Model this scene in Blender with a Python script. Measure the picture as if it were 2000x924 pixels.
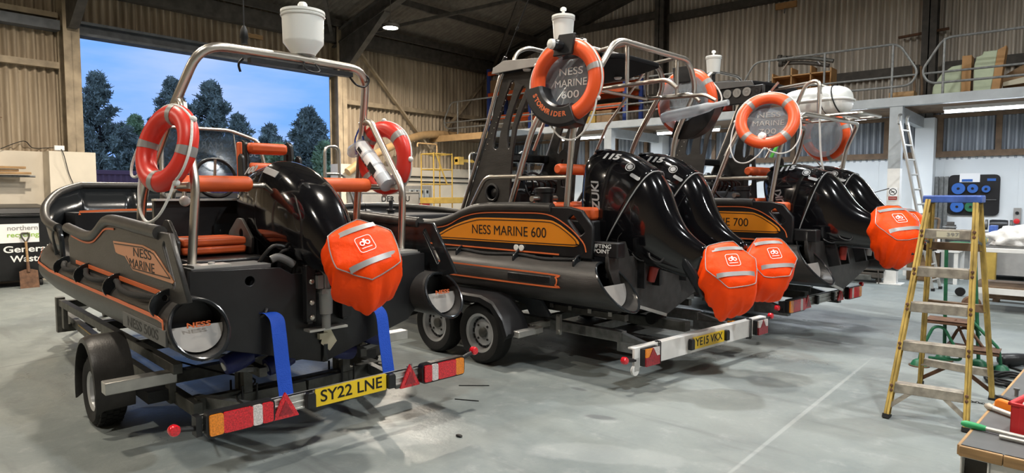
import bpy, bmesh, math, random
from mathutils import Vector, Matrix, Euler, noise
random.seed(7)
C = bpy.context.scene.collection
for o in list(bpy.data.objects): bpy.data.objects.remove(o)
PI = math.pi
R = math.radians
V = Vector

# ------------------------------------------------------------------ camera, world, lights, exposure
# World axes follow the building: X runs along the gable wall, Y towards it.
cam_d = bpy.data.cameras.new('camera'); cam = bpy.data.objects.new('camera', cam_d); C.objects.link(cam)
cam_d.sensor_width = 36; cam_d.lens = 36 * 1270 / 2000; cam_d.clip_end = 300
cam.location = (0, 0, 1.65); cam.rotation_euler = (R(90 - 3.784), 0, R(40.9))
S = bpy.context.scene; S.camera = cam
S.view_settings.view_transform = 'Standard'; S.view_settings.look = 'None'
S.view_settings.gamma = 1; S.view_settings.use_curve_mapping = False
S.view_settings.exposure = 0.0

def world():
    w = bpy.data.worlds.new('dusk_sky'); S.world = w; w.use_nodes = True
    nt = w.node_tree; n = nt.nodes; l = nt.links
    bg = n['Background']; tc = n.new('ShaderNodeTexCoord')
    mp = n.new('ShaderNodeMapping'); mp.inputs['Scale'].default_value = (1, 1, 4.5)
    nz = n.new('ShaderNodeTexNoise'); nz.inputs['Scale'].default_value = 3.2; nz.inputs['Detail'].default_value = 6
    rp = n.new('ShaderNodeValToRGB'); rp.color_ramp.elements[0].position = .42; rp.color_ramp.elements[1].position = .68
    rp.color_ramp.elements[0].color = (.20, .44, 1.0, 1); rp.color_ramp.elements[1].color = (.46, .60, .97, 1)
    l.new(tc.outputs['Generated'], mp.inputs[0]); l.new(mp.outputs[0], nz.inputs['Vector'])
    l.new(nz.outputs[0], rp.inputs[0]); l.new(rp.outputs[0], bg.inputs[0]); bg.inputs[1].default_value = 1.1
world()

def area(name, loc, size, power, col, rot=(0, 0, 0), shape='DISK', sy=None, spread=180):
    d = bpy.data.lights.new(name, 'AREA'); d.shape = shape; d.size = size
    if sy: d.size_y = sy
    d.energy = power; d.color = col; d.spread = R(spread)
    o = bpy.data.objects.new(name, d); C.objects.link(o); o.location = loc; o.rotation_euler = rot
    return o
WARM = (1, .88, .73); NEUT = (1, .93, .84); COOL = (.93, .97, 1)
# the hall's high-bay lamps: (x, y, z, watts)
HIGHBAY = [(-12.0, 9.62, 5.45, 400, 0), (-7.7, 9.9, 7.0, 260, 1), (-3.5, 8.1, 6.9, 240, 2), (-3.8, 4.4, 6.9, 210, 1), (1.2, 9.0, 7.0, 200, 2), (-11.0, 3.6, 5.6, 260, 0), (-7.6, .6, 6.8, 190, 0), (1.0, 3.2, 7.0, 290, 2), (-10.0, -3.5, 5.8, 200, 0), (-2.4, -2.0, 7.4, 190, 1), (5.0, 6.0, 6.4, 190, 2)]
for x, y, z, p, c in HIGHBAY:
    area('high_bay_glow', (x, y, z - .1), .30, p, (WARM, NEUT, COOL)[c], spread=165)
# fluorescent battens under the mezzanine: (x0, x1, y, z)
BATTEN = [(-1.86, -.1, 13.9, 3.1), (-4.6, -3.12, 14.1, 3.1), (-7.8, -6.2, 14.4, 3.1), (-10.6, -9.1, 14.3, 3.1), (1.0, 2.6, 13.9, 3.1)]
for x0, x1, y, z in BATTEN:
    area('batten_glow', ((x0 + x1) / 2, y, z - .06), x1 - x0, 70, (.82, .9, 1), shape='RECTANGLE', sy=.06)

# ------------------------------------------------------------------ materials
def mat(name, col, rough=.5, metal=0., var=.0, scale=8., bump=0., bscale=40., coat=0., emit=None, est=0., alpha=None, trans=0., spec=.5, sx=(1, 1, 1), ior=1.45):
    m = bpy.data.materials.new(name); m.use_nodes = True
    nt = m.node_tree; n = nt.nodes; l = nt.links; b = n['Principled BSDF']
    b.inputs['Base Color'].default_value = (*col, 1); b.inputs['Roughness'].default_value = rough
    b.inputs['Metallic'].default_value = metal; b.inputs['Coat Weight'].default_value = coat
    b.inputs['Specular IOR Level'].default_value = spec; b.inputs['IOR'].default_value = ior
    b.inputs['Coat Roughness'].default_value = .03
    if emit: b.inputs['Emission Color'].default_value = (*emit, 1); b.inputs['Emission Strength'].default_value = est
    if trans: b.inputs['Transmission Weight'].default_value = trans
    if var or bump:
        tc = n.new('ShaderNodeTexCoord'); mp = n.new('ShaderNodeMapping'); mp.inputs['Scale'].default_value = sx
        l.new(tc.outputs['Object'], mp.inputs[0])
    if var:
        nz = n.new('ShaderNodeTexNoise'); nz.inputs['Scale'].default_value = scale; nz.inputs['Detail'].default_value = 5
        l.new(mp.outputs[0], nz.inputs['Vector'])
        mx = n.new('ShaderNodeMix'); mx.data_type = 'RGBA'
        mx.inputs[6].default_value = (*[max(0, c * (1 - var)) for c in col], 1)
        mx.inputs[7].default_value = (*[min(1, c * (1 + var)) for c in col], 1)
        rp = n.new('ShaderNodeMapRange'); rp.inputs[1].default_value = .3; rp.inputs[2].default_value = .7
        l.new(nz.outputs[0], rp.inputs[0]); l.new(rp.outputs[0], mx.inputs[0]); l.new(mx.outputs[2], b.inputs['Base Color'])
    if bump:
        nb = n.new('ShaderNodeTexNoise'); nb.inputs['Scale'].default_value = bscale; nb.inputs['Detail'].default_value = 4
        l.new(mp.outputs[0], nb.inputs['Vector'])
        bp = n.new('ShaderNodeBump'); bp.inputs['Strength'].default_value = bump; bp.inputs['Distance'].default_value = .01
        l.new(nb.outputs[0], bp.inputs['Height']); l.new(bp.outputs[0], b.inputs['Normal'])
    return m
M = {}
M['hdpe'] = mat('charcoal_plastic', (.036, .034, .032), .40, var=.25, scale=14, bump=.12, bscale=90, sx=(.3, 1, 1))
M['hdpe_dark'] = mat('black_plastic', (.011, .011, .012), .36, var=.2, bump=.06)
M['hdpe_gloss'] = mat('shiny_black_plastic', (.014, .016, .018), .18, bump=.04, bscale=25)
M['deckgrip'] = mat('black_grip_deck', (.02, .02, .022), .7, bump=.4, bscale=120)
M['cowl'] = mat('gloss_black_cowl', (.004, .004, .005), .12, coat=.6, bump=.015, bscale=9)
M['engine'] = mat('dull_black_engine', (.012, .012, .013), .38, bump=.15, bscale=60)
M['engine_grey'] = mat('grey_cast_alloy', (.28, .28, .27), .45, metal=.6)
M['steel'] = mat('stainless_steel', (.60, .56, .50), .33, metal=1., var=.06, scale=5)
M['galv'] = mat('galvanised_steel', (.22, .225, .22), .5, metal=.55, var=.25, scale=18)
M['galv_dark'] = mat('weathered_galvanised_steel', (.12, .12, .11), .55, metal=.5, var=.3, scale=12)
M['alu'] = mat('bare_aluminium', (.58, .57, .54), .38, metal=.75, var=.1, scale=10)
M['vinyl'] = mat('orange_vinyl', (.62, .10, .022), .48, var=.08, bump=.1, bscale=30)
M['fluo'] = mat('fluorescent_orange_nylon', (1., .068, .003), .5, spec=.2, bump=.9, bscale=11)
M['reflect'] = mat('grey_reflective_tape', (.30, .29, .28), .4, metal=.2)
M['buoyred'] = mat('red_orange_buoy_shell', (.66, .035, .022), .36)
M['buoyorange'] = mat('orange_buoy_shell', (.80, .10, .022), .38)
M['rope'] = mat('white_rope', (.72, .71, .68), .8, bump=.5, bscale=150)
M['blackrope'] = mat('black_rope', (.012, .012, .013), .75, bump=.8, bscale=140)
M['copper'] = mat('copper_orange_decal', (.58, .26, .135), .42)
M['amberdecal'] = mat('amber_orange_decal', (.72, .24, .012), .42)
M['stripe'] = mat('orange_trim', (.68, .15, .045), .45)
M['black'] = mat('black_lettering', (.006, .006, .006), .5)
M['white'] = mat('white_lettering', (.85, .85, .83), .5)
M['greylett'] = mat('grey_lettering', (.28, .28, .28), .5)
M['whiteplastic'] = mat('white_plastic', (.74, .75, .72), .32)
M['greyplate'] = mat('grey_plate', (.10, .10, .098), .5, var=.15)
M['lightplate'] = mat('scuffed_light_grey_plate', (.30, .285, .265), .42, var=.1)
M['tyre'] = mat('tyre_rubber', (.013, .013, .013), .8, bump=.3, bscale=40)
M['rim'] = mat('silver_wheel_paint', (.50, .51, .52), .38, metal=.45, var=.06)
M['bluestrap'] = mat('blue_webbing', (.008, .075, .52), .6, bump=.3, bscale=120)
M['blueroller'] = mat('dark_blue_roller', (.018, .025, .12), .4)
M['redlens'] = mat('red_lens', (.62, .012, .022), .15, coat=.6, var=.45, scale=110)
M['darkred'] = mat('dark_red_lens', (.30, .012, .02), .2, coat=.4, var=.3, scale=60)
M['amberlens'] = mat('amber_lens', (.85, .24, .01), .15, coat=.6, var=.3, scale=110)
M['clearlens'] = mat('clear_lens', (.66, .60, .58), .15, coat=.6, var=.35, scale=110)
M['yellowplate'] = mat('yellow_plate', (.85, .58, .02), .35)
M['navy'] = mat('navy_plate', (.01, .016, .06), .45)
M['gold'] = mat('gold_lettering', (.55, .36, .16), .45)
M['timber'] = mat('softwood', (.36, .22, .10), .65, var=.3, scale=6, sx=(1, 1, 8))
M['oldtimber'] = mat('weathered_timber', (.16, .105, .065), .75, var=.3, scale=6)
M['plywood'] = mat('plywood', (.42, .23, .09), .6, var=.2, scale=5)
M['cardboard'] = mat('brown_board', (.27, .17, .09), .75, var=.15)
M['mould'] = mat('pale_green_moulding', (.45, .52, .36), .4, var=.08)
M['cream'] = mat('cream_moulding', (.60, .56, .42), .45)
M['whitepaint'] = mat('white_painted_steel', (.74, .73, .70), .38, var=.06, scale=9)
M['greypaint'] = mat('grey_painted_steel', (.36, .385, .40), .45, var=.1, scale=6)
M['darksteel'] = mat('dark_dirty_steel', (.065, .058, .05), .65, var=.35, scale=6)
M['brownsteel'] = mat('beige_painted_steel', (.30, .24, .165), .6, var=.3, scale=4)
M['rustgrey'] = mat('blue_grey_steel', (.085, .095, .11), .55, var=.35, scale=5)
M['yellowframe'] = mat('yellow_paint', (.40, .26, .05), .5, var=.15)
M['tan'] = mat('tan_painted_pipe', (.42, .27, .13), .55, var=.12)
M['fibreglass'] = mat('worn_yellow_fibreglass', (.48, .33, .085), .55, var=.4, scale=22, sx=(1, 1, .25))
M['wornalu'] = mat('worn_dusty_aluminium', (.40, .36, .30), .5, metal=.4, var=.3, scale=20)
M['bluepaint'] = mat('worn_blue_plastic', (.06, .125, .42), .5, var=.25, scale=18)
M['green'] = mat('green_paint', (.018, .13, .06), .45, var=.3, scale=15)
M['rust'] = mat('rusty_steel', (.13, .065, .035), .7, var=.4, scale=14)
M['redplastic'] = mat('red_plastic', (.62, .025, .03), .38)
M['orangeplastic'] = mat('orange_plastic', (.85, .22, .01), .4)
M['greenplastic'] = mat('green_plastic', (.03, .34, .12), .45)
M['spoolblue'] = mat('blue_spool', (.03, .12, .42), .4)
M['cloth'] = mat('white_cotton_rag', (.78, .77, .74), .9, bump=.4, bscale=30)
M['paper'] = mat('white_paper', (.82, .82, .82), .8)
M['maroon'] = mat('maroon_container_paint', (.22, .10, .12), .5)
M['bark'] = mat('pine_bark', (.05, .035, .025), .9, var=.3)
M['leafdark'] = mat('dark_pine_needles', (.34, .34, .25), .75, var=.5, scale=2)
M['leafgreen'] = mat('green_leaves', (.40, .46, .22), .75, var=.5, scale=2)
M['asphalt'] = mat('yard_ground', (.16, .16, .155), .8, var=.2)
M['dullred'] = mat('worn_red_paint', (.3, .03, .02), .5)
M['rackblue'] = mat('blue_rack_paint', (.03, .06, .25), .45)
M['signgreen'] = mat('lime_green_lettering', (.30, .50, .08), .5)
M['beigewall'] = mat('cream_wall_paint', (.66, .60, .50), .6, var=.08, scale=1.5)
M['coolwall'] = mat('white_wall_panel', (.66, .69, .70), .5, var=.04, scale=1.5)
M['lamp'] = mat('glowing_lamp_lens', (1, .9, .75), .4, emit=(1, .88, .66), est=130)
M['tube'] = mat('glowing_tube', (1, 1, 1), .4, emit=(.86, .92, 1), est=14)
M['tiedown'] = mat('lime_green_webbing', (.12, .55, .08), .6)

M['matte'] = mat('matte_black_board', (.010, .010, .011), .85, spec=.15)
def glass(name, tint, a):
    m = bpy.data.materials.new(name); m.use_nodes = True; nt = m.node_tree; n = nt.nodes; l = nt.links
    b = n['Principled BSDF']; b.inputs['Base Color'].default_value = (*tint, 1); b.inputs['Roughness'].default_value = .08
    tr = n.new('ShaderNodeBsdfTransparent'); tr.inputs[0].default_value = (.8, .85, .9, 1); mx = n.new('ShaderNodeMixShader'); mx.inputs[0].default_value = a
    l.new(tr.outputs[0], mx.inputs[1]); l.new(b.outputs[0], mx.inputs[2]); l.new(mx.outputs[0], n['Material Output'].inputs[0])
    return m
M['smoked'] = glass('smoked_screen', (.05, .06, .07), .28)
M['clear'] = glass('speckled_clear_sheet', (.36, .38, .40), .40)
M['wrap'] = glass('clear_plastic_wrap', (.7, .72, .74), .5)

def m_corr(name, c1, c2, rough=.8):
    m = mat(name, c1, rough); nt = m.node_tree; n = nt.nodes; l = nt.links; b = n['Principled BSDF']
    tc = n.new('ShaderNodeTexCoord'); mp = n.new('ShaderNodeMapping'); mp.inputs['Scale'].default_value = (2.2, 2.2, .22)
    nz = n.new('ShaderNodeTexNoise'); nz.inputs['Scale'].default_value = 2.; nz.inputs['Detail'].default_value = 8; nz.inputs['Roughness'].default_value = .65
    rp = n.new('ShaderNodeValToRGB'); rp.color_ramp.elements[0].position = .32; rp.color_ramp.elements[1].position = .66
    rp.color_ramp.elements[0].color = (*c2, 1); rp.color_ramp.elements[1].color = (*c1, 1)
    l.new(tc.outputs['Object'], mp.inputs[0]); l.new(mp.outputs[0], nz.inputs['Vector']); l.new(nz.outputs[0], rp.inputs[0]); l.new(rp.outputs[0], b.inputs['Base Color'])
    return m
M['corrA'] = m_corr('weathered_cement_sheeting', (.46, .38, .28), (.23, .18, .125))
M['corrB'] = m_corr('dark_weathered_sheeting', (.72, .66, .58), (.42, .38, .33), .5)
M['corrLow'] = m_corr('pale_translucent_sheeting', (.40, .43, .46), (.20, .22, .25), .5)
M['roof'] = m_corr('dark_roof_sheeting', (.17, .15, .125), (.10, .085, .07))

def m_floor():
    m = mat('painted_concrete', (.5, .5, .5), .4); nt = m.node_tree; n = nt.nodes; l = nt.links; b = n['Principled BSDF']
    geo = n.new('ShaderNodeNewGeometry')
    def noise(sc, det=6, ro=.6, vec=None):
        z = n.new('ShaderNodeTexNoise'); z.inputs['Scale'].default_value = sc; z.inputs['Detail'].default_value = det; z.inputs['Roughness'].default_value = ro
        l.new(vec or geo.outputs['Position'], z.inputs['Vector']); return z.outputs[0]
    def ramp(f, a, b_, c=0., d=1.):
        r = n.new('ShaderNodeMapRange'); r.interpolation_type = 'SMOOTHSTEP'
        r.inputs[1].default_value = a; r.inputs[2].default_value = b_; r.inputs[3].default_value = c; r.inputs[4].default_value = d
        l.new(f, r.inputs[0]); return r.outputs[0]
    def mathn(op, x, y):
        q = n.new('ShaderNodeMath'); q.operation = op
        for k, v in enumerate((x, y)):
            if isinstance(v, (int, float)): q.inputs[k].default_value = v
            else: l.new(v, q.inputs[k])
        return q.outputs[0]
    def mix(f, a, c):
        q = n.new('ShaderNodeMix'); q.data_type = 'RGBA'; l.new(f, q.inputs[0])
        for k, v in ((6, a), (7, c)):
            if isinstance(v, tuple): q.inputs[k].default_value = (*v, 1)
            else: l.new(v, q.inputs[k])
        return q.outputs[2]
    warp = noise(1.6, 4)
    def ell(cx, cy, rx, ry, ang, soft=.35, wp=2.2):
        mp = n.new('ShaderNodeMapping'); mp.vector_type = 'TEXTURE'
        mp.inputs['Location'].default_value = (cx, cy, 0); mp.inputs['Rotation'].default_value = (0, 0, R(ang)); mp.inputs['Scale'].default_value = (rx, ry, 1)
        l.new(geo.outputs['Position'], mp.inputs[0])
        q = n.new('ShaderNodeVectorMath'); q.operation = 'LENGTH'; l.new(mp.outputs[0], q.inputs[0])
        d = mathn('ADD', q.outputs['Value'], mathn('MULTIPLY', mathn('SUBTRACT', warp, .5), wp))
        return ramp(d, 1 - soft * .5, 1 + soft * .5, 1, 0)
    patch = ramp(noise(.55, 7, .62), .36, .62)
    col = mix(patch, (.175, .200, .197), (.248, .272, .260))
    col = mix(mathn('MULTIPLY', ramp(noise(5., 8, .7), .52, .72), .45), col, (.36, .37, .36))
    col = mix(mathn('MULTIPLY', ramp(noise(1.1, 8, .7), .56, .74), .6), col, (.12, .128, .128))
    for e in STAINS:
        col = mix(mathn('MULTIPLY', ell(*e[:5], *e[7:]), e[6]), col, e[5])
    wave = n.new('ShaderNodeMapping'); wave.inputs['Rotation'].default_value = (0, 0, R(32)); wave.inputs['Scale'].default_value = (.35, 3.2, 1)
    l.new(geo.outputs['Position'], wave.inputs[0])
    col = mix(mathn('MULTIPLY', ramp(noise(1.4, 5, .6, wave.outputs[0]), .55, .72), .45), col, (.115, .122, .124))
    l.new(col, b.inputs['Base Color'])
    wet = None
    for e in WET:
        q = ell(*e); wet = q if wet is None else mathn('MAXIMUM', wet, q)
    rough = mathn('SUBTRACT', ramp(noise(2.5, 6), .3, .7, .42, .62), mathn('MULTIPLY', wet, .17))
    l.new(rough, b.inputs['Roughness'])
    bp = n.new('ShaderNodeBump'); bp.inputs['Strength'].default_value = .55; bp.inputs['Distance'].default_value = .005
    l.new(noise(26, 5), bp.inputs['Height']); l.new(bp.outputs[0], b.inputs['Normal'])
    return m
BROWN = (.125, .108, .09); BLUISH = (.17, .195, .21); PALE = (.36, .38, .37); GREY = (.12, .127, .13)
STAINS = []; WET = []
# stains: (x, y, rx, ry, angle, colour, strength); wet areas: (x, y, rx, ry, angle)
STAINS += [(-3.6, 6.9, 1.7, .8, 5, BROWN, .4), (-5.4, 3.9, 1.8, .5, 0, BROWN, .35), (-5.2, 7.6, 2.2, 1.0, 0, BROWN, .4), (-2.7, 9.2, .8, .3, 0, BROWN, .35), (-1.48, 5.15, 1.9, .016, 90, PALE, .6, .6, .03), (-2.58, 3.99, .13, .05, 20, GREY, .8, .5, 1.6), (-3.11, 4.45, .08, .03, 0, GREY, .7, .5, 1.6),
           (-10.3, 2.4, .8, .3, -38, GREY, .3), (-7.7, 1.7, .5, .018, 100, GREY, .5, .6, .03), (-2.2, 3.4, .5, .14, 30, PALE, .35), (-3.5, 2.7, .5, .2, 45, PALE, .45), (-1.4, 7.6, .8, .25, 10, GREY, .35)]
WET += [(-5.7, 2.6, 2.6, 1.15, 4), (-4.8, 5.6, 1.6, .6, 4), (-4.5, 8.5, 3, 1.1, 0), (-7.5, 4.2, 2.4, .9, 0), (-3.0, 6.6, 1.5, .6, 0)]

# ------------------------------------------------------------------ helpers
def put(ob, parent=None):
    C.objects.link(ob)
    if parent: ob.parent = parent
    return ob
def tag(o, label, cat, group=None, kind=None):
    if label: o['label'] = label
    if cat: o['category'] = cat
    if group: o['group'] = group
    if kind: o['kind'] = kind
    return o
def thing(name, label, cat, loc=(0, 0, 0), rz=0, group=None, rot=None):
    o = bpy.data.objects.new(name, None); put(o); o.location = loc
    o.rotation_euler = rot or (0, 0, rz); o.empty_display_size = .1
    return tag(o, label, cat, group)
def frame(o, u, v):
    u = V(u).normalized(); v = V(v); v = (v - u * u.dot(v)).normalized(); w = u.cross(v)
    m = Matrix((u, v, w)).transposed().to_4x4(); m.translation = V(o); return m
def fillet(pts, r, n=5, closed=False):
    P = [V(p) for p in pts]; out = []; N = len(P)
    for i, p in enumerate(P):
        if not closed and i in (0, N - 1): out.append(p); continue
        a, b = P[i - 1], P[(i + 1) % N]; da, db = a - p, b - p
        d = min(r, da.length * .49, db.length * .49); s, e = p + da.normalized() * d, p + db.normalized() * d
        for k in range(n + 1):
            t = k / n; out.append(s * (1 - t) ** 2 + p * 2 * t * (1 - t) + e * t * t)
    return out
def spl(pts, n=6, closed=False):
    P = [V(p) for p in pts]; N = len(P); out = []
    for i in range(N if closed else N - 1):
        g = lambda k: P[k % N] if closed else P[max(0, min(N - 1, k))]
        a, b, c, d = g(i - 1), g(i), g(i + 1), g(i + 2)
        for k in range(n):
            t = k / n
            out.append(.5 * ((2 * b) + (c - a) * t + (2 * a - 5 * b + 4 * c - d) * t * t + (3 * b - a - 3 * c + d) * t ** 3))
    if not closed: out.append(P[-1])
    return out
class MB:
    def __init__(s): s.bm = bmesh.new()
    def box(s, c, d, rot=None, M_=None):
        m = Matrix.Translation(V(c)) @ (Euler(rot).to_matrix().to_4x4() if rot else Matrix()) @ Matrix.Diagonal((*d, 1))
        if M_: m = M_ @ m
        bmesh.ops.create_cube(s.bm, size=1, matrix=m); return s
    def b2(s, lo, hi): return s.box([(a + b) / 2 for a, b in zip(lo, hi)], [abs(b - a) for a, b in zip(lo, hi)])
    def beam(s, a, b, w, h, up=(0, 0, 1)):
        a, b = V(a), V(b); d = b - a
        if abs(d.normalized().dot(V(up))) > .99: up = (1, 0, 0)
        m = frame((a + b) / 2, d, up); return s.box((0, 0, 0), (d.length, h, w), M_=m)
    def rings(s, rs, closed=False, caps=True):
        vs = [[s.bm.verts.new(p) for p in r] for r in rs]; n = len(vs[0]); N = len(vs)
        for i in range(N if closed else N - 1):
            a, b = vs[i], vs[(i + 1) % N]
            for k in range(n):
                try: s.bm.faces.new((a[k], a[(k + 1) % n], b[(k + 1) % n], b[k]))
                except ValueError: pass
        if caps and not closed:
            s.bm.faces.new(vs[0][::-1]); s.bm.faces.new(vs[-1])
        return s
    def tube(s, pts, r, seg=10, closed=False, caps=True, flat=1.):
        P = [V(p) for p in pts]; P = [p for i, p in enumerate(P) if i == 0 or (p - P[i - 1]).length > 1e-5]
        N = len(P); rs = []; nrm = None
        for i, p in enumerate(P):
            if closed: t = (P[(i + 1) % N] - P[i - 1])
            else: t = P[min(i + 1, N - 1)] - P[max(i - 1, 0)]
            t.normalize()
            if nrm is None:
                nrm = t.orthogonal().normalized() if abs(t.z) > .9 else V((0, 0, 1)).cross(t).normalized()
            nrm = (nrm - t * nrm.dot(t)).normalized(); bn = t.cross(nrm)
            rr = r[i] if isinstance(r, (list, tuple)) else r
            rs.append([p + nrm * math.cos(2 * PI * k / seg) * rr + bn * math.sin(2 * PI * k / seg) * rr * flat for k in range(seg)])
        return s.rings(rs, closed, caps)
    def lathe(s, prof, seg=24, M_=None, closed=False):
        M_ = M_ or Matrix(); rs = []
        for r, z in prof:
            rs.append([M_ @ V((math.cos(2 * PI * k / seg) * max(r, 1e-4), math.sin(2 * PI * k / seg) * max(r, 1e-4), z)) for k in range(seg)])
        return s.rings(rs, closed)
    def prism(s, poly, t, M_, o=0.):
        n = len(poly); a = [s.bm.verts.new(M_ @ V((p[0], p[1], o - t / 2))) for p in poly]; b = [s.bm.verts.new(M_ @ V((p[0], p[1], o + t / 2))) for p in poly]
        s.bm.faces.new(a[::-1]); s.bm.faces.new(b)
        for k in range(n): s.bm.faces.new((a[k], a[(k + 1) % n], b[(k + 1) % n], b[k]))
        return s
    def ico(s, c, r, sub=2, sc=(1, 1, 1)):
        bmesh.ops.create_icosphere(s.bm, subdivisions=sub, radius=r, matrix=Matrix.Translation(V(c)) @ Matrix.Diagonal((*sc, 1))); return s
    def build(s, name, m, parent=None, ang=40, bev=0, sub=0):
        bmesh.ops.recalc_face_normals(s.bm, faces=s.bm.faces)
        me = bpy.data.meshes.new(name)
        ca = math.cos(R(ang))
        for f in s.bm.faces: f.smooth = True
        for e in s.bm.edges:
            if len(e.link_faces) == 2: e.smooth = e.link_faces[0].normal.dot(e.link_faces[1].normal) > ca
        s.bm.to_mesh(me); s.bm.free()
        me.materials.append(M[m] if isinstance(m, str) else m)
        o = bpy.data.objects.new(name, me); put(o, parent)
        if bev:
            d = o.modifiers.new('bevel', 'BEVEL'); d.width = bev; d.segments = 2; d.limit_method = 'ANGLE'; d.angle_limit = R(35)
        if sub:
            d = o.modifiers.new('subdivision', 'SUBSURF'); d.levels = sub; d.render_levels = sub
        return o
def curve_mesh(cu, name, M_, m, parent):
    t = bpy.data.objects.new('temporary', cu); C.objects.link(t)
    dg = bpy.context.evaluated_depsgraph_get(); dg.update()
    me = bpy.data.meshes.new_from_object(t.evaluated_get(dg)); me.name = name
    C.objects.unlink(t); bpy.data.objects.remove(t); bpy.data.curves.remove(cu)
    me.transform(M_); me.materials.clear(); me.materials.append(M[m])
    return put(bpy.data.objects.new(name, me), parent)
def plate(name, outer, t, M_, m, parent=None, holes=(), bev=.003):
    cu = bpy.data.curves.new('temporary', 'CURVE'); cu.dimensions = '2D'; cu.fill_mode = 'BOTH'; cu.extrude = max(t / 2 - bev, .0003); cu.bevel_depth = bev; cu.bevel_resolution = 1; cu.offset = -bev
    for poly in (outer, *holes):
        sp = cu.splines.new('POLY'); sp.points.add(len(poly) - 1); sp.use_cyclic_u = True
        for q, p in zip(sp.points, poly): q.co = (p[0], p[1], 0, 1)
    return curve_mesh(cu, name, M_, m, parent)
def text(s, size, M_, m, parent, width=None, name='lettering', ext=.0008, spacing=1., bold=0., mirror=False, shear=0.):
    cu = bpy.data.curves.new('temporary', 'FONT'); cu.body = s; cu.size = size; cu.align_x = 'CENTER'; cu.align_y = 'CENTER'
    cu.extrude = ext; cu.offset = bold; cu.space_character = spacing; cu.space_line = .9; cu.shear = shear
    k = 1.
    if width:
        t = bpy.data.objects.new('temporary', cu); C.objects.link(t); bpy.context.view_layer.update()
        k = width / max(t.dimensions.x, 1e-4); C.objects.unlink(t); bpy.data.objects.remove(t)
    return curve_mesh(cu, name, M_ @ Matrix.Diagonal((-k if mirror else k, 1, 1, 1)), m, parent)
def p2f(pts, r, n=4): return [(p.x, p.y) for p in fillet([(a, b, 0) for a, b in pts], r, n, True)]
def rrect(w, h, r, n=4): return p2f([(-w / 2, -h / 2), (w / 2, -h / 2), (w / 2, h / 2), (-w / 2, h / 2)], r, n)
def circ(r, n=24, c=(0, 0)): return [(c[0] + r * math.cos(2 * PI * k / n), c[1] + r * math.sin(2 * PI * k / n)) for k in range(n)]
def struct(o, label=None): o['kind'] = 'structure'; return o

# ------------------------------------------------------------------ the building shell
XA, YB, XR, YN = -14.9, 16.2, 9.0, -8.0        # side wall, gable wall, far right, behind the camera
EAVE, RIDGE, RX = 5.95, 9.1, -3.0
def roof_z(x): return RIDGE - abs(x - RX) * (RIDGE - EAVE) / (RX - XA)
M['floor'] = m_floor()
b = MB(); b.b2((XA - .3, YN - .2, -.2), (XR + .2, YB + .3, 0)); struct(b.build('floor', 'floor'))
b = MB(); b.b2((-70, -40, -.3), (XA - .3, 80, -.06)); struct(b.build('floor_yard', 'asphalt'))

def corr(mb, p, ax, length, z0, z1, amp=.042, pitch=.146, sharp=.8, zf=None):
    """corrugated sheet standing from z0 to z1 starting at p and running along ax"""
    p, ax = V(p), V(ax); n = V((-ax.y, ax.x, 0)); N = int(length / pitch * 10); lo = []; hi = []
    for i in range(N + 1):
        d = length * i / N; s = math.sin(2 * PI * d / pitch); s = math.copysign(abs(s) ** sharp, s)
        q = p + ax * d + n * amp * s; top = zf(q.x) if zf else z1
        lo.append(mb.bm.verts.new((q.x, q.y, z0))); hi.append(mb.bm.verts.new((q.x, q.y, top)))
    for i in range(N): mb.bm.faces.new((lo[i], lo[i + 1], hi[i + 1], hi[i]))
    return mb
DY0, DY1, DZ = 4.25, 9.98, 4.7
b = MB()
corr(b, (XA, YN, 0), (0, 1, 0), DY0 - YN, 2.4, EAVE + .2)
corr(b, (XA, DY0, 0), (0, 1, 0), DY1 - DY0, 5.0, EAVE + .2)
corr(b, (XA, DY1, 0), (0, 1, 0), YB - DY1, 2.3, EAVE + .2)
struct(b.build('wall_left', 'corrA', ang=60))
for lo, hi in (((XA - .12, YN, 0), (XA + .05, DY0 - .02, 2.44)), ((XA - .12, DY1, 0), (XA + .05, YB, 2.42)), ((XA + .05, 3.55, 0), (XA + .46, DY0 + .06, 2.44)), ((XA + .05, DY1 - .12, 0), (XA + .46, 10.75, 2.42))):
    b = MB(); b.b2(lo, hi); struct(b.build('wall_left_base', 'beigewall'))
b = MB(); corr(b, (XA, YB, 0), (1, 0, 0), XR - XA, 3.42, 0, amp=.05, pitch=.125, sharp=.4, zf=lambda x: roof_z(x) + .1); struct(b.build('wall_back', 'corrB', ang=60))
b = MB(); corr(b, (XA, YB - .02, 0), (1, 0, 0), XR - XA, 2.35, 3.45, amp=.05, pitch=.125, sharp=.45); struct(b.build('wall_back_light_band', 'corrLow', ang=60))
b = MB(); b.b2((XA, YB - .05, 0), (XR, YB + .1, 2.4))
for k in range(19): b.b2((XA + .6 + k * 1.22, YB - .056, 0), (XA + .612 + k * 1.22, YB - .05, 2.4))
struct(b.build('wall_back_panels', 'coolwall'))
b = MB(); b.b2((XR, YN, 0), (XR + .1, YB, EAVE + .2)); struct(b.build('wall_right', 'corrB'))
b = MB(); b.prism([(XA, 0), (XR, 0), (XR, EAVE), (RX, RIDGE), (XA, EAVE)], .1, frame((0, YN, 0), (1, 0, 0), (0, 0, 1))); struct(b.build('wall_front', 'corrA'))
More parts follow.
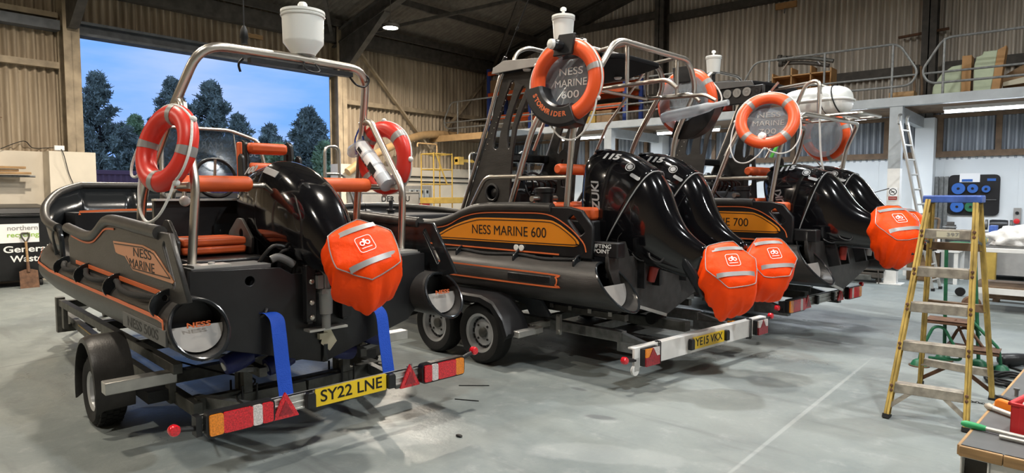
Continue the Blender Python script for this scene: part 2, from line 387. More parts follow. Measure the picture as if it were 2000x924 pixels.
# roof: corrugations run down the slope
b = MB()
for xa, xb in ((XA - .3, RX), (RX, XR + .3)):
    N = int((YB - YN + .4) / .146 * 6); lo = []; hi = []
    for i in range(N + 1):
        y = YN - .1 + (YB - YN + .4) * i / N; dz = .026 * math.sin(2 * PI * y / .146)
        lo.append(b.bm.verts.new((xa, y, roof_z(xa) + dz + .12))); hi.append(b.bm.verts.new((xb, y, roof_z(xb) + dz + .12)))
    for i in range(N): b.bm.faces.new((lo[i], lo[i + 1], hi[i + 1], hi[i]))
struct(b.build('ceiling', 'roof', ang=60))
# purlins along the building
i = 0
for x in [XA + .5 + 1.55 * k for k in range(15)]:
    if x < XR - .3:
        z = roof_z(x) - .02; b = MB(); b.b2((x - .04, YN, z - .16), (x + .04, YB, z)); struct(b.build('ceiling_purlin', 'darksteel'))
def ibeam(mb, a, c, w, h, up, t=.03):
    a, c = V(a), V(c); m = frame((a + c) / 2, c - a, up); L = (c - a).length
    mb.box((0, h / 2 - t / 2, 0), (L, t, w), M_=m); mb.box((0, -h / 2 + t / 2, 0), (L, t, w), M_=m); mb.box((0, 0, 0), (L, h, t * .7), M_=m); return mb
for y in (-1.5, 4.0, 10.0):
    b = MB(); ibeam(b, (XA + .24, y, 0), (XA + .24, y, EAVE), .27, .40, (1, 0, 0)); ibeam(b, (XR - .2, y, 0), (XR - .2, y, EAVE), .27, .4, (1, 0, 0))
    struct(b.build('trim_column', 'brownsteel'))
    b = MB()
    for xe in (XA + .1, XR - .1): ibeam(b, (xe, y, roof_z(xe) - .38), (RX, y, RIDGE - .38), .2, .36, (0, 0, 1))
    b.prism([(XA + .45, 4.75), (XA + .45, roof_z(XA + .45) - .5), (XA + 2.3, roof_z(XA + 2.3) - .5), (XA + 2.3, roof_z(XA + 2.3) - .6), (XA + .62, 4.75)], .16, frame((0, y, 0), (1, 0, 0), (0, 0, 1)))
    struct(b.build('trim_rafter', 'darksteel'))
# gable rafter and gable columns
b = MB(); ibeam(b, (XA, YB - .2, EAVE - .22), (RX, YB - .2, RIDGE - .22), .2, .36, (0, 0, 1)); ibeam(b, (XR, YB - .2, EAVE - .22), (RX, YB - .2, RIDGE - .22), .2, .36, (0, 0, 1)); struct(b.build('trim_gable_rafter', 'darksteel'))
for x in (-8.55, -2.42, 3.6):
    b = MB(); ibeam(b, (x, YB - .22, 2.4), (x, YB - .22, roof_z(x) - .2), .26, .34, (0, 1, 0)); struct(b.build('trim_gable_column', 'darksteel'))
    b = MB(); b.b2((x - .17, YB - .42, 0), (x + .17, YB - .05, 3.2)); struct(b.build('trim_column_casing', 'coolwall'))
b = MB(); b.b2((XA + .05, YN, EAVE - .4), (XA + .35, YB, EAVE - .05)); struct(b.build('trim_eaves_beam', 'darksteel'))
# girts on the side wall
b = MB()
for y0, y1 in ((YN, 3.86), (10.2, YB)):
    b.b2((XA + .03, y0, 4.02), (XA + .17, y1, 4.14))
b.b2((XA + .03, YN, 4.96), (XA + .2, 3.86, 5.06)); struct(b.build('trim_girt_left', 'brownsteel'))
b = MB(); b.b2((XA + .03, YN, 4.72), (XA + .3, 3.86, 4.9)); b.b2((XA + .06, 4.1, 4.72), (XA + .2, 9.9, 4.90)); b.b2((XA + .02, 4.1, 4.90), (XA + .34, 9.9, 4.95)); b.b2((XA + .02, 4.1, 4.68), (XA + .34, 9.9, 4.73)); struct(b.build('trim_door_lintel', 'rustgrey'))
# girts on the gable
b = MB()
for x0, x1, z in ((XA, -8.7, 6.45), (-8.4, -2.6, 6.3), (-2.2, XR, 6.3), (XA, -2.6, 4.25), (-2.2, XR, 4.25)):
    b.b2((x0, YB - .2, z - .09), (x1, YB - .03, z + .09))
struct(b.build('trim_girt_back', 'darksteel'))
b = MB(); b.b2((XA, YB - .14, 2.4), (XR, YB - .03, 2.52)); b.b2((XA, YB - .14, 3.2), (XR, YB - .03, 3.28))
for k in range(22): b.b2((XA + .9 + k * .98, YB - .13, 2.5), (XA + 1.0 + k * .98, YB - .03, 3.22))
struct(b.build('trim_timber_studs', 'oldtimber'))
# diagonal wind bracing
b = MB(); b.beam((XA + .22, 10.5, 5.62), (XA + .22, 13.2, 2.95), .05, .12, (1, 0, 0)); b.beam((XA + .22, 13.2, 2.95), (XA + .22, 16.0, 5.7), .05, .12, (1, 0, 0))
struct(b.build('trim_wind_brace', 'brownsteel'))
b = MB(); b.beam((XA + .3, 15.9, 5.7), (-7.5, 10.2, roof_z(-7.5) - .3), .08, .08); b.beam((XA + .3, 10.2, 5.7), (-7.5, 15.9, roof_z(-7.5) - .3), .08, .08); b.beam((XA + .3, 9.8, 5.7), (-7.5, 4.2, roof_z(-7.5) - .3), .08, .08)
struct(b.build('trim_roof_brace', 'darksteel'))

# ------------------------------------------------------------------ mezzanine
b = MB(); b.b2((XA, 13.62, 3.30), (XR, YB - .2, 3.36)); struct(b.build('floor_mezzanine', 'oldtimber'))
b = MB(); ibeam(b, (-12.2, 13.5, 3.29), (XR, 13.5, 3.29), .16, .16, (0, 0, 1), .012); b.b2((-12.2, 13.41, 3.21), (XR, 13.44, 3.37))
for x in (-8.55, -5.5, -2.5, .5, 3.5): b.b2((x - .06, 13.55, 3.0), (x + .06, YB - .3, 3.22))
struct(b.build('trim_mezzanine_beam', 'greypaint'))
b = MB(); b.b2((XA, 13.41, 3.2), (-12.2, 13.5, 3.38)); struct(b.build('trim_mezzanine_edge', 'tan'))
for i, x in enumerate((-8.58, -2.51, 3.6)):
    b = MB(); b.b2((x - .1, 13.42, .0), (x + .1, 13.6, 2.1)); b.b2((x - .2, 13.35, 0), (x + .2, 13.7, .015)); struct(b.build('trim_mezzanine_post', 'whitepaint'))
    b = MB(); b.b2((x - .1, 13.42, 2.1), (x + .1, 13.6, 3.22)); struct(b.build('trim_mezzanine_post_top', 'greypaint'))
def railing(x0, x1, label, posts, slope0=True, slope1=True):
    t = thing('guard_rail', label, 'railing', ((x0 + x1) / 2, 13.5, 3.37), group=None)
    h = (x1 - x0) / 2; a0 = .32 if slope0 else 0; a1 = .32 if slope1 else 0
    b = MB(); b.tube(fillet([(-h + a0, 0, .96), (h - a1, 0, .96), (h, 0, .42), (h - .12, 0, .2), (-h + .12, 0, .2), (-h, 0, .42)], .14, 5, True), .021, 8, True); b.tube([(-h + .03, 0, .38), (h - .03, 0, .38)], .019, 8); b.build('rail', 'galv', t)
    for p in posts:
        b = MB(); b.tube([(p, 0, 0), (p, 0, .95)], .021, 8); b.build('post', 'galv', t)
    return t
railing(-14.4, -10.4, 'galvanised mezzanine guard rail nearest the far corner of the hall', (-1.4, 0, 1.4))
railing(-10.3, -5.9, 'galvanised mezzanine guard rail behind the middle boat', (-1.6, 0, 1.6))
railing(-5.42, -2.2, 'galvanised mezzanine guard rail in front of the plywood pigeonhole box', (-1.0, .05, 1.2))
railing(-2.16, 2.2, 'galvanised mezzanine guard rail in front of the pale green moulds', (-1.85, -.35, 1.4))
for i, (x0, x1, y, z) in enumerate(BATTEN):
    lab = ['fluorescent batten under the mezzanine right of the white post', 'fluorescent batten under the mezzanine left of the white post', 'fluorescent batten under the mezzanine seen between the two large boats', 'fluorescent batten under the mezzanine behind the middle boat\'s console', 'fluorescent batten under the mezzanine beyond the right edge'][i]
    t = thing('fluorescent_batten', lab, 'light', ((x0 + x1) / 2, y, z), group='fluorescent battens under the mezzanine')
    b = MB(); b.b2((-(x1 - x0) / 2, -.04, .03), ((x1 - x0) / 2, .04, .09)); b.build('housing', 'whitepaint', t)
    b = MB(); b.tube([(-(x1 - x0) / 2 + .02, 0, 0), ((x1 - x0) / 2 - .02, 0, 0)], .026, 10); b.build('tube', 'tube', t)
for i, (x, y, z, p, c) in enumerate(HIGHBAY):
    lab = 'glowing round high-bay lamp hanging under the roof by the far side wall' if i == 0 else 'high-bay lamp hanging under the roof out of frame'
    t = thing('high_bay_lamp', lab, 'light', (x, y, z), group='high-bay lamps')
    b = MB(); b.lathe([(0, .14), (.05, .14), (.06, .10), (.20, .04), (.20, -.03), (.17, -.03), (.17, 0), (0, 0)], 24); b.build('housing', 'darksteel', t)
    b = MB(); b.lathe([(0, -.035), (.165, -.03), (.165, -.005), (0, -.005)], 24); b.build('lens', 'lamp', t)
    b = MB(); b.tube([(0, 0, .14), (0, 0, roof_z(x) - z)], .008, 6); b.build('hanging_cable', 'darksteel', t)
# ------------------------------------------------------------------ outside the door: container, trees
t = thing('shipping_container', 'maroon ribbed container standing in the yard outside the doorway', 'container', (-28.6, 11.2, -.06), R(92))
b = MB()
N = 60
lo = []; hi = []
for i in range(N * 4 + 1):
    x = -6 + 12 * i / (N * 4); y = -1.2 + (.035 if (i % 4) in (0, 1) else 0)
    lo.append(b.bm.verts.new((x, y, .15))); hi.append(b.bm.verts.new((x, y, 2.45)))
for i in range(N * 4): b.bm.faces.new((lo[i], lo[i + 1], hi[i + 1], hi[i]))
b.b2((-6, -1.15, .15), (6, 1.2, 2.5)); b.build('body', 'maroon', t, ang=20)
b = MB(); b.b2((-6.05, -1.23, 2.42), (6.05, -1.1, 2.58)); b.b2((-6.05, -1.23, 0), (6.05, -1.1, .17)); b.b2((-6.05, -1.23, 0), (-5.9, -1.08, 2.58)); b.b2((5.9, -1.23, 0), (6.05, -1.08, 2.58)); b.build('frame', 'maroon', t, bev=.01)
def cam2room(px, D):
    a = R(40.9); x = D * (px - 1000) / 1270
    return x * math.cos(a) - D * math.sin(a), x * math.sin(a) + D * math.cos(a)
def tree(px, D, top, width, label, m='leafdark', dens=1., seed=1, name='pine_tree', low=.1, cat='tree'):
    rnd = random.Random(seed); x, y = cam2room(px, D); h = 1.65 + (378 - top) / 1270 * D
    t = thing(name, label, cat, (x, y, -.06), group='trees beyond the yard')
    b = MB(); b.tube([(0, 0, 0), (.1, 0, h * .5), (0, .05, h * .95)], [.02 * h + .05, .016 * h, .02], 8)
    tips = []
    for k in range(int(120 * dens)):
        f = low + (1 - low) * rnd.random() ** .85; z = h * f
        prof = (1 - f) ** .95 * (.7 + .6 * rnd.random())
        L = width * .5 * prof * (.55 + .55 * rnd.random()) + .15; a = rnd.random() * 2 * PI
        e = V((math.cos(a) * L, math.sin(a) * L, z + L * (.25 + .45 * rnd.random()) * (1 if f > .4 else .4)))
        s = V((0, 0, max(.2, z - L * .12)))
        b.tube([s, s.lerp(e, .5) + V((0, 0, -.05 * L)), e], [.03 + .006 * h * (1 - f), .02, .01], 5)
        for q in range(4):
            c = s.lerp(e, .38 + .62 * (q + rnd.random() * .7) / 3.7)
            tips.append((c, (.16 + .10 * rnd.random()) * (.5 + .07 * h) * (1.1 - .4 * q / 3)))
    tips.append((V((0, 0, h * .97)), .25))
    b.build('trunk', 'bark', t)
    b = MB(); bm = b.bm
    for c, r in tips:
        for k in range(int(26 * dens)):
            d = V((rnd.gauss(0, .55), rnd.gauss(0, .55), rnd.gauss(0, .38))) * r; p = c + d
            a = V((rnd.gauss(0, 1), rnd.gauss(0, 1), rnd.gauss(.6, .8))).normalized() * (.16 + .2 * rnd.random()); w = a.orthogonal().normalized() * (.03 + .035 * rnd.random())
            vs = [bm.verts.new(p - w), bm.verts.new(p + w), bm.verts.new(p + a + w * .4), bm.verts.new(p + a - w * .4)]; bm.faces.new(vs)
    b.build('foliage', m, t)
    return t
tree(200, 47, 150, 7.6, 'tall dark pine at the left end of the doorway', seed=3, dens=1.15)
tree(345, 48, 160, 6.6, 'tall dark pine behind the left orange lifebuoy', seed=5)
tree(418, 40, 168, 7.6, 'broad dark pine just right of the left lifebuoy', seed=8, dens=1.15)
tree(470, 57, 228, 7.5, 'shorter pine seen through the frame of the front boat', seed=9)
tree(530, 48, 250, 6.4, 'low pine standing behind the orange seat backrest', seed=11)
tree(606, 40, 218, 6.0, 'dense round pine at the right end of the doorway', seed=12, dens=1.25)
tree(672, 57, 258, 6.6, 'pine half hidden by the right edge of the doorway', seed=16)
for i, (px, D, top, w, lab) in enumerate([(272, 57, 232, 8.5, 'leafy green bush between the two left pines'), (172, 33.5, 258, 3.8, 'low bush behind the maroon container at the left edge of the doorway'), (335, 33.5, 262, 4.6, 'low bush behind the left lifebuoy'), (452, 33.5, 276, 4.4, 'low bush behind the windscreen'), (545, 34.5, 288, 3.8, 'low bush behind the black engine cowl'), (640, 33.5, 286, 3.4, 'low bush at the foot of the round pine'), (252, 40, 256, 5.6, 'low bush above the maroon container')]):
    tree(px, D, top, w, lab, m='leafgreen' if i in (0, 4, 5) else 'leafdark', seed=30 + i, dens=1.2, name='bush', low=.02, cat='bush')

# ------------------------------------------------------------------ along the side wall, left of the door
t = thing('wheeled_waste_bin', 'large black waste bin with white sign standing against the side wall', 'waste bin', (-14.38, 2.45, 0))
b = MB()
b.prism([(-.36, .12), (.33, .12), (.40, .36), (.40, 1.24), (-.36, 1.24)], 1.9, frame((0, 0, 0), (1, 0, 0), (0, 0, 1))); b.build('body', 'hdpe_dark', t, bev=.02)
b = MB(); b.b2((-.42, -.98, 1.24), (.44, .98, 1.29)); b.prism([(-.42, 1.29), (.44, 1.29), (.40, 1.40), (-.42, 1.46)], 1.94, frame((0, 0, 0), (1, 0, 0), (0, 0, 1))); b.build('lid', 'hdpe_dark', t, bev=.015)
for sx in (-.28, .28):
    for sy in (-.8, .8):
        b = MB(); b.lathe([(0, -.025), (.06, -.025), (.06, .025), (0, .025)], 16, frame((sx, sy, .06), (1, 0, 0), (0, 0, 1))); b.build('castor', 'tyre', t)
b = MB(); b.box((.407, .28, .955), (.006, 1.0, .33)); sg = b.build('sign_panel', 'paper', t); sg['label'] = 'white sign panel with lettering'
Ms = frame((.412, 0, 0), (0, 1, 0), (0, 0, 1))
text('northern', .115, Ms @ Matrix.Translation((.545, 1.045, 0)), 'greylett', sg, .44, bold=.002)
text('recycling', .115, Ms @ Matrix.Translation((.545, .925, 0)), 'signgreen', sg, .46, bold=.002)
text('General', .16, Ms @ Matrix.Translation((.59, .67, -.006)), 'white', t, .66, bold=.003)
text('Waste', .16, Ms @ Matrix.Translation((.59, .50, -.012)), 'white', t, .48, bold=.003)
t = thing('shovel', 'rusty square-mouthed shovel leaning on the black waste bin', 'shovel', (-13.78, 3.02, 0), rot=(0, R(-10), 0))
b = MB(); b.tube([(0, 0, .36), (0, 0, .82)], .019, 10); b.build('shaft', 'timber', t)
b = MB(); b.prism([(-.14, .0), (.14, .0), (.135, .30), (.05, .33), (-.05, .33), (-.135, .30)], .006, frame((0, 0, 0), (0, 1, 0), (0, 0, 1))); b.tube([(0, 0, .28), (0, 0, .46)], [.03, .021], 10); b.build('blade', 'rust', t)
b = MB(); b.tube(fillet([(0, 0, .80), (0, -.055, .90), (0, -.06, .97), (0, .06, .97), (0, .055, .90), (0, 0, .80)], .03), .013, 8); b.build('grip', 'darksteel', t)
b = MB(); b.box((0, 0, .03), (.09, .8, .06), rot=(0, 0, .1)); o = b.build('timber_batten', 'timber'); o.location = (-13.6, 3.75, 0.001); tag(o, 'short softwood batten lying on the floor beside the shovel', 'timber')
for i, (z, y0, y1, dx, lab) in enumerate([(2.02, 2.2, 3.28, .05, 'lower softwood plank on the wall bracket'), (2.07, 2.1, 3.1, .02, 'middle softwood plank on the wall bracket'), (2.12, 2.0, 3.2, .06, 'topmost softwood plank on the wall bracket')]):
    b = MB(); b.b2((XA + .18 + dx, y0, z - .02), (XA + .36 + dx, y1, z + .02)); o = b.build('plank', 'timber', bev=.004); tag(o, lab, 'timber', 'planks racked on the side wall')
b = MB(); b.tube([(XA + .3, 1.8, 1.965), (XA + .3, 3.36, 1.965)], .02, 10); tag(b.build('steel_pipe', 'galv'), 'thin steel pipe lying along the wall bracket under the planks', 'pipe')
t = thing('wall_bracket', 'steel wall bracket carrying planks left of the doorway', 'bracket', (XA + .05, 2.6, 1.93))
b = MB(); b.b2((0, -.03, -.02), (.5, .03, .012)); b.b2((0, -.03, -.3), (.03, .03, .35)); b.build('arm', 'darksteel', t)
for y0, y1, z, lab in ((1.9, 2.95, 3.05, 'thin timber rod on the corrugated wall above the planks'), (2.1, 2.9, 3.62, 'upper thin timber rod on the corrugated wall')):
    b = MB(); b.tube([(XA + .09, y0, z + .06), (XA + .09, y1, z - .02)], .012, 6); tag(b.build('timber_rod', 'oldtimber'), lab, 'rod')
b = MB(); b.tube(spl([(XA + .12, 2.9, 2.46), (XA + .1, 3.25, 2.62), (XA + .08, 3.4, 2.5), (XA + .09, 3.7, 2.52), (XA + .49, 3.75, 2.46), (XA + .50, 3.85, 2.0), (XA + .50, 4.0, 1.6)], 6), .008, 6); tag(b.build('cable', 'black'), 'black cable draped over the white wall beside the doorway', 'cable')
b = MB(); b.box((XA + .44, 3.72, 2.5), (.06, .16, .09)); tag(b.build('junction_box', 'paper', bev=.008), 'small white junction box on top of the white wall left of the doorway', 'box')
b = MB(); b.box((XA + .06, 7.85, 5.35), (.06, .36, .1)); tag(b.build('timber_offcut', 'timber'), 'softwood offcut fixed to the sheeting above the doorway', 'timber')

# ------------------------------------------------------------------ along the side wall, right of the door
t = thing('steel_cabinet', 'pale grey long steel cabinet with black lettering at the foot of the side wall', 'cabinet', (-14.05, 11.0, 0))
b = MB(); b.b2((-.35, -.95, .05), (.3, .95, 1.66)); b.b2((-.37, -.97, 1.66), (.32, .97, 1.70)); b.build('body', 'lightplate', t, bev=.01)
for k in (-1, 1):
    b = MB(); b.b2((.3, .01 if k > 0 else -.93, .1), (.312, .93 if k > 0 else -.01, 1.62)); d = b.build('door', 'lightplate', t, bev=.006)
    b = MB(); b.b2((.312, k * .06 - .012, .75), (.33, k * .06 + .012, .95)); b.build('handle', 'darksteel', d)
text('DER  BLU', .2, frame((.315, .12, 1.50), (0, 1, 0), (0, 0, 1)), 'black', t, .95, bold=.004)
t = thing('switch_board', 'row of grey switches and sockets on the side wall behind the yellow frame', 'switch board', (XA + .055, 12.85, 1.5))
b = MB(); b.b2((0, -.55, -.32), (.05, .5, .38)); b.build('backing_board', 'lightplate', t)
for k in range(4):
    b = MB(); b.b2((.05, -.42 + k * .2, .02), (.13, -.27 + k * .2, .28)); s_ = b.build('switch_box', 'greypaint', t, bev=.01)
    b = MB(); b.b2((.13, -.37 + k * .2, .16), (.15, -.32 + k * .2, .24)); b.build('switch', 'black', s_)
for k in range(5):
    b = MB(); b.b2((.05, -.5 + k * .19, -.26), (.13, -.37 + k * .19, -.05)); s_ = b.build('socket', 'whiteplastic' if k % 2 else 'greypaint', t, bev=.01)
b = MB(); b.b2((.14, -.1, -.24), (.15, .34, -.14)); sg = b.build('warning_label', 'dullred', t)
b = MB(); b.tube([(XA + .08, 11.2, 2.16), (XA + .08, 16, 2.12)], .02, 6); tag(b.build('cable_conduit', 'black'), 'black conduit along the upper white wall near the far corner', 'conduit')
b = MB(); b.tube([(XA + .08, 11.2, 2.02), (XA + .08, 16, 1.97)], .018, 6); tag(b.build('cable_conduit', 'black'), 'black conduit just under another near the far corner', 'conduit')
b = MB(); b.tube(spl([(XA + .6, 10.0, 2.2), (XA + .6, 10.6, 2.56), (XA + .5, 11.6, 2.98), (XA + .3, 12.6, 3.3), (XA + .3, 13.3, 3.42), (XA + .3, 14.2, 3.44), (XA + .3, 16, 3.46)], 6), .11, 12); tag(b.build('bent_pipe', 'tan'), 'bent tan pipe climbing the side wall to the mezzanine', 'pipe')
# yellow access frame and scaffold hoop near the corner
t = thing('access_platform', 'yellow tubular access platform standing by the side wall', 'platform', (-13.3, 12.2, 0))
for sx, sy in ((-.25, -.34), (.25, -.34), (-.25, .34), (.25, .34)):
    b = MB(); b.tube([(sx, sy, 0), (sx, sy, 2.75)], .018, 8); b.build('upright', 'yellowframe', t)
for z in (1.9, 2.3, 2.72):
    b = MB(); b.tube(fillet([(-.25, -.34, z), (.25, -.34, z), (.25, .34, z), (-.25, .34, z)], .05, 4, True), .016, 8, True); b.build('guard_hoop', 'yellowframe', t)
b = MB(); b.b2((-.3, -.36, 1.38), (.3, .8, 1.54)); b.build('deck_box', 'yellowframe', t, bev=.01)
b = MB(); b.tube([(.3, -.3, 2.72), (.3, .1, 1.9)], .02, 8); b.build('brace', 'yellowframe', t)
b = MB(); b.tube(fillet([(-.1, -.6, 2.9), (-.1, -.6, 3.0), (-.1, .1, 3.0), (-.1, .1, 2.75)], .05), .02, 8); b.build('gate_bar', 'tan', t)
b = MB(); b.b2((.25, .45, 2.52), (.36, 1.3, 2.6)); b.b2((.2, .45, 2.45), (.4, .65, 2.66)); b.build('latch_arm', 'yellowframe', t)
for k in range(4):
    b = MB(); b.b2((.3, -.4, .3 + k * .3), (.52, .4, .33 + k * .3)); b.build('step', 'yellowframe', t)
t = thing('tubular_gate', 'galvanised hooped gate leaning by the yellow platform', 'gate', (-12.5, 13.0, 0), R(12))
b = MB(); b.tube(fillet([(0, -.45, 0), (0, -.45, 2.75), (0, .95, 2.75), (0, .95, 0)], .18), .024, 8); b.build('frame', 'alu', t)
for z in (.3, 1.1, 1.9):
    b = MB(); b.tube([(0, -.45, z), (0, .95, z)], .016, 8); b.build('rail', 'alu', t)

# ------------------------------------------------------------------ on the mezzanine
ZM = 3.365
t = thing('pallet_rack', 'blue and orange pallet rack on the mezzanine behind the middle boat', 'rack', (-9.6, 15.0, ZM))
for x in (-1.1, .78):
    for y in (-.4, .4):
        b = MB(); b.b2((x - .05, y - .04, 0), (x + .05, y + .04, 1.75)); b.build('upright', 'rackblue', t)
for z in (.55, .95, 1.3):
    for y in (-.42, .42):
        b = MB(); b.b2((-1.1, y - .03, z - .06), (.78, y + .03, z + .06)); b.build('beam', 'vinyl', t)
    b = MB(); b.b2((-1.1, -.4, z + .06), (.78, .4, z + .08)); b.build('shelf_board', 'plywood', t)
t = thing('pallet_rack', 'blue and orange pallet rack by the far corner of the mezzanine', 'rack', (-13.6, 15.3, ZM))
for x in (-.25, 1.4):
    for y in (-.4, .4):
        b = MB(); b.b2((x - .05, y - .04, 0), (x + .05, y + .04, 2.1)); b.build('upright', 'rackblue', t)
for z in (.6, 1.3, 1.95):
    for y in (-.42, .42):
        b = MB(); b.b2((-.25, y - .03, z - .06), (1.4, y + .03, z + .06)); b.build('beam', 'vinyl', t)
b = MB(); b.b2((-.2, -.4, 1.36), (.6, .4, 1.75)); tag(b.build('carton', 'cardboard', bev=.01), 'brown carton on the far corner rack of the mezzanine', 'box').location = (-13.6, 15.3, ZM)
for i, (x, w, h, m, lab) in enumerate([(-9.72, .5, .42, 'yellowframe', 'yellow crate on the mezzanine floor below the rack'), (-10.3, .55, .33, 'plywood', 'plywood box left of the yellow crate on the mezzanine'), (-9.2, .45, .4, 'cardboard', 'brown carton right of the yellow crate on the mezzanine')]):
    b = MB(); b.b2((x - w / 2, 14.2, ZM), (x + w / 2, 14.6, ZM + h)); b.b2((x - w / 2 - .01, 14.19, ZM + h - .05), (x + w / 2 + .01, 14.61, ZM + h)); tag(b.build('storage_box', m, bev=.006), lab, 'box')
t = thing('pigeonhole_box', 'plywood box with open compartments on the mezzanine', 'box', (-4.38, 14.3, ZM))
for x in (-.57, -.19, .19, .57):
    b = MB(); b.b2((x - .012, -.2, 0), (x + .012, .2, .88 if abs(x) < .3 else .8)); b.build('divider', 'plywood', t)
b = MB(); b.b2((-.57, .18, 0), (.57, .2, .78)); b.build('back_panel', 'plywood', t)
for z in (.012, .4, .72):
    b = MB(); b.b2((-.57, -.2, z - .012), (.57, .2, z + .012)); b.build('shelf', 'plywood', t)
b = MB(); b.b2((-.57, -.215, .02), (.57, -.2, .4)); b.build('front_panel', 'plywood', t)
for i, (z, y, m, lab, dx) in enumerate([(.93, .02, 'darksteel', 'dark exhaust pipe lying lowest on the plywood box', 0), (1.0, -.06, 'galv_dark', 'grey pipe lying across the plywood box', .1), (1.06, .08, 'darksteel', 'dark pipe on top of the pipes over the plywood box', -.05)]):
    b = MB(); pts = spl([(-4.85 + dx, 14.3 + y, ZM + z + .10), (-4.4 + dx, 14.28 + y, ZM + z + .06), (-3.9 + dx, 14.3 + y, ZM + z - .06)], 5); b.tube(pts, .04, 10)
    b.tube([(pts[0] + V((-.04, 0, .01))), pts[0] + V((.03, 0, 0))], .07, 12); tag(b.build('exhaust_pipe', m), lab, 'pipe', 'pipes on the plywood box')
t = thing('hose_coil', 'stainless hoop lying over the plywood box on the mezzanine', 'hoop', (-4.5, 14.25, ZM + .9))
b = MB(); b.tube(fillet([(-.3, 0, -.03), (-.1, 0, .25), (.3, 0, .22), (.45, 0, .0)], .1), .018, 8); b.build('tube', 'steel', t)
t = thing('portable_generator', 'red generator with a black round end on the mezzanine', 'generator', (-6.05, 14.3, ZM))
b = MB(); b.b2((-.28, -.2, .12), (.1, .2, .62)); b.build('body', 'dullred', t, bev=.03)
b = MB(); b.lathe([(0, -.13), (.22, -.13), (.25, -.09), (.25, .09), (.22, .13), (0, .13)], 24, frame((.33, -.05, .5), (1, 0, 0), (0, 0, 1))); b.build('drum', 'hdpe_dark', t)
b = MB(); b.tube(fillet([(-.4, -.25, 0), (-.4, -.25, .75), (.32, -.25, .75), (.32, -.25, 0)], .08), .02, 8); b.tube(fillet([(-.4, .25, 0), (-.4, .25, .75), (.32, .25, .75), (.32, .25, 0)], .08), .02, 8); b.build('frame', 'engine', t)
b = MB(); b.b2((-.35, -.15, .62), (.2, .15, .78)); b.build('tank', 'engine', t, bev=.03)
def panel(name, poly, y, t_, m, lab, cat, m2=None):
    t = thing(name, lab, cat, (0, y, 0)); plate('shell', poly, t_, frame((0, 0, 0), (1, 0, 0), (0, 0, 1)), m, t, bev=.015)
    return t
t = panel('moulding', [(-2.12, ZM), (-2.1, 3.62), (-1.98, 3.84), (-1.82, 3.96), (-1.66, 3.98), (-1.66, ZM)], 14.5, .3, 'mould', 'pale green curved moulding leftmost behind the mezzanine rail', 'moulding')
b = MB(); b.b2((-1.66, -.2, ZM), (-1.52, .16, 4.12)); b.build('plywood_end', 'plywood', t)
t = panel('moulding', [(-1.47, ZM), (-1.47, 3.9), (-1.44, 4.06), (-1.36, 4.08), (-1.34, 4.14), (-1.14, 4.14), (-1.22, ZM)], 14.35, .3, 'mould', 'pale green upright moulding beside the brown board on the mezzanine', 'moulding')
b = MB(); b.prism([(-1.22, ZM), (-1.14, 4.14), (-1.02, 4.2), (-1.1, ZM)], .36, frame((0, .02, 0), (1, 0, 0), (0, 0, 1))); b.build('plywood_end', 'plywood', t)
t = panel('moulding', [(-1.06, ZM), (-1.08, 3.72), (-.75, 3.92), (-.1, 4.02), (1.2, 4.05), (1.2, ZM)], 14.75, .5, 'cardboard', 'long brown plywood moulding at the right end of the mezzanine', 'moulding')
plate('cream_lip', [(-1.06, 3.6), (-.5, 3.72), (1.0, 3.74), (1.0, 3.62), (-.5, 3.58), (-1.06, 3.53)], .1, frame((0, -.3, 0), (1, 0, 0), (0, 0, 1)), 'cream', t)
b = MB(); b.b2((-.75, 15.7, 4.42), (1.6, 15.95, 4.46)); b.b2((-.72, 15.72, 4.2), (-.68, YB, 4.46)); tag(b.build('wall_shelf', 'cream'), 'pale shelf board on the gable wall above the mouldings', 'shelf')
for i, (x, z, lab) in enumerate([(-2.55, .9, 'left bent timber pole leaning on the gable above the mezzanine gap'), (-2.42, .8, 'right bent timber pole leaning on the gable above the mezzanine gap')]):
    b = MB(); b.tube(spl([(x, 15.0, ZM), (x + .03, 15.1, ZM + .3), (x - .02, 15.2, ZM + z)], 5), .025, 8); tag(b.build('timber_pole', 'oldtimber'), lab, 'pole')
t = thing('tool_tray', 'small timber tray on the mezzanine floor by the rail gap', 'tray', (-2.5, 13.9, ZM)); b = MB(); b.b2((-.2, -.15, 0), (.2, .15, .02)); b.b2((-.2, -.15, .02), (-.18, .15, .14)); b.b2((.18, -.15, .02), (.2, .15, .14)); b.b2((-.18, -.15, .02), (.18, -.13, .14)); b.build('tray', 'timber', t)
b = MB(); b.tube([(-3.0, 16.0, 4.95), (-2.1, 16.0, 5.0)], .03, 8); tag(b.build('rusty_bar', 'rust'), 'rusty bar across the gable column above the mezzanine', 'bar')
b = MB(); b.b2((-5.62, YB - .12, 6.02), (-5.14, YB - .05, 6.16)); tag(b.build('timber_block', 'plywood'), 'small timber block high on the gable wall', 'timber')
t = thing('wall_cable', 'thin cable stub below the small timber block', 'cable', (-5.4, YB - .1, 5.96)); b = MB(); b.tube([(0, 0, .06), (0, -.04, -.06)], .015, 6); b.build('cable', 'galv', t)

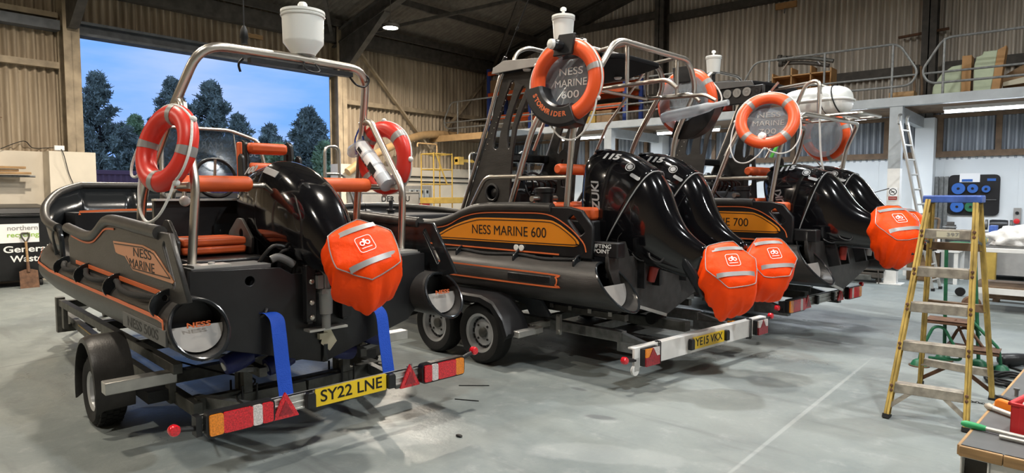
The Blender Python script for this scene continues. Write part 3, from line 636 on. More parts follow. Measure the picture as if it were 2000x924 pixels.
# ------------------------------------------------------------------ workshop side under the mezzanine
t = thing('prohibition_sign', 'round no-smoking sign on the white mezzanine post', 'sign', (-2.51, 13.415, 1.64))
b = MB(); b.box((0, 0, 0), (.15, .004, .24)); b.build('backing', 'paper', t)
Ms = frame((0, -.003, .04), (1, 0, 0), (0, 0, 1))
plate('ring', circ(.062), .003, Ms, 'black', t, holes=[circ(.05)], bev=.0005)
b = MB(); b.box((0, 0, .002), (.11, .011, .003), rot=(0, 0, R(-45)), M_=Ms); b.build('slash', 'black', t)
b = MB(); b.box((-.004, .0, .001), (.06, .012, .002), rot=(0, 0, R(15)), M_=Ms); b.build('cigarette', 'black', t)
b = MB(); b.box((0, -.003, -.075), (.14, .003, .065)); cp = b.build('caption_band', 'dullred', t)
text('NO SMOKING', .022, frame((0, -.0055, -.075), (1, 0, 0), (0, 0, 1)), 'white', cp, .11)
t = thing('aluminium_ladder', 'aluminium ladder leaning against the mezzanine beam', 'ladder', (0, 0, 0))
A0, A1 = V((-1.74, 13.12, 0)), V((-2.34, 13.14, 2.9)); wv = V((.03, .2, 0)).normalized() * .19
for s_ in (-1, 1):
    b = MB(); b.beam(A0 + wv * s_, A1 + wv * s_, .03, .07, wv); b.build('stile', 'alu', t)
for k in range(11):
    c = A0.lerp(A1, (k + .7) / 11.3); b = MB(); b.tube([c - wv, c + wv], .016, 8); b.build('rung', 'alu', t)
for s_ in (-1, 1):
    b = MB(); b.box(A0 + wv * s_ + V((0, 0, .02)), (.05, .08, .05)); b.build('foot', 'tyre', t)
    b = MB(); b.tube(fillet([A1 + wv * s_ + V((0, -.05, -.05)), A1 + wv * s_ + V((0, -.02, .1)), A1 + wv * s_ + V((0, .12, .12))], .05), .022, 8); b.build('hook', 'galv', t)
# spool board
t = thing('spool_board', 'black rounded board of cable spools on the white gable wall', 'tool board', (-1.58, YB - .06, 1.62))
plate('board', rrect(.86, .82, .1), .05, frame((0, -.02, 0), (1, 0, 0), (0, 0, 1)), 'hdpe_dark', t, bev=.008)
b = MB(); b.b2((-.24, -.056, .26), (.1, -.05, .44)); b.build('pinned_sheet', 'paper', t)
b = MB(); b.b2((-.2, -.064, .27), (-.02, -.056, .32)); b.b2((.22, -.064, .28), (.36, -.05, .33)); b.build('clip_rail', 'spoolblue', t)
for i, (x, z, r, m) in enumerate([(-.25, .13, .115, 'spoolblue'), (-.01, .13, .09, 'spoolblue'), (.21, .12, .07, 'spoolblue'), (-.26, -.24, .115, 'spoolblue'), (-.03, -.24, .10, 'green')]):
    b = MB(); b.lathe([(.02, -.0), (r, 0), (r, .012), (r * .6, .014), (r * .6, .05), (r, .052), (r, .064), (.02, .064)], 24, frame((x, -.05, z), (1, 0, 0), (0, 0, 1))); s_ = b.build('spool', m, t)
    b = MB(); b.lathe([(0, .064), (.025, .064), (.025, .075), (0, .075)], 12, frame((x, -.05, z), (1, 0, 0), (0, 0, 1))); b.build('spindle', 'hdpe_dark', s_)
b = MB(); b.b2((.2, -.07, -.1), (.38, -.05, -.09)); b.build('peg_bar', 'galv', t)
t = thing('emergency_stop', 'grey control box with red stop button on the gable wall', 'switch', (-.86, YB - .08, 1.2))
b = MB(); b.b2((-.06, -.04, -.17), (.06, .04, .17)); b.build('box', 'lightplate', t, bev=.01)
b = MB(); b.lathe([(0, .0), (.022, 0), (.022, .03), (.05, .035), (.05, .05), (0, .06)], 20, frame((0, -.04, -.09), (1, 0, 0), (0, 0, 1))); b.build('stop_button', 'redplastic', t)
b = MB(); b.lathe([(0, 0), (.03, 0), (.03, .02), (0, .02)], 16, frame((0, -.04, .07), (1, 0, 0), (0, 0, 1))); b.build('dial', 'black', t)
# long rear bench against the gable
t = thing('rear_bench', 'grey steel bench along the gable wall under the spool board', 'workbench', (-.42, 15.68, 0))
b = MB(); b.b2((-1.7, -.38, .84), (1.8, .38, .89)); b.build('top', 'darksteel', t)
b = MB(); b.b2((-1.1, -.3, .1), (1.6, .3, .84)); b.build('cupboard', 'lightplate', t)
for x in (-1.62, 1.7):
    for y in (-.34, .34):
        b = MB(); b.b2((x - .03, y - .03, 0), (x + .03, y + .03, .84)); b.build('leg', 'whitepaint', t)
t = thing('bench_vice', 'dark bench vice on the rear bench left of the ladder top', 'vice', (-1.86, 15.45, .89))
b = MB(); b.b2((-.16, -.12, 0), (.16, .12, .04)); b.b2((-.08, -.08, .04), (.08, .1, .14)); b.b2((-.06, -.06, .14), (.06, .02, .2)); b.build('body', 'darksteel', t, bev=.008)
b = MB(); b.tube([(-.12, -.13, .1), (.12, -.13, .1)], .012, 8); b.build('handle', 'galv', t)
t = thing('clamp_stand', 'tall brown pole with a grey clamp head behind the step ladder', 'pole', (-2.0, 14.3, 0))
b = MB(); b.tube(fillet([(-.02, 0, 0), (.1, 0, 1.18), (-.06, 0, 1.2)], .03), .022, 8); b.build('pole', 'oldtimber', t)
b = MB(); b.b2((-.22, -.04, 1.17), (.02, .04, 1.28)); b.b2((-.12, -.03, 1.28), (-.05, .03, 1.38)); b.build('head', 'galv_dark', t, bev=.01)
for i, dx in enumerate((0, .085, .17)):
    b = MB(); b.b2((-2.24 + dx, YB - .13, 0), (-2.18 + dx, YB - .06, 2.0)); tag(b.build('steel_channel', 'galv'), ['leftmost of three grey steel channels standing against the gable wall', 'middle one of three grey steel channels standing against the gable wall', 'rightmost of three grey steel channels standing against the gable wall'][i], 'channel', 'steel channels against the gable wall')
# white workbench with rag
t = thing('white_workbench', 'white steel workbench with lower shelf at the right edge', 'workbench', (-.1, 11.6, 0))
b = MB(); b.b2((-1.0, -.55, .84), (1.4, .55, .9)); b.build('top', 'whitepaint', t, bev=.006)
b = MB(); b.b2((-.95, -.5, .90), (1.35, .5, .915)); b.build('mat', 'greyplate', t)
for x in (-.95, 1.34):
    for y in (-.5, .5):
        b = MB(); b.b2((x - .04, y - .04, .0), (x + .04, y + .04, .84)); b.build('leg', 'whitepaint', t)
b = MB(); b.b2((-.95, -.5, .26), (1.35, -.45, .34)); b.b2((-.95, .45, .26), (1.35, .5, .34)); b.build('shelf_rail', 'whitepaint', t)
b = MB(); b.b2((-.95, -.45, .34), (1.35, .45, .36)); b.build('lower_shelf', 'oldtimber', t)
def rag(name, loc, r, lab, cat, m='cloth', sc=(1, 1, .5), seed=0):
    b = MB(); b.ico((0, 0, 0), 1, 4); rnd = V((seed * 7.3, 2, 1))
    for v in b.bm.verts:
        n_ = noise.noise(v.co * 2.1 + rnd) * .35 + noise.noise(v.co * 5.3 + rnd) * .14
        c = v.co * (1 + n_); v.co = (c.x * r * sc[0], c.y * r * sc[1], max(-.55, c.z) * r * sc[2] + .55 * r * sc[2])
    o = b.build(name, m, ang=180); o.location = loc; return tag(o, lab, cat)
rag('cotton_rag', (-.62, 11.45, .916), .24, 'crumpled white cotton rag heaped on the white workbench', 'rag', sc=(1.25, .8, .75))
rag('cotton_rag', (-.22, 11.5, .916), .26, 'second white rag at the right edge behind the heaped one', 'rag', sc=(1.2, .9, .9), seed=3)
t = thing('mug', 'pale green mug on the white workbench', 'mug', (-1.0, 11.75, .916)); b = MB(); b.lathe([(0, 0), (.036, 0), (.04, .01), (.04, .095), (.035, .095), (.034, .012), (0, .012)], 24); b.build('cup', 'mould', t)
b = MB(); b.tube(fillet([(.038, 0, .075), (.07, 0, .075), (.07, 0, .025), (.038, 0, .025)], .02), .006, 8); b.build('handle', 'mould', t)
t = thing('bench_vice', 'blue bench vice on the white workbench', 'vice', (-.72, 12.0, .916))
b = MB(); b.b2((-.2, -.12, 0), (.2, .12, .05)); b.b2((-.1, -.08, .05), (.2, .08, .2)); b.b2((-.24, -.1, .1), (-.14, .1, .26)); b.b2((.05, -.1, .2), (.16, .1, .27)); b.build('body', 'bluepaint', t, bev=.01)
b = MB(); b.tube([(-.32, 0, .14), (-.14, 0, .14)], .02, 10); b.tube([(-.3, -.12, .14), (-.3, .12, .14)], .01, 8); b.build('screw', 'galv', t)
t = thing('bench_grinder', 'dark bench grinder on the rear bench right of the ladder', 'grinder', (-1.1, 15.5, .89))
b = MB(); b.b2((-.12, -.1, 0), (.12, .1, .05)); b.lathe([(0, -.14), (.09, -.14), (.1, -.1), (.1, .1), (.09, .14), (0, .14)], 20, frame((0, 0, .16), (0, 1, 0), (0, 0, 1))); b.build('motor', 'engine', t)
for s_ in (-1, 1):
    b = MB(); b.lathe([(0, -.02), (.1, -.02), (.1, .02), (0, .02)], 24, frame((s_ * .19, 0, .16), (0, 1, 0), (0, 0, 1))); b.build('wheel', 'galv_dark', t)
t = thing('white_trestle_table', 'low white steel table behind the orange prop bag of the far boat', 'table', (-2.1, 14.6, 0))
b = MB(); b.b2((-.5, -.5, .58), (.55, .5, .63)); b.build('top', 'whitepaint', t)
for x in (-.45, .5):
    for y in (-.45, .45):
        b = MB(); b.b2((x - .03, y - .03, 0), (x + .03, y + .03, .58)); b.build('leg', 'whitepaint', t)
b = MB(); b.b2((-.45, -.47, .2), (.5, -.43, .25)); b.build('rail', 'whitepaint', t)
for i, (x, y, lab, m) in enumerate([(-2.2, 14.62, 'brown carton under the low white table', 'cardboard')]):
    b = MB(); b.b2((x - .2, y - .3, 0), (x + .25, y + .3, .5)); tag(b.build('carton', m, bev=.01), lab, 'box')
b = MB(); b.b2((-1.32, 15.0, .0), (-1.08, 15.25, .8)); tag(b.build('yellow_cabinet', 'yellowframe', bev=.02), 'yellow steel locker under the rear bench', 'locker')
t = thing('chainsaw', 'orange chainsaw standing on the floor behind the far boat', 'chainsaw', (-3.3, 13.1, 0), R(20))
b = MB(); b.b2((-.2, -.1, .02), (.14, .1, .20)); b.prism([(-.2, .2), (-.2, .34), (-.1, .38), (0, .26), (.0, .2)], .18, frame((0, 0, 0), (1, 0, 0), (0, 0, 1))); b.build('body', 'orangeplastic', t, bev=.025)
b = MB(); b.tube(fillet([(-.12, -.11, .1), (-.02, -.11, .42), (.12, -.11, .42), (.18, -.11, .1)], .06), .018, 8); b.build('handle', 'engine', t)
b = MB(); b.b2((.14, -.015, .06), (.55, .015, .16)); b.build('guide_bar', 'galv_dark', t, bev=.01)
for i in range(3):
    b = MB(); b.b2((-.34, -.42, .13 * i + .10), (.34, .42, .13 * i + .2)); b.b2((-.3, -.38, .13 * i + .08), (.3, .38, .13 * i + .10))
    if i == 0:
        for sx in (-.26, .26):
            for sy in (-.32, .32): b.lathe([(0, -.02), (.05, -.02), (.05, .02), (0, .02)], 12, frame((sx, sy, .05), (1, 0, 0), (0, 0, 1)))
    o = b.build('moving_skate', 'darksteel', bev=.01); o.location = (-2.95 + .02 * i, 13.75, 0); tag(o, ['bottom dark moving skate with castors beside the chainsaw', 'middle dark moving skate of the stack beside the chainsaw', 'topmost dark moving skate of the stack beside the chainsaw'][i], 'skate', 'stack of moving skates')
b = MB(); b.tube([(-2.66, 13.3, .0), (-2.72, 13.3, .9), (-2.95, 13.3, 1.62), (-2.55, 13.3, 1.74)], .01, 6); tag(b.build('bent_wire', 'darksteel'), 'thin bent dark rod standing before the white post', 'rod')
for i, (x, y, r) in enumerate([(-1.35, 12.6, .07)]):
    b = MB(); b.lathe([(0, -.03), (r, -.03), (r, .03), (0, .03)], 16, frame((x, y, r), (1, 0, 0), (0, 0, 1))); tag(b.build('loose_castor', 'tyre'), 'loose black castor on the floor left of the white workbench', 'castor')
for i in range(2):
    b = MB(); b.b2((-1.0 + .05 * i, 12.3, .04 + .05 * i), (1.2, 12.42, .085 + .05 * i)); b.b2((-.9 + .05 * i, 12.25, .0 + .09 * i), (-.82, 12.47, .04 + .05 * i)) if i == 0 else None; tag(b.build('timber_length', 'oldtimber'), ['lower old timber length on the floor under the white workbench', 'upper old timber length on the floor under the white workbench'][i], 'timber', 'timber lengths under the white workbench')
# ------------------------------------------------------------------ shared boat-yard builders
def pose(cx, cy, hd, dx=0., dz=0.):
    """camera-ground point and heading (degrees left of the camera's forward) -> location, rotation in the hall's axes"""
    a = R(40.9); x = cx * math.cos(a) - cy * math.sin(a); y = cx * math.sin(a) + cy * math.cos(a)
    rz = R(90 + hd + 40.9); return (x + math.cos(rz) * dx, y + math.sin(rz) * dx, dz), rz
P1 = pose(-1.0575, 4.1765, 44.5); P2 = pose(1.83, 6.03, 46); P3 = pose(3.825, 7.935, 41.5, -.66, .03); T3 = pose(3.825, 7.935, 41.0)
def W(P, p):                                    # local point of a boat -> hall point
    c, s = math.cos(P[1]), math.sin(P[1]); return (P[0][0] + c * p[0] - s * p[1], P[0][1] + s * p[0] + c * p[1], P[0][2] + p[2])
PORT = lambda x, y, z: frame((x, y, z), (-1, 0, 0), (0, 0, 1))      # a face seen from the port side
STBD = lambda x, y, z: frame((x, y, z), (1, 0, 0), (0, 0, 1))
AFT = lambda x, y, z: frame((x, y, z), (0, -1, 0), (0, 0, 1))       # a face seen from astern

def wheel(parent, loc, r, w, rimr, slots, side, tread=True, name='wheel'):
    """tyre + pressed rim; side = +1 when the outer face looks to +Y"""
    Mw = frame(loc, (1, 0, 0), (0, 0, 1)) if side < 0 else frame(loc, (-1, 0, 0), (0, 0, 1))   # local +Z points outboard
    b = MB(); h = w / 2
    pr = [(rimr, -h * .8), (rimr + .02, -h * .95), (r - .03, -h), (r - .008, -h * .8), (r, -h * .45), (r, h * .45), (r - .008, h * .8), (r - .03, h), (rimr + .02, h * .95), (rimr, h * .8)]
    b.lathe(pr, 48, Mw, True)
    if tread:
        for k in range(30):
            for j, zz in enumerate((-h * .62, -h * .2, h * .2, h * .62)):
                a = 2 * PI * (k + .5 * (j % 2)) / 30
                b.box((math.cos(a) * (r + .001), math.sin(a) * (r + .001), zz), (.012, r * .15, h * .34), rot=(0, 0, a), M_=Mw)
    t = b.build('tyre', 'tyre', parent)
    b = MB()
    b.lathe([(rimr - .005, -h * .75), (rimr + .012, h * .83), (rimr + .004, h * .86), (rimr - .02, h * .74), (rimr - .03, h * .1), (rimr * .82, h * .02), (rimr * .66, h * .30), (rimr * .45, h * .34), (rimr * .3, h * .2), (0, h * .2)], 40, Mw)
    rm = b.build('rim', 'rim', parent)
    b = MB()
    for k in range(slots):
        a = 2 * PI * k / slots; q = (rimr * .76, h * .18)
        b.box((math.cos(a) * q[0], math.sin(a) * q[0], q[1]), (rimr * .12, rimr * .2, .012), rot=(0, R(-38), a) if False else (0, 0, a), M_=Mw)
    for k in range(4):
        a = 2 * PI * (k + .5) / 4; b.lathe([(0, h * .36), (.012, h * .36), (.012, h * .42), (0, h * .44)], 8, Mw @ Matrix.Translation((math.cos(a) * rimr * .48, math.sin(a) * rimr * .48, 0)))
    b.build('vent_slots', 'engine', rm)
    b = MB(); b.lathe([(rimr * .26, h * .2), (rimr * .26, h * .5), (rimr * .2, h * .58), (0, h * .6)], 20, Mw); b.build('hub_cap', 'galv_dark' if slots > 12 else 'engine', rm)
    return t

def light_board(P, loc, yaw, half, h, style, lab, plate_txt=None, tail=''):
    t = thing('light_board', lab, 'light board', W(P, loc), P[1] + R(yaw))
    m = 'whitepaint' if style == 'white' else 'alu'
    b = MB()
    if style == 'white':
        b.b2((-.012, -half, -h / 2), (.012, half, h / 2)); b.b2((.012, -half, h / 2 - .015), (.06, half, h / 2))
        for s in (-1, 1):
            if s > 0: b.lathe([(0, -.012), (.045, -.012), (.045, .012), (0, .012)], 20, AFT(0, half - .02, -h / 2 - .02)); b.b2((-.012, half - .065, -h / 2 - .03), (.012, half - .0, 0))
    else:
        for z0, z1, x in ((-.5, -.36, -.014), (-.36, -.06, -.006), (-.06, .06, -.014), (.06, .36, -.006), (.36, .5, -.014)):
            b.b2((x, -half, h * z0), (.012, half, h * z1))
        b.b2((-.014, -half, h / 2 - .006), (.03, half, h / 2))
    b.build('rail', m, t, bev=.002)
    F = lambda y, z=0., x=-.014: AFT(x, y, z)
    if style != 'white':
        for s in (1, -1):
            b = MB(); b.b2((-.03, s * half - .02, -h * .62), (.04, s * half + .012, h * .55)) if s > 0 else b.b2((-.02, s * half - .006, -h * .5), (.03, s * half + .006, h * .5)); b.build('end_cap', 'engine', t)
    for s in (1, -1):
        if style == 'white':
            c = s * (half - .17); b = MB(); b.box((-.035, c, 0), (.05, .20, .15)); lt = b.build('tail_light', 'engine', t, bev=.006)
            b = MB(); b.box((-.066, c, -.035), (.02, .185, .075)); b.prism([(-.05, .0), (.05, .0), (.0, .075)], .02, AFT(-.066, c, 0)); b.build('red_lens', 'darkred', lt)
            b = MB(); b.prism([(-.0925, .003), (-.055, .003), (-.008, .073), (-.0925, .073)], .016, AFT(-.066, c, 0)); b.build('amber_lens', 'amberlens' if s > 0 else 'clearlens', lt)
            b = MB(); b.prism([(.055, .003), (.0925, .003), (.0925, .073), (.008, .073)], .016, AFT(-.066, c, 0)); b.build('clear_lens', 'clearlens', lt)
            b = MB(); q = c - s * .16; b.tube(fillet([(.02, q - .012, h / 2 + .01), (-.022, q - .012, h / 2 + .01), (-.022, q - .012, -h / 2 - .02), (.02, q - .012, -h / 2 - .02), (.02, q + .016, -h / 2 - .02), (-.022, q + .016, -h / 2 - .01), (-.022, q + .012, h / 2 + .01), (.02, q + .012, h / 2 + .01)], .012), .005, 6); b.build('bungee_cord', 'blackrope', t)
        else:
            c = s * (half - .225); L = .36
            b = MB(); b.prism(rrect(L + .03, h * 1.28 + .02, .03), .05, F(c, 0, -.036)); lt = b.build('tail_light', 'engine', t)
            seg = [('amber_lens', 'amberlens', -L / 2, -L / 2 + .075), ('red_lens', 'redlens', -L / 2 + .075, .06), ('reversing_lens', 'clearlens', .06, .115), ('red_lens', 'redlens', .115, L / 2)]
            for nm, mm, u0, u1 in seg:
                u0, u1 = (u0, u1) if s > 0 else (-u1, -u0)
                b = MB(); b.prism(p2f([(u0, -h * .62), (u1, -h * .62), (u1, h * .62), (u0, h * .62)], .012, 2), .016, F(c, 0, -.066)); b.build(nm, mm, lt)
            tr = .065; q = s * (half - .5 if half < 1.0 else half - .56)
            b = MB(); b.prism(p2f([(-.085, -.075), (.085, -.075), (0, .085)], .008, 2), .012, F(q, 0, -.024)); rf = b.build('triangle_reflector', 'redlens', t)
            b = MB(); b.prism([(-.045, -.05), (.045, -.05), (0, .038)], .004, F(q, -.004, -.031)); b.build('inner_triangle', 'darkred', rf)
    if style == 'alu' and plate_txt:
        b = MB(); b.box((0, -(half - .48), -.01), (.06, .014, h + .04)); b.tube([(-.01, -(half - .48), h / 2 + .015), (-.01, -(half - .48), h / 2 + .035)], .010, 8); b.build('clamp', 'engine_grey', t)
    if plate_txt:
        pc = plate_txt[1]
        b = MB(); b.prism(rrect(.52, .111, .008, 2), .008, F(pc, plate_txt[2], -.022)); npl = b.build('number_plate', 'yellowplate', t)
        text(plate_txt[0], .105, F(pc, plate_txt[2] + .002, -.027), 'black', npl, .45, bold=.0012, name='registration')
        for s in (1, -1):
            b = MB(); b.prism([(-.03, -.05), (.03, -.05), (.03, .03), (.02, .05), (-.02, .05), (-.03, .03)], .04, F(pc + s * .295, plate_txt[2], -.03)); b.build('plate_lamp', 'engine', t, bev=.006)
    elif style == 'alu':
        for y in (.22, -.22):
            b = MB(); b.prism(rrect(.05, h * .95, .01, 2), .04, F(y, 0, -.03)); b.build('plate_lamp', 'engine', t, bev=.006)
    # side markers on stalks
    for s in (1, -1):
        b = MB(); b.tube([(.0, s * (half - .02), -.02 if s > 0 else .03), (.0, s * (half + .1), .0 if s > 0 else .06)], .016, 8); st = b.build('marker_stalk', 'engine', t)
        b = MB(); b.lathe([(0, -.03), (.03, -.03), (.032, .0), (.026, .012), (0, .016)], 18, AFT(-.012, s * (half + .115), .0 if s > 0 else .07)); b.build('marker_lamp', 'redlens', st)
    return t

def ring_buoy(loc, normal, OD, minor, m, lab, group, up=(0, 0, 1), ropes=True, spin=0., bands=4, loops=None):
    """lifebuoy: torus with flattened tube, reflective bands, grab line"""
    n = V(normal).normalized(); u = V(up).cross(n).normalized(); v = n.cross(u)
    t = thing('lifebuoy', lab, 'lifebuoy', loc, group=group); Rm = OD / 2 - minor
    Mb = Matrix((u, v, n)).transposed().to_4x4()
    t.matrix_world = Matrix.Translation(V(loc)) @ Mb
    N = 64
    b = MB(); b.tube([(Rm * math.cos(2 * PI * k / N), Rm * math.sin(2 * PI * k / N), 0) for k in range(N)], minor, 16, True, flat=.86); ring = b.build('ring', m, t)
    for q in range(bands):
        a0 = spin + 2 * PI * (q + .5) / bands; w = .05 / Rm
        b = MB(); b.tube([(Rm * math.cos(a0 + w * (k / 4 - .5) * 1.), Rm * math.sin(a0 + w * (k / 4 - .5)), 0) for k in range(5)], minor * 1.025, 16, caps=False, flat=.87); b.build('reflective_band', 'reflect', t)
    if ropes:
        pts = []; K = 4
        for q in range(K):
            a0 = spin + 2 * PI * q / K
            sag = loops[q] if loops else .0
            for f in (0, .12, .3, .5, .7, .88):
                a = a0 + 2 * PI / K * f; rr = OD / 2 - .006 + sag * .45 * math.sin(PI * f)
                p = V((rr * math.cos(a), rr * math.sin(a), minor * (.15 + .35 * math.sin(PI * f))))
                p += (Mb.inverted().to_3x3() @ V((0, 0, -1))) * sag * math.sin(PI * f) * .8
                pts.append(p)
        b = MB(); b.tube(spl(pts, 4, True), .0085, 8, True); rp = b.build('grab_line', 'rope', t)
        for q in range(K):
            a0 = spin + 2 * PI * q / K; b = MB(); b.ico((OD / 2 * math.cos(a0), OD / 2 * math.sin(a0), .0), .022, 2); b.build('rope_knot', 'rope', rp)
    return t

def prop_bag(P, c, n, Rr, depth, lab, sag=.12, seed=0, roll=0., wide=1.):
    """orange prop cover: flat round face with stripes and a logo, gathered cloth behind"""
    t = thing('propeller_bag', lab, 'propeller bag', W(P, c), P[1], group='orange propeller bags')
    n = V(n).normalized(); u = V((0, 0, 1)).cross(n).normalized(); v = n.cross(u)       # u sideways, v up on the face
    if roll: u, v = u * math.cos(roll) + v * math.sin(roll), v * math.cos(roll) - u * math.sin(roll)
    NS = 72; rs = []; rnd = V((seed * 3.1, seed, .5))
    prof = [(.02, .050), (.25, .049), (.5, .045), (.75, .036), (.93, .016), (1.0, -.004), (1.04, -.05), (1.10 * wide, -.25), (1.10 * wide, -.45), (1.05 * wide, -.62), (.95 * wide, -.78), (.82 * wide, -.9), (.66, -1.0), (.45, -1.08), (.1, -1.1)]
    def hexr(a, f):
        q = ((a - .35 + .1 * seed) % (PI / 3)) - PI / 6; return 1 + (.95 / math.cos(q) ** .8 - 1 + .05 * math.cos(2 * a + seed)) * min(1, f * 1.1)
    def surf(f, d, a):
        ex = hexr(a, f)
        p = (u * math.cos(a) + v * math.sin(a)) * f * Rr * ex + n * (d * (depth if d < 0 else 1))
        k = max(0, -d)
        if k > .03:
            w = noise.noise(V((math.cos(a) * 2.6, math.sin(a) * 2.6, k * 2.2)) + rnd) * .13 + (.5 - abs(noise.noise(V((math.cos(a) * 4, math.sin(a) * 4, k * 1.6)) + rnd)) * 2.4) * .12 + noise.noise(V((math.cos(a) * 9, math.sin(a) * 9, k * 4.)) + rnd) * .03
            p = p * (1 + w * min(1, k * 3)) + V((0, 0, -1)) * sag * math.sin(min(1, k) * PI * .5) * (1.05 - .75 * math.sin(a))
        else: p += n * (noise.noise(p * 6 + rnd) * .016 + (.3 - abs(noise.noise(p * 9 + rnd))) * .016) * min(1, f * 1.2)
        return p
    for f, d in prof: rs.append([surf(f, d, 2 * PI * k / NS) for k in range(NS)])
    b = MB(); b.rings(rs); b.build('cloth', 'fluo', t, ang=180, sub=1)
    def onface(x, y, off=.006):
        r = math.hypot(x, y) / Rr; a = math.atan2(y, x)
        for (f0, d0), (f1, d1) in zip(prof, prof[1:]):
            if f0 <= r <= f1 or r < f0: break
        q = 0 if f1 == f0 else max(0, min(1, (r - f0) / (f1 - f0)));
        return u * x + v * y + n * (d0 + (d1 - d0) * q + off + noise.noise((u * x + v * y + n * d0) * 6 + rnd) * .012 * min(1, r * 1.2))
    for y0, half in ((.60, .62), (-.52, .74)):
        b = MB(); lo = []; hi = []
        for k in range(13):
            x = (-half + 2 * half * k / 12) * Rr; lo.append(b.bm.verts.new(onface(x, (y0 - .085) * Rr))); hi.append(b.bm.verts.new(onface(x, (y0 + .085) * Rr)))
        for k in range(12): b.bm.faces.new((lo[k], lo[k + 1], hi[k + 1], hi[k]))
        b.build('reflective_stripe', 'reflect', t)
    b = MB(); pts = [surf(1.0, -.004, 2 * PI * k / NS) + n * .004 for k in range(NS)]; b.tube(pts, .004, 5, True); b.build('edge_piping', 'reflect', t)
    Ml = frame(onface(0, .04 * Rr, .010), u, v); k = Rr * .52
    lg = plate('logo_frame', rrect(k, k, k * .22), .001, Ml, 'white', t, holes=[rrect(k * .93, k * .93, k * .19)], bev=.0002)
    for sx in (-1, 1):
        cx = sx * k * .16
        plate('logo_letter', circ(k * .155, 20, (cx, k * .06)), .001, Ml, 'white', lg, holes=[circ(k * .085, 20, (cx, k * .06))], bev=.0002)
    b = MB(); b.box((-.0 * k, k * .2, 0), (k * .07, k * .24, .001), M_=Ml @ Matrix.Translation((-.03 * k, 0, 0))); b.box((k * .035, k * .2, 0), (k * .06, k * .24, .001), M_=Ml); b.build('logo_stem', 'white', lg)
    b = MB()
    for q in range(9): b.box((-.28 * k + q * .07 * k, -.24 * k, 0), (.05 * k, .06 * k, .001), M_=Ml)
    b.build('logo_caption', 'white', lg)
    return t

def superloft(mb, st, pw=3.2, seg=28):
    """st: (upper XZ, lower XZ, half width, y) stations; rounded-box cross sections"""
    rs = []
    for up, lo, w, *r in st:
        U, L = V((up[0], 0, up[1])), V((lo[0], 0, lo[1])); c = (U + L) / 2; h = (U - L) / 2; p = r[0] if r else pw; ring = []
        for k in range(seg):
            a = 2 * PI * k / seg; ca, sa = math.cos(a), math.sin(a)
            e = 2 / p; x = math.copysign(abs(ca) ** e, ca); z = math.copysign(abs(sa) ** e, sa)
            ring.append(c + h * z + V((0, w * x * (1 - .14 * z), 0)))
        rs.append(ring)
    return mb.rings(rs)

def tube_collar(path, r, aft_top, aft_bot, parent, name='collar_tube', m='hdpe', cap=True, wall=.016, hullside=1, letters=None):
    """big round plastic tube with a slanted open end; path starts at the stern end, running forward"""
    seg = 40; rs = []; P = [V(p) for p in path]
    y0, z0 = P[0].y, P[0].z
    for rr in (r, r - wall):
        ring = []
        for k in range(seg):
            a = 2 * PI * k / seg; y, z = y0 + rr * math.cos(a), z0 + rr * math.sin(a); f = (z - (z0 - r)) / (2 * r)
            ring.append(V((aft_bot + (aft_top - aft_bot) * f, y, z)))
        rs.append(ring)
    b = MB(); bm = b.bm
    # outer skin
    out = [rs[0]]
    base = max(aft_top, aft_bot) + .05
    Q = [V((base, y0, z0))] + P[1:]
    n0 = V((0, 1, 0))
    for i, p in enumerate(Q):
        tdir = (Q[min(i + 1, len(Q) - 1)] - Q[max(i - 1, 0)]).normalized() if i else V((1, 0, 0))
        nn = (n0 - tdir * n0.dot(tdir)).normalized(); bn = nn.cross(tdir) * -1; bn = tdir.cross(nn)
        rr = r if len(path[0]) == 3 else r
        out.append([p + nn * math.cos(2 * PI * k / seg) * rr + bn * math.sin(2 * PI * k / seg) * rr for k in range(seg)])
        n0 = nn
    # orientation check: second ring must match the first
    if (out[1][seg // 4].z - z0) < 0:
        out[1:] = [[ring[(-k) % seg] for k in range(seg)] for ring in out[1:]]
    inner = [rs[1], [V((base + .1, v.y, v.z)) for v in rs[1]]]
    b.rings(out, caps=False); b.bm.faces.new([b.bm.verts.new(v) for v in out[-1]])
    b.rings([out[0], inner[0]], caps=False); b.rings(inner, caps=False)
    bmesh.ops.remove_doubles(bm, verts=bm.verts, dist=.0003)
    o = b.build(name, m, parent, ang=45)
    lip = MB(); lip.tube([(p + q) / 2 for p, q in zip(rs[0], rs[1])], wall * .72, 8, True); lip.build('end_lip', 'hdpe_gloss', o)
    if cap:
        d = MB(); ri = r - wall - .002
        d.lathe([(0, -.01), (ri, -.01), (ri, .01), (0, .01)], 40, AFT(base + .06, y0, z0)); d.build('end_bulkhead', 'hdpe_dark', o)
        xs = aft_bot + (aft_top - aft_bot) * .45
        pl = [(ri * math.cos(a), ri * math.sin(a)) for a in [PI + R(-3) + (PI + R(6)) * k / 20 for k in range(21)]]
        q = MB(); q.prism(pl, .008, AFT(xs + .075, y0, z0) @ Matrix.Rotation(R(-22), 4, 'X')); bp = q.build('reflection_plate', 'lightplate', o)  # pale half-disc stands in for the floor mirrored in the end cap
        if letters: text(letters, .04, AFT(xs + .03, y0, z0 + .02), 'stripe', bp, .13, bold=.001)  # stands in for lettering mirrored in the cap
    return o
def stripe(parent, pts, w, m='stripe', name='trim_stripe', nrm=(0, 1, 0), t=.004):
    P = [V(p) for p in pts]; b = MB(); nr = V(nrm)
    lo = []; rs = []
    for i, p in enumerate(P):
        d = (P[min(i + 1, len(P) - 1)] - P[max(i - 1, 0)]).normalized(); s = nr.cross(d).normalized() * w / 2
        rs.append([p - s, p + s, p + s + nr * t, p - s + nr * t])
    b.rings(rs); return b.build(name, m, parent)
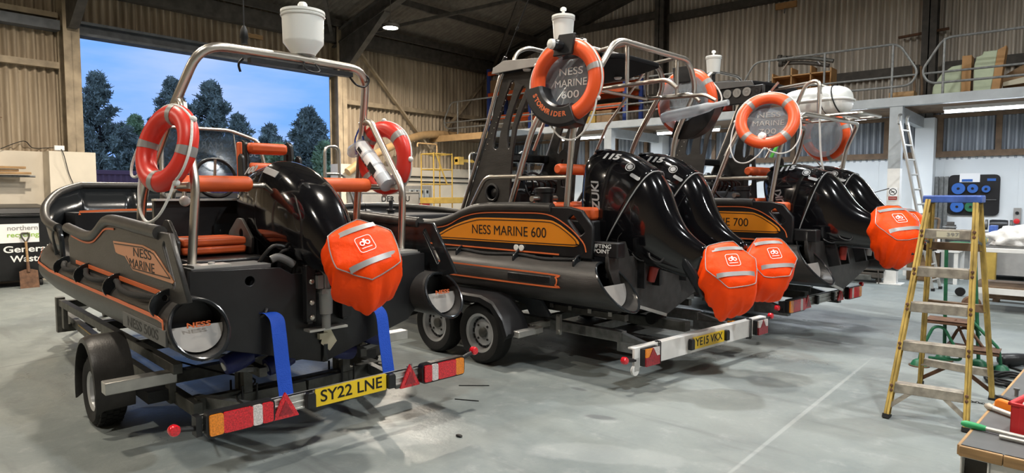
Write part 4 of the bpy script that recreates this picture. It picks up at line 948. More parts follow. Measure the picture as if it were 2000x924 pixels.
def cleat_fins(parent, xs, y, z, s=1, h=.1, L=.13):
    for x in xs:
        pr = [(-.015, -.01)] + [(L * math.cos(a) * .95, h * math.sin(a)) for a in [R(-38 + 12.5 * k) for k in range(11)]] + [(-.015, h)]
        m = frame((x, y, z), (0, s, 0), (0, 0, 1)); plate('rope_fin', pr, .022, m, 'hdpe_gloss', parent, holes=[circ(.018, 12, (.035, .045))], bev=.004)
# ------------------------------------------------------------------ FRONT BOAT (with its trailer)
bt = thing('rigid_workboat', 'front black workboat with copper name panel and single outboard, nearest the camera', 'boat', P1[0], P1[1])
# hull
b = MB()
def hull_sec(x, kz, cz, w, top, tw):
    return [V((x, -tw, top)), V((x, -w, cz)), V((x, 0, kz)), V((x, w, cz)), V((x, tw, top))]
b.rings([hull_sec(.35, .50, .69, .69, 1.0, .80), hull_sec(2.0, .50, .68, .69, 1.0, .80), hull_sec(3.2, .52, .70, .62, 1.0, .80), hull_sec(4.1, .66, .82, .48, 1.05, .75), hull_sec(4.7, .92, 1.0, .3, 1.12, .55)])
b.build('hull', 'hdpe_dark', bt, ang=25)
b = MB(); b.b2((.36, -.78, .86), (4.2, .78, .9)); b.build('deck', 'deckgrip', bt)
# transom with engine well
plate('transom', [(-.86, .86), (-.70, .695), (0, .49), (.70, .695), (.86, .86), (.86, 1.19), (.30, 1.17), (.22, 1.12), (-.22, 1.12), (-.30, 1.17), (-.86, 1.19)], .03, AFT(.35, 0, 0), 'hdpe_dark', bt, holes=[circ(.03, 16, (-.50, 1.10))], bev=.004)
for s in (1, -1):
    b = MB(); b.b2((.36, s * .35, 1.17), (.62, s * .84, 1.20)); b.build('stern_ledge', 'greyplate', bt, bev=.004)
    b = MB(); b.b2((.365, s * .60, 1.201), (.50, s * .82, 1.215)); b.lathe([(0, 0), (.02, 0), (.02, .014), (0, .016)], 14, Matrix.Translation((.42, s * .70, 1.214))); b.build('mounting_plate', 'alu', bt)
b = MB(); b.tube([(.325, 0, .50), (.325, 0, .62)], .02, 8); b.build('keel_guard', 'hdpe_gloss', bt)
b = MB(); b.b2((.30, -.012, .66), (.34, .05, .70)); b.prism([(-.055, -.0), (-.02, .12), (.0, .13), (.065, .0), (.01, -.06)], .003, AFT(.315, -.02, .63)); tagm = b.build('paper_tag', 'cream', bt)
# tubes and bow
for s in (1, -1):
    tube_collar([(.12, s * .88, .885), (1.2, s * .88, .885), (2.4, s * .885, .885), (3.4, s * .89, .90), (4.0, s * .88, .93), (4.35, s * .82, .98), (4.62, s * .70, 1.04), (4.78, s * .55, 1.08), (4.85, s * .35, 1.10)], .165, .22, .02, bt, letters='NESS')
    g = [(3.55, .95, 1.33), (3.8, .97, 1.36), (4.1, .96, 1.42), (4.4, .90, 1.53), (4.68, .74, 1.66), (4.88, .52, 1.735), (4.9, .45, 1.74), (4.9, 0, 1.74)]
    G = spl([(x, s * y, z) for x, y, z in g], 4); b = MB(); b.tube(G, .04, 14); b.build('bow_gunwale', 'hdpe', bt)
    Lw = spl([(x, s * y, z) for x, y, z in [(3.45, .92, 1.02), (3.8, .92, 1.02), (4.1, .9, 1.04), (4.38, .82, 1.08), (4.62, .66, 1.12), (4.76, .5, 1.16), (4.78, .42, 1.16), (4.78, 0, 1.16)]], 4)
    b = MB(); bm = b.bm; g_ = [bm.verts.new(p) for p in G]; l_ = [bm.verts.new(p) for p in Lw]
    for k in range(len(G) - 1): bm.faces.new((l_[k], l_[k + 1], g_[k + 1], g_[k]))
    o = b.build('bow_bulwark', 'hdpe_gloss', bt); d = o.modifiers.new('thickness', 'SOLIDIFY'); d.thickness = .02; d.offset = 0
    b = MB(); b.tube(fillet([(3.5, s * .93, 1.02), (3.42, s * .95, 1.25), (3.55, s * .95, 1.36), (3.72, s * .96, 1.30), (3.72, s * .93, 1.02)], .1), .022, 8); b.build('grab_loop', 'hdpe_gloss', bt)
    # side panel with rolled gunwale
    Mp = PORT(0, .95, 0) if s > 0 else STBD(0, -.95, 0); q = -s
    pl = [(.05, 1.05), (.33, 1.42), (.80, 1.425), (1.55, 1.45), (1.80, 1.43), (2.12, 1.315), (2.4, 1.30), (2.95, 1.33), (3.05, 1.25), (3.0, 1.0), (.30, 1.0)]
    sl = fillet([(a, c, 0) for a, c in [(.42, 1.375), (.455, 1.345), (.27, 1.10), (.235, 1.13)]], .015, 4, True)
    plate('side_panel', [(q * a, c) for a, c in pl], .03, Mp, 'hdpe' if s > 0 else 'hdpe_gloss', bt, holes=[[(q * v.x, v.y) for v in sl]], bev=.006)
    b = MB(); b.tube(spl([(.52, s * .955, 1.415), (.9, s * .955, 1.43), (1.5, s * .955, 1.455), (1.75, s * .955, 1.445), (1.95, s * .955, 1.38), (2.15, s * .955, 1.325), (2.45, s * .955, 1.31), (2.95, s * .955, 1.34), (3.1, s * .955, 1.35)], 5), .043, 14); b.build('side_gunwale', 'hdpe', bt)
    stripe(bt, spl([(1.50, s * .968, 1.40), (1.75, s * .968, 1.39), (1.95, s * .968, 1.33), (2.15, s * .968, 1.275), (2.45, s * .968, 1.26), (2.9, s * .968, 1.29)], 4), .014, nrm=(0, s, 0))
    stripe(bt, [(.42, s * .968, 1.055), (2.75, s * .968, 1.075)], .03, nrm=(0, s, 0))
    stripe(bt, [(.20, s * 1.044, .84), (.21, s * 1.047, .935), (.30, s * 1.047, .945), (1.2, s * 1.047, .945), (2.4, s * 1.052, .945), (3.4, s * 1.057, .955), (4.0, s * 1.047, .985), (4.3, s * .98, 1.02), (4.36, s * .95, 1.1)], .022, nrm=(0, s, 0))
    cleat_fins(bt, (3.12, 2.32, 1.42, .36), s * .95, 1.0, s)
    pts = []
    for a, c in ((3.12, 2.32), (2.32, 1.42), (1.42, .36)): pts += [(a, s * .99, 1.045), (a * .75 + c * .25, s * 1.03, 1.03), ((a + c) / 2, s * 1.045, 1.02), (a * .25 + c * .75, s * 1.03, 1.03)]
    pts.append((.36, s * .99, 1.045)); b = MB(); b.tube(spl(pts, 5), .019, 10); b.build('grab_rope', 'blackrope', bt)
# name panel, port
Mn = PORT(0, .968, 0)
np_ = plate('name_panel', [(-1.53, 1.315), (-.83, 1.325), (-.60, 1.30), (-.245, 1.15), (-.27, 1.135), (-1.06, 1.145), (-1.24, 1.225), (-1.42, 1.232), (-1.47, 1.24)], .008, Mn, 'copper', bt, bev=.002); np_['label'] = 'copper orange name panel'
text('NESS', .082, Mn @ Matrix.Translation((-.84, 1.268, .005)), 'black', np_, .38); text('MARINE', .082, Mn @ Matrix.Translation((-.86, 1.192, .005)), 'black', np_, .53)
for pts in ([(1.49, .9735, 1.30), (.83, .9735, 1.311), (.60, .9735, 1.286), (.30, .9735, 1.163), (1.05, .9735, 1.160), (1.20, .9735, 1.232)],): stripe(np_, pts[:3] + pts[3:4], .006, 'black', 'border_line', t=.001); stripe(np_, pts[3:], .006, 'black', 'border_line', t=.001)
b = MB(); b.b2((.16, 1.036, .795), (1.02, 1.05, .89)); ep = b.build('model_plate', 'greyplate', bt, bev=.003); ep['label'] = 'grey plate with model lettering'
text('NESS 500S', .085, PORT(.60, 1.0505, .842), 'black', ep, .62, bold=.001)
# bow locker
b = MB(); b.b2((4.15, -.7, .9), (4.66, .7, 1.45)); b.build('bow_locker', 'hdpe_dark', bt); stripe(bt, [(4.148, .66, 1.43), (4.148, .66, 1.462), (4.148, .3, 1.475), (4.148, -.7, 1.475)], .022, nrm=(-1, 0, 0))
# console, windscreen, helm
b = MB(); b.prism([(1.66, .9), (1.68, 1.58), (2.1, 1.60), (2.3, 1.66), (2.4, .9)], .80, frame((0, .04, 0), (1, 0, 0), (0, 0, 1))); b.build('console', 'hdpe_dark', bt, bev=.02)
b = MB(); b.prism([(1.53, .9), (1.56, 1.60), (1.62, 1.60), (1.64, .9)], .72, frame((0, .33, 0), (1, 0, 0), (0, 0, 1))); b.build('dash_panel', 'hdpe_dark', bt, bev=.01)
b = MB(); b.b2((1.50, -.03, 1.595), (1.62, .69, 1.61)); b.build('console_edge', 'alu', bt)
b = MB(); b.b2((1.51, .12, 1.25), (1.535, .28, 1.41)); b.lathe([(0, 0), (.045, 0), (.05, .012), (0, .014)], 18, AFT(1.51, .2, 1.33)); b.build('switch_panel', 'hdpe_gloss', bt)
b = MB(); b.tube([(1.95 + .03 * math.sin(a), .10 + .165 * math.cos(a), 1.78 + .16 * math.sin(a)) for a in [2 * PI * k / 32 for k in range(32)]], .015, 8, True); sw = b.build('steering_wheel', 'hdpe_dark', bt)
b = MB()
for a in (R(90), R(210), R(330)): b.tube([(1.97, .10, 1.78), (1.95, .10 + .16 * math.cos(a), 1.78 + .155 * math.sin(a))], .012, 8)
b.tube([(1.97, .10, 1.78), (2.12, .10, 1.72)], .03, 10); b.build('spokes', 'steel', sw)
for y in (-.02, .26):
    b = MB(); b.lathe([(0, 0), (.05, 0), (.055, .04), (.045, .045), (0, .04)], 20, AFT(2.12, y, 1.75)); b.build('gauge', 'hdpe_gloss', bt)
for s_, y, z in ((1, .42, 1.70), (1, .50, 1.66)):
    b = MB(); b.tube(fillet([(1.75, y, 1.6), (1.72, y, z + .02), (1.70, y - .1, z + .04)], .03), .016, 8); b.ico((1.70, y - .11, z + .04), .03, 2); b.build('throttle_lever', 'steel', bt)
Mw = frame((2.30, 0, 1.80), (0, -1, 0), (.18, 0, 1))
plate('windscreen', [(-.40, -.10), (.50, -.10), (.42, .33), (.18, .41), (-.38, .42)], .008, Mw, 'smoked', bt, bev=.001)
b = MB(); b.tube(fillet([(2.28, .42, 1.62), (2.36, .39, 2.22), (2.36, -.18, 2.225), (2.34, -.44, 2.14), (2.29, -.54, 1.64)], .06), .018, 10); b.tube([(2.28, .41, 1.72), (2.28, -.52, 1.72)], .012, 8); b.tube([(2.30, -.24, 1.75), (2.36, -.22, 2.2)], .006, 6); b.build('windscreen_frame', 'steel', bt)
text('MARINE', .10, Mw @ Matrix.Translation((-.05, .28, -.006)), 'greylett', bt, .34, mirror=True); text('500S', .085, Mw @ Matrix.Translation((.34, .22, -.006)), 'white', bt, .2, mirror=True)
# helm jockey seat with padded backrest
b = MB(); b.b2((1.25, -.46, .9), (1.75, -.08, 1.42)); b.build('jockey_seat_pod', 'hdpe_dark', bt, bev=.02)
b = MB(); b.b2((1.25, -.44, 1.42), (1.75, -.10, 1.50)); b.build('jockey_seat_cushion', 'vinyl', bt, bev=.03)
for y in (.02, -.36):
    plate('backrest_side_plate', p2f([(1.46, 1.5), (1.54, 2.06), (1.60, 2.09), (1.66, 2.06), (1.70, 1.5)], .03), .03, frame((0, y - .02, 0), (1, 0, 0), (0, 0, 1)), 'hdpe_dark', bt, holes=[p2f([(1.56, 1.7), (1.575, 1.98), (1.61, 1.98), (1.63, 1.7)], .015)], bev=.004)
    plate('backrest_arm', p2f([(1.40, 1.55), (1.44, 1.94), (1.48, 1.97), (1.53, 1.94), (1.53, 1.55)], .02), .024, frame((0, y + (.05 if y > 0 else -.05), 0), (1, 0, 0), (0, 0, 1)), 'hdpe_dark', bt, bev=.004)
for z0, z1 in ((1.97, 2.06), (1.78, 1.90)):
    b = MB(); b.b2((1.49, -.33, z0), (1.62, .0, z1)); b.build('backrest_pad', 'vinyl', bt, bev=.03)
b = MB(); b.b2((1.5, .05, 1.78), (1.57, .075, 2.06)); b.build('side_pad', 'vinyl', bt, bev=.01)
# aft port seat
b = MB(); b.b2((.62, .24, .9), (1.25, .76, 1.22)); b.build('seat_box', 'hdpe_dark', bt, bev=.01)
for z0, z1 in ((1.235, 1.288), (1.292, 1.345)):
    b = MB(); b.b2((.88, .29, z0), (1.24, .72, z1)); b.build('seat_cushion', 'vinyl', bt, bev=.016)
for y in (.26, .75):
    plate('seat_end_plate', p2f([(.86, 1.22), (.84, 1.33), (1.02, 1.47), (1.10, 1.47), (1.26, 1.36), (1.26, 1.22)], .02), .02, frame((0, y, 0), (1, 0, 0), (0, 0, 1)), 'greyplate' if y < .5 else 'hdpe', bt, holes=[circ(.035, 16, (1.03, 1.36))], bev=.003)
b = MB(); b.b2((.62, -.76, .9), (1.25, -.24, 1.22)); b.build('seat_box', 'hdpe_dark', bt, bev=.01)
for z0, z1 in ((1.235, 1.288), (1.292, 1.345)):
    b = MB(); b.b2((.88, -.72, z0), (1.24, -.29, z1)); b.build('seat_cushion', 'vinyl', bt, bev=.016)
# stainless arch
b = MB(); b.tube(fillet([(1.50, .80, 1.0), (1.46, .80, 1.62), (.90, .745, 2.20), (.66, .64, 2.60), (.74, 0, 2.62), (.80, -.66, 2.62), (1.00, -.745, 2.24), (1.20, -.80, 1.62), (1.26, -.80, 1.0)], .17, 7), .030, 14)
b.build('arch', 'steel', bt)
for s in (1, -1):
    x0 = .80 if s > 0 else 1.0
    b = MB(); b.tube(fillet([(x0 + .03, s * .745, 2.22), (x0 - .10, s * .75, 2.24), (.47, s * .76, 1.69), (.53, s * .78, 1.19)], .09, 6), .027, 12); b.build('arch_leg', 'steel', bt)
    b = MB(); b.lathe([(0, 0), (.055, 0), (.055, .012), (0, .012)], 20, Matrix.Translation((.53, s * .78, 1.20))); b.build('leg_flange', 'steel', bt)
    b = MB(); b.tube([(1.22, s * .79, 1.70), (.56, s * .765, 1.70)], .022, 10); b.build('arch_stay', 'steel', bt)
b = MB(); b.tube([(.76, .80, 1.705), (.76, -.76, 1.705)], .021, 10); b.build('cross_bar', 'steel', bt)
for y0, y1 in ((.78, .30), (-.12, -.64)):
    d = 1 if y1 < y0 else -1
    b = MB(); b.tube([(.76, y0, 1.715), (.76, y0 - d * .012, 1.715), (.76, y0 - d * .03, 1.715), (.76, y1 + d * .03, 1.715), (.76, y1 + d * .012, 1.715), (.76, y1, 1.715)], [.036, .048, .054, .054, .048, .036], 18); b.build('bar_pad', 'vinyl', bt)
# lamp bar and aerial on the arch
b = MB(); b.beam((.735, .30, 2.555), (.80, -.52, 2.565), .05, .035); b.build('lamp_bar', 'engine', bt)
b = MB(); b.tube(spl([(.8, -.5, 2.56), (.8, -.56, 2.50), (.8, -.64, 2.49), (.8, -.68, 2.55), (.8, -.62, 2.6)], 5), .008, 6); b.tube(spl([(.74, .34, 2.56), (.74, .37, 2.52), (.74, .36, 2.47)], 5), .008, 6); b.build('cable', 'black', bt)
t = thing('radio_aerial', 'thin black whip aerial standing on the front boat\'s arch', 'aerial', W(P1, (.70, .345, 2.65)), P1[1])
b = MB(); b.lathe([(0, 0), (.022, 0), (.022, .03), (.028, .04), (.022, .09), (.01, .12), (0, .12)], 16); b.build('base', 'black', t)
b = MB(); b.tube([(0, 0, .11), (0, .0, .9)], .0045, 6); b.tube([(0, 0, .4), (0, 0, .46)], .008, 6); b.build('whip', 'black', t)
def reflector(P, loc, lab, k=1.0, taper=True):
    t = thing('radar_reflector', lab, 'radar reflector', W(P, loc), P[1])
    b = MB()
    if taper: b.lathe([(0, 0), (.085 * k, 0), (.09 * k, .012 * k), (.145 * k, .085 * k), (.146 * k, .10 * k), (.150 * k, .27 * k), (.158 * k, .275 * k), (.160 * k, .285 * k), (.152 * k, .292 * k), (.160 * k, .30 * k), (.158 * k, .318 * k), (.13 * k, .326 * k), (0, .328 * k)], 36)
    else: b.lathe([(0, 0), (.12 * k, 0), (.138 * k, .25 * k), (.148 * k, .26 * k), (.15 * k, .275 * k), (.14 * k, .28 * k), (.15 * k, .29 * k), (.148 * k, .315 * k), (0, .325 * k)], 36)
    b.build('drum', 'whiteplastic', t)
    b = MB(); b.lathe([(0, .32 * k), (.034 * k, .32 * k), (.034 * k, .37 * k), (.024 * k, .385 * k), (0, .387 * k)] if taper else [(0, .32 * k), (.02 * k, .32 * k), (.02 * k, .38 * k), (.04 * k, .385 * k), (.04 * k, .41 * k), (.02 * k, .425 * k), (0, .43 * k)], 18); b.build('anchor_light', 'whiteplastic', t)
    b = MB(); b.lathe([(0, -.03 * k), (.05 * k, -.03 * k), (.06 * k, 0), (0, 0)], 18); b.build('foot', 'engine_grey', t)
    return t
reflector(P1, (.78, -.12, 2.655), 'white radar reflector drum with tapered foot on the front boat\'s arch', .98)
b = MB(); b.tube(spl([(.74, -.1, 2.60), (.68, -.08, 2.54), (.66, -.14, 2.52), (.68, -.19, 2.54), (.72, -.18, 2.59)], 5), .007, 6); b.build('cable', 'black', bt)

# outboard of the front boat, tilted up
t = thing('outboard_motor', 'gloss black outboard motor tilted up on the front boat\'s transom', 'outboard motor', P1[0], P1[1])
b = MB(); superloft(b, [((1.465, 1.64), (1.44, 1.46), .10), ((1.43, 1.72), (1.38, 1.40), .16), ((1.30, 1.805), (1.22, 1.34), .20), ((1.10, 1.855), (1.02, 1.28), .222), ((.90, 1.87), (.84, 1.24), .228), ((.72, 1.845), (.70, 1.205), .228), ((.70, 1.84), (.68, 1.20), .228)], 2.9); b.build('front_cowl', 'cowl', t, ang=70, sub=1)
b = MB(); superloft(b, [((.95, 1.87), (.92, 1.24), .226), ((.87, 1.888), (.85, 1.225), .234), ((.86, 1.89), (.84, 1.22), .237), ((.80, 1.885), (.74, 1.2), .241), ((.60, 1.83), (.56, 1.18), .240), ((.42, 1.745), (.42, 1.16), .228), ((.26, 1.63), (.30, 1.14), .20), ((.15, 1.49), (.20, 1.12), .16), ((.07, 1.37), (.11, 1.10), .115), ((0, 1.27), (.03, 1.07), .08), ((-.08, 1.2), (-.04, 1.02), .06)], 2.8); b.build('rear_cowl', 'cowl', t, ang=70, sub=1)
text('100', .085, frame((1.10, .158, 1.822), (-1, 0, .08), (.05, -.55, .83)), 'greylett', t, .19, bold=.004)
b = MB(); b.box((0, 0, 0), (.20, .05, .006), M_=frame((.72, .175, 1.80), (-1, 0, -.22), (-.1, -.55, .83))); b.build('badge', 'greylett', t, bev=.004)
b = MB()
for y in (-.13, .13):
    b.b2((.27, y - .02, .78), (.40, y + .02, 1.25)); b.b2((.25, y - .035, .80), (.30, y + .035, 1.18)); b.prism([(.30, 1.0), (.75, 1.2), (.72, 1.36), (.30, 1.22)], .03, frame((0, y, 0), (1, 0, 0), (0, 0, 1)))
b.build('clamp_bracket', 'engine', t, bev=.006)
b = MB(); b.prism([(.9, 1.28), (.25, 1.18), (-.15, 1.02), (-.2, 1.14), (.3, 1.4), (.9, 1.6)], .15, frame((0, 0, 0), (1, 0, 0), (0, 0, 1))); b.build('midsection', 'engine', t, bev=.02)
b = MB(); b.lathe([(0, -.1), (.06, -.1), (.07, -.02), (.06, .06), (.03, .1), (0, .11)], 20, frame((-.02, 0, 1.14), (0, 1, 0), (-.7, 0, -.7)) @ Matrix.Rotation(R(90), 4, 'X')); b.build('gearcase', 'engine', t)
b = MB(); b.lathe([(0, .745), (.028, .745), (.03, .84), (.042, .845), (.046, .99), (.05, 1.0), (.05, 1.015), (.03, 1.02), (.03, 1.12), (0, 1.12)], 18, Matrix.Translation((.245, .03, 0))); b.b2((.20, -.02, .985), (.29, .08, 1.01)); b.b2((.215, .06, 1.02), (.27, .10, 1.11)); tc_ = b.build('trim_cylinder', 'engine_grey', t)
b = MB(); b.tube([(.245, .03, 1.1), (.245, .03, 1.30)], .011, 10); b.ico((.245, .03, 1.30), .02, 1); b.build('piston_rod', 'steel', tc_)
b = MB(); b.b2((.225, -.12, .735), (.31, .16, .75)); b.build('bracket_foot', 'alu', t)
for z in (.83, .93, 1.07):
    b = MB(); b.lathe([(0, 0), (.018, 0), (.018, .012), (.01, .02), (0, .02)], 12, AFT(.252, .13, z)); b.build('bolt', 'steel', t)
b = MB(); b.tube(spl([(.38, .34, 1.22), (.37, .30, 1.235), (.36, .25, 1.215), (.35, .20, 1.18)], 5), .026, 12); b.build('rigging_hose', 'greyplate', t)
b = MB(); b.tube(spl([(.5, .40, 1.15), (.44, .30, 1.30), (.42, .18, 1.28), (.5, .1, 1.3)], 5), .014, 8); b.tube(spl([(.5, .33, 1.1), (.40, .25, 1.27), (.44, .12, 1.25), (.55, .08, 1.35)], 5), .012, 8); b.tube(spl([(.3, -.18, 1.3), (.22, -.1, 1.22), (.25, .0, 1.2), (.3, .1, 1.28)], 5), .013, 8); b.build('control_cable', 'black', t)
b = MB(); b.b2((.34, .05, 1.24), (.46, .16, 1.34)); b.ico((.33, -.02, 1.26), .055, 2); b.b2((.28, -.14, 1.28), (.38, -.04, 1.34)); b.build('steering_ram', 'engine_grey', t, bev=.01)
prop_bag(P1, (-.165, -.02, 1.30), (-.76, .27, .55), .215, .22, 'single orange propeller bag on the front boat\'s outboard', sag=.09, seed=1, roll=R(20), wide=1.02)
# lifebuoys of the front boat
c_, s_ = math.cos(P1[1]), math.sin(P1[1])
def dirw(P, d): c, s = math.cos(P[1]), math.sin(P[1]); return (c * d[0] - s * d[1], s * d[0] + c * d[1], d[2])
ring_buoy(W(P1, (.66, .86, 1.93)), dirw(P1, (-.24, .94, .23)), .56, .066, 'buoyred', 'red-orange lifebuoy with looping white rope at the left of the front boat', 'red-orange lifebuoys', spin=R(38), loops=[.02, .16, .16, .03], up=dirw(P1, (0, 0, 1)))
ring_buoy(W(P1, (.84, -.84, 1.94)), dirw(P1, (.16, -.98, .05)), .60, .066, 'buoyred', 'red-orange lifebuoy half hidden by a white plastic-wrapped roll on the front boat', 'red-orange lifebuoys', spin=R(20), loops=[0, 0, .0, 0], up=dirw(P1, (.3, 0, 1)))
b = MB(); Mr = frame(W(P1, (.80, -.715, 1.885)), dirw(P1, (-.66, 0, -.58)), dirw(P1, (0, 1, 0)))
rt = thing('rescue_line_roll', 'white wrapped rescue line roll with black chequers tied to the front boat\'s arch', 'rescue line', (0, 0, 0)); rt.matrix_world = Mr
b.tube([(-.25, .0, -.02), (-.22, 0, 0), (-.12, 0, 0), (.1, 0, 0), (.22, 0, 0), (.25, 0, 0)], [.05, .058, .062, .062, .06, .05], 18); b.build('roll', 'paper', rt)
b = MB(); b.tube([(-.23, 0, 0), (-.27, 0, .05), (-.31, -.0, .12), (-.33, -.0, .16)], [.06, .05, .055, .035], 12); b.tube([(-.10, 0, 0), (-.08, 0, 0)], .0645, 18); b.tube([(.05, 0, 0), (.07, 0, 0)], .0645, 18); b.tube([(.16, 0, 0), (.26, 0, 0)], .063, 18); b.build('plastic_wrap', 'wrap', rt)
b = MB()
for k in range(9):
    a = R(62); x = -.2 + k * .045; b.box((x, .0627 * math.sin(a), .0627 * math.cos(a)), (.024, .02, .002), rot=(-a, 0, 0))
b.build('chequer_band', 'black', rt)
b = MB(); b.box((.07, .0635 * math.sin(R(100)), .0635 * math.cos(R(100))), (.11, .05, .003), rot=(-R(100), 0, 0)); b.build('printed_block', 'black', rt)
b = MB(); b.box((-.16, .0635 * math.sin(R(100)), .0635 * math.cos(R(100))), (.06, .03, .003), rot=(-R(100), 0, 0)); b.build('printed_block', 'black', rt)
bl = thing('blue_cord', 'blue cord loops tied above the wrapped roll', 'cord', W(P1, (1.05, -.745, 2.12)), P1[1]); b = MB(); b.tube(spl([(0, 0, .08), (.08, .0, -.02), (.06, 0, -.14), (-.02, 0, -.08), (-.0, 0, .06), (-.06, 0, -.06), (-.02, 0, -.15)], 5), .007, 6); b.build('cord', 'bluestrap', bl)
bl = thing('floating_light', 'small white float and clips hanging under the left lifebuoy', 'buoy light', W(P1, (.86, .70, 1.60)), P1[1]); b = MB(); b.ico((0, 0, 0), .035, 3); b.build('float', 'whiteplastic', bl); b = MB(); b.tube([(.0, 0, .03), (-.03, .0, .3)], .005, 6); b.build('lanyard', 'rope', bl)

# ------------------------------------------------------------------ trailer of the front boat
tr = thing('boat_trailer', 'galvanised single axle trailer under the front boat', 'trailer', P1[0], P1[1])
for s in (1, -1):
    b = MB(); b.b2((.95, s * .72, .43), (4.75, s * .78, .50)); b.build('bunk_rail', 'galv_dark', tr, bev=.004)
    for x in (1.12, 2.9, 4.6):
        b = MB(); b.b2((x - .05, s * .73, .2), (x + .05, s * .77, .44)); b.build('rail_post', 'galv_dark', tr)
    b = MB(); b.b2((.70, s * .68, .19), (2.6, s * .74, .28)); b.beam((2.6, s * .71, .235), (5.2, s * .62, .235), .06, .09); b.build('chassis_rail', 'galv_dark', tr, bev=.004)
    b = MB(); b.beam((.9, s * .66, .24), (.10, s * .45, .30), .05, .08); b.build('board_arm', 'galv', tr)
for x, z in ((4.75, .40), (3.1, .40), (1.9, .42)):
    b = MB(); b.b2((x - .04, -.76, z), (x + .04, .76, z + .08)); b.build('cross_member', 'galv_dark', tr, bev=.004)
b = MB(); b.b2((4.72, -.80, .14), (4.80, -.72, .52)); b.b2((4.72, .72, .14), (4.80, .80, .52)); b.b2((4.72, -.76, .14), (4.80, .76, .22)); b.build('front_frame', 'galv_dark', tr)
b = MB(); b.b2((1.57, -.98, .20), (1.67, .98, .29)); b.build('axle', 'galv_dark', tr)
b = MB()
b.beam((.85, .70, .20), (.62, .0, .26), .06, .09); b.beam((.85, -.70, .20), (.62, .0, .26), .06, .09); b.build('rear_frame', 'galv_dark', tr)
for s in (1, -1):
    wheel(tr, (1.62, s * 1.04, .245), .245, .19, .135, 8, s)
    b = MB(); pr = [(1.62 + .315 * math.cos(a), .255 + .315 * math.sin(a) * (1.25 if math.sin(a) > 0 else 1)) for a in [R(-12 + 204 * k / 18) for k in range(19)]]
    rs = [[V((x, s * .92, z)), V((x, s * 1.12, z)), V((x, s * 1.16, z - .02)), V((x * .97 + 1.62 * .03, s * 1.165, z - .05)), V((x * .96 + 1.62 * .04, s * 1.155, z - .05)), V((x * .985 + 1.62 * .015, s * 1.11, z - .018)), V((x * .985 + 1.62 * .015, s * .92, z - .012))] for x, z in pr]
    b.rings(rs); b.build('mudguard', 'hdpe', tr, ang=50)
    b = MB(); b.b2((1.0, s * .74, .36), (1.10, s * 1.17, .44)); b.build('step_bracket', 'alu', tr, bev=.006)
    b = MB(); b.b2((1.1, s * .74, .22), (1.62, s * .9, .30)); b.build('suspension_unit', 'engine', tr)
    # tilting roller cradle
    for y, z in ((.52, .585), (.24, .525)):
        for x in (.52, .98):
            b = MB(); b.lathe([(.02, -.09), (.06, -.09), (.068, -.03), (.068, .03), (.06, .09), (.02, .09)], 20, frame((x, s * y, z - .02), (1, 0, 0), (0, s * .3, 1)) ); ro = b.build('roller', 'blueroller', tr)
            b = MB(); b.lathe([(0, -.097), (.03, -.097), (.03, .097), (0, .097)], 12, frame((x, s * y, z - .02), (1, 0, 0), (0, s * .3, 1))); b.build('roller_pin', 'whiteplastic', ro)
    b = MB(); b.beam((.98, s * .38, .47), (.45, s * .38, .47), .05, .06); b.build('cradle_arm', 'galv_dark', tr)
    for x in (.52, .98):
        b = MB(); b.beam((x, s * .2, .45), (x, s * .56, .51), .04, .03); b.build('cradle_yoke', 'galv', tr)
    b = MB(); b.b2((.70, s * .35, .28), (.76, s * .41, .47)); b.b2((.80, s * .35, .28), (.86, s * .41, .47)); b.build('cradle_post', 'galv_dark', tr)
    for x in (.68, .88):
        b = MB(); b.tube(fillet([(x, s * .33, .34), (x, s * .33, .20), (x, s * .43, .20), (x, s * .43, .34)], .03), .008, 6); b.build('u_bolt', 'engine', tr)
b = MB(); b.beam((.78, -.7, .25), (.78, .7, .25), .06, .08); b.build('rear_cross_member', 'galv_dark', tr)
b = MB(); b.beam((5.2, .62, .235), (6.4, .0, .3), .06, .08); b.beam((5.2, -.62, .235), (6.4, 0, .3), .06, .08); b.tube([(6.3, 0, 0.05), (6.3, 0, .6)], .03, 10); b.lathe([(0, -.03), (.09, -.03), (.09, .03), (0, .03)], 16, frame((6.3, 0, .09), (1, 0, 0), (0, 0, 1))); b.build('drawbar', 'galv_dark', tr)
b = MB(); b.b2((1.14, .7405, .195), (1.56, .745, .28)); pl_ = b.build('trailer_plate', 'navy', tr)
text('NT 180', .085, PORT(1.35, .7465, .237), 'gold', pl_, .36)
stripe(tr, [(2.7, .735, .27), (4.3, .685, .27)], .012, 'yellowframe', 'yellow_line', nrm=(0, 1, 0))
b = MB(); b.tube(spl([(1.9, .70, .40), (1.2, .4, .33), (.9, .25, .30), (.6, .5, .30), (.15, .6, .36)], 6), .007, 6); b.build('wiring', 'black', tr)
light_board(P1, (0, 0, .375), 0, .955, .095, 'alu', 'aluminium light board with yellow plate on the front boat\'s trailer', ('SY22 LNE', 0, .0))
for y, y2, lab in ((.365, .365, 'blue strap from the transom to the trailer, left of the front boat\'s outboard'), (-.36, -.40, 'blue strap from the transom to the trailer, under the front boat\'s orange bag')):
    st = thing('tie_down_strap', lab, 'strap', P1[0], P1[1], group='blue tie-down straps')
    P = spl([(.34, y + .06, .885), (.315, y + .04, .89), (.29, y + .02, .885), (.26, y, .85), (.235, y2, .78), (.20, y2, .60), (.16, y2, .42), (.13, y2, .28)], 5)
    rs = []
    for k, p in enumerate(P):
        w = .025 + .022 * min(1, k / 12); rs.append([p + V((0, w, 0)), p + V((0, -w, 0)), p + V((.004, -w, 0)), p + V((.004, w, 0))])
    b = MB(); b.rings(rs); b.build('webbing', 'bluestrap', st)
    b = MB(); b.tube([(.345, y + .07, .86), (.32, y + .05, .885), (.33, y + .03, .91)], .012, 8); b.build('hook', 'engine', st)
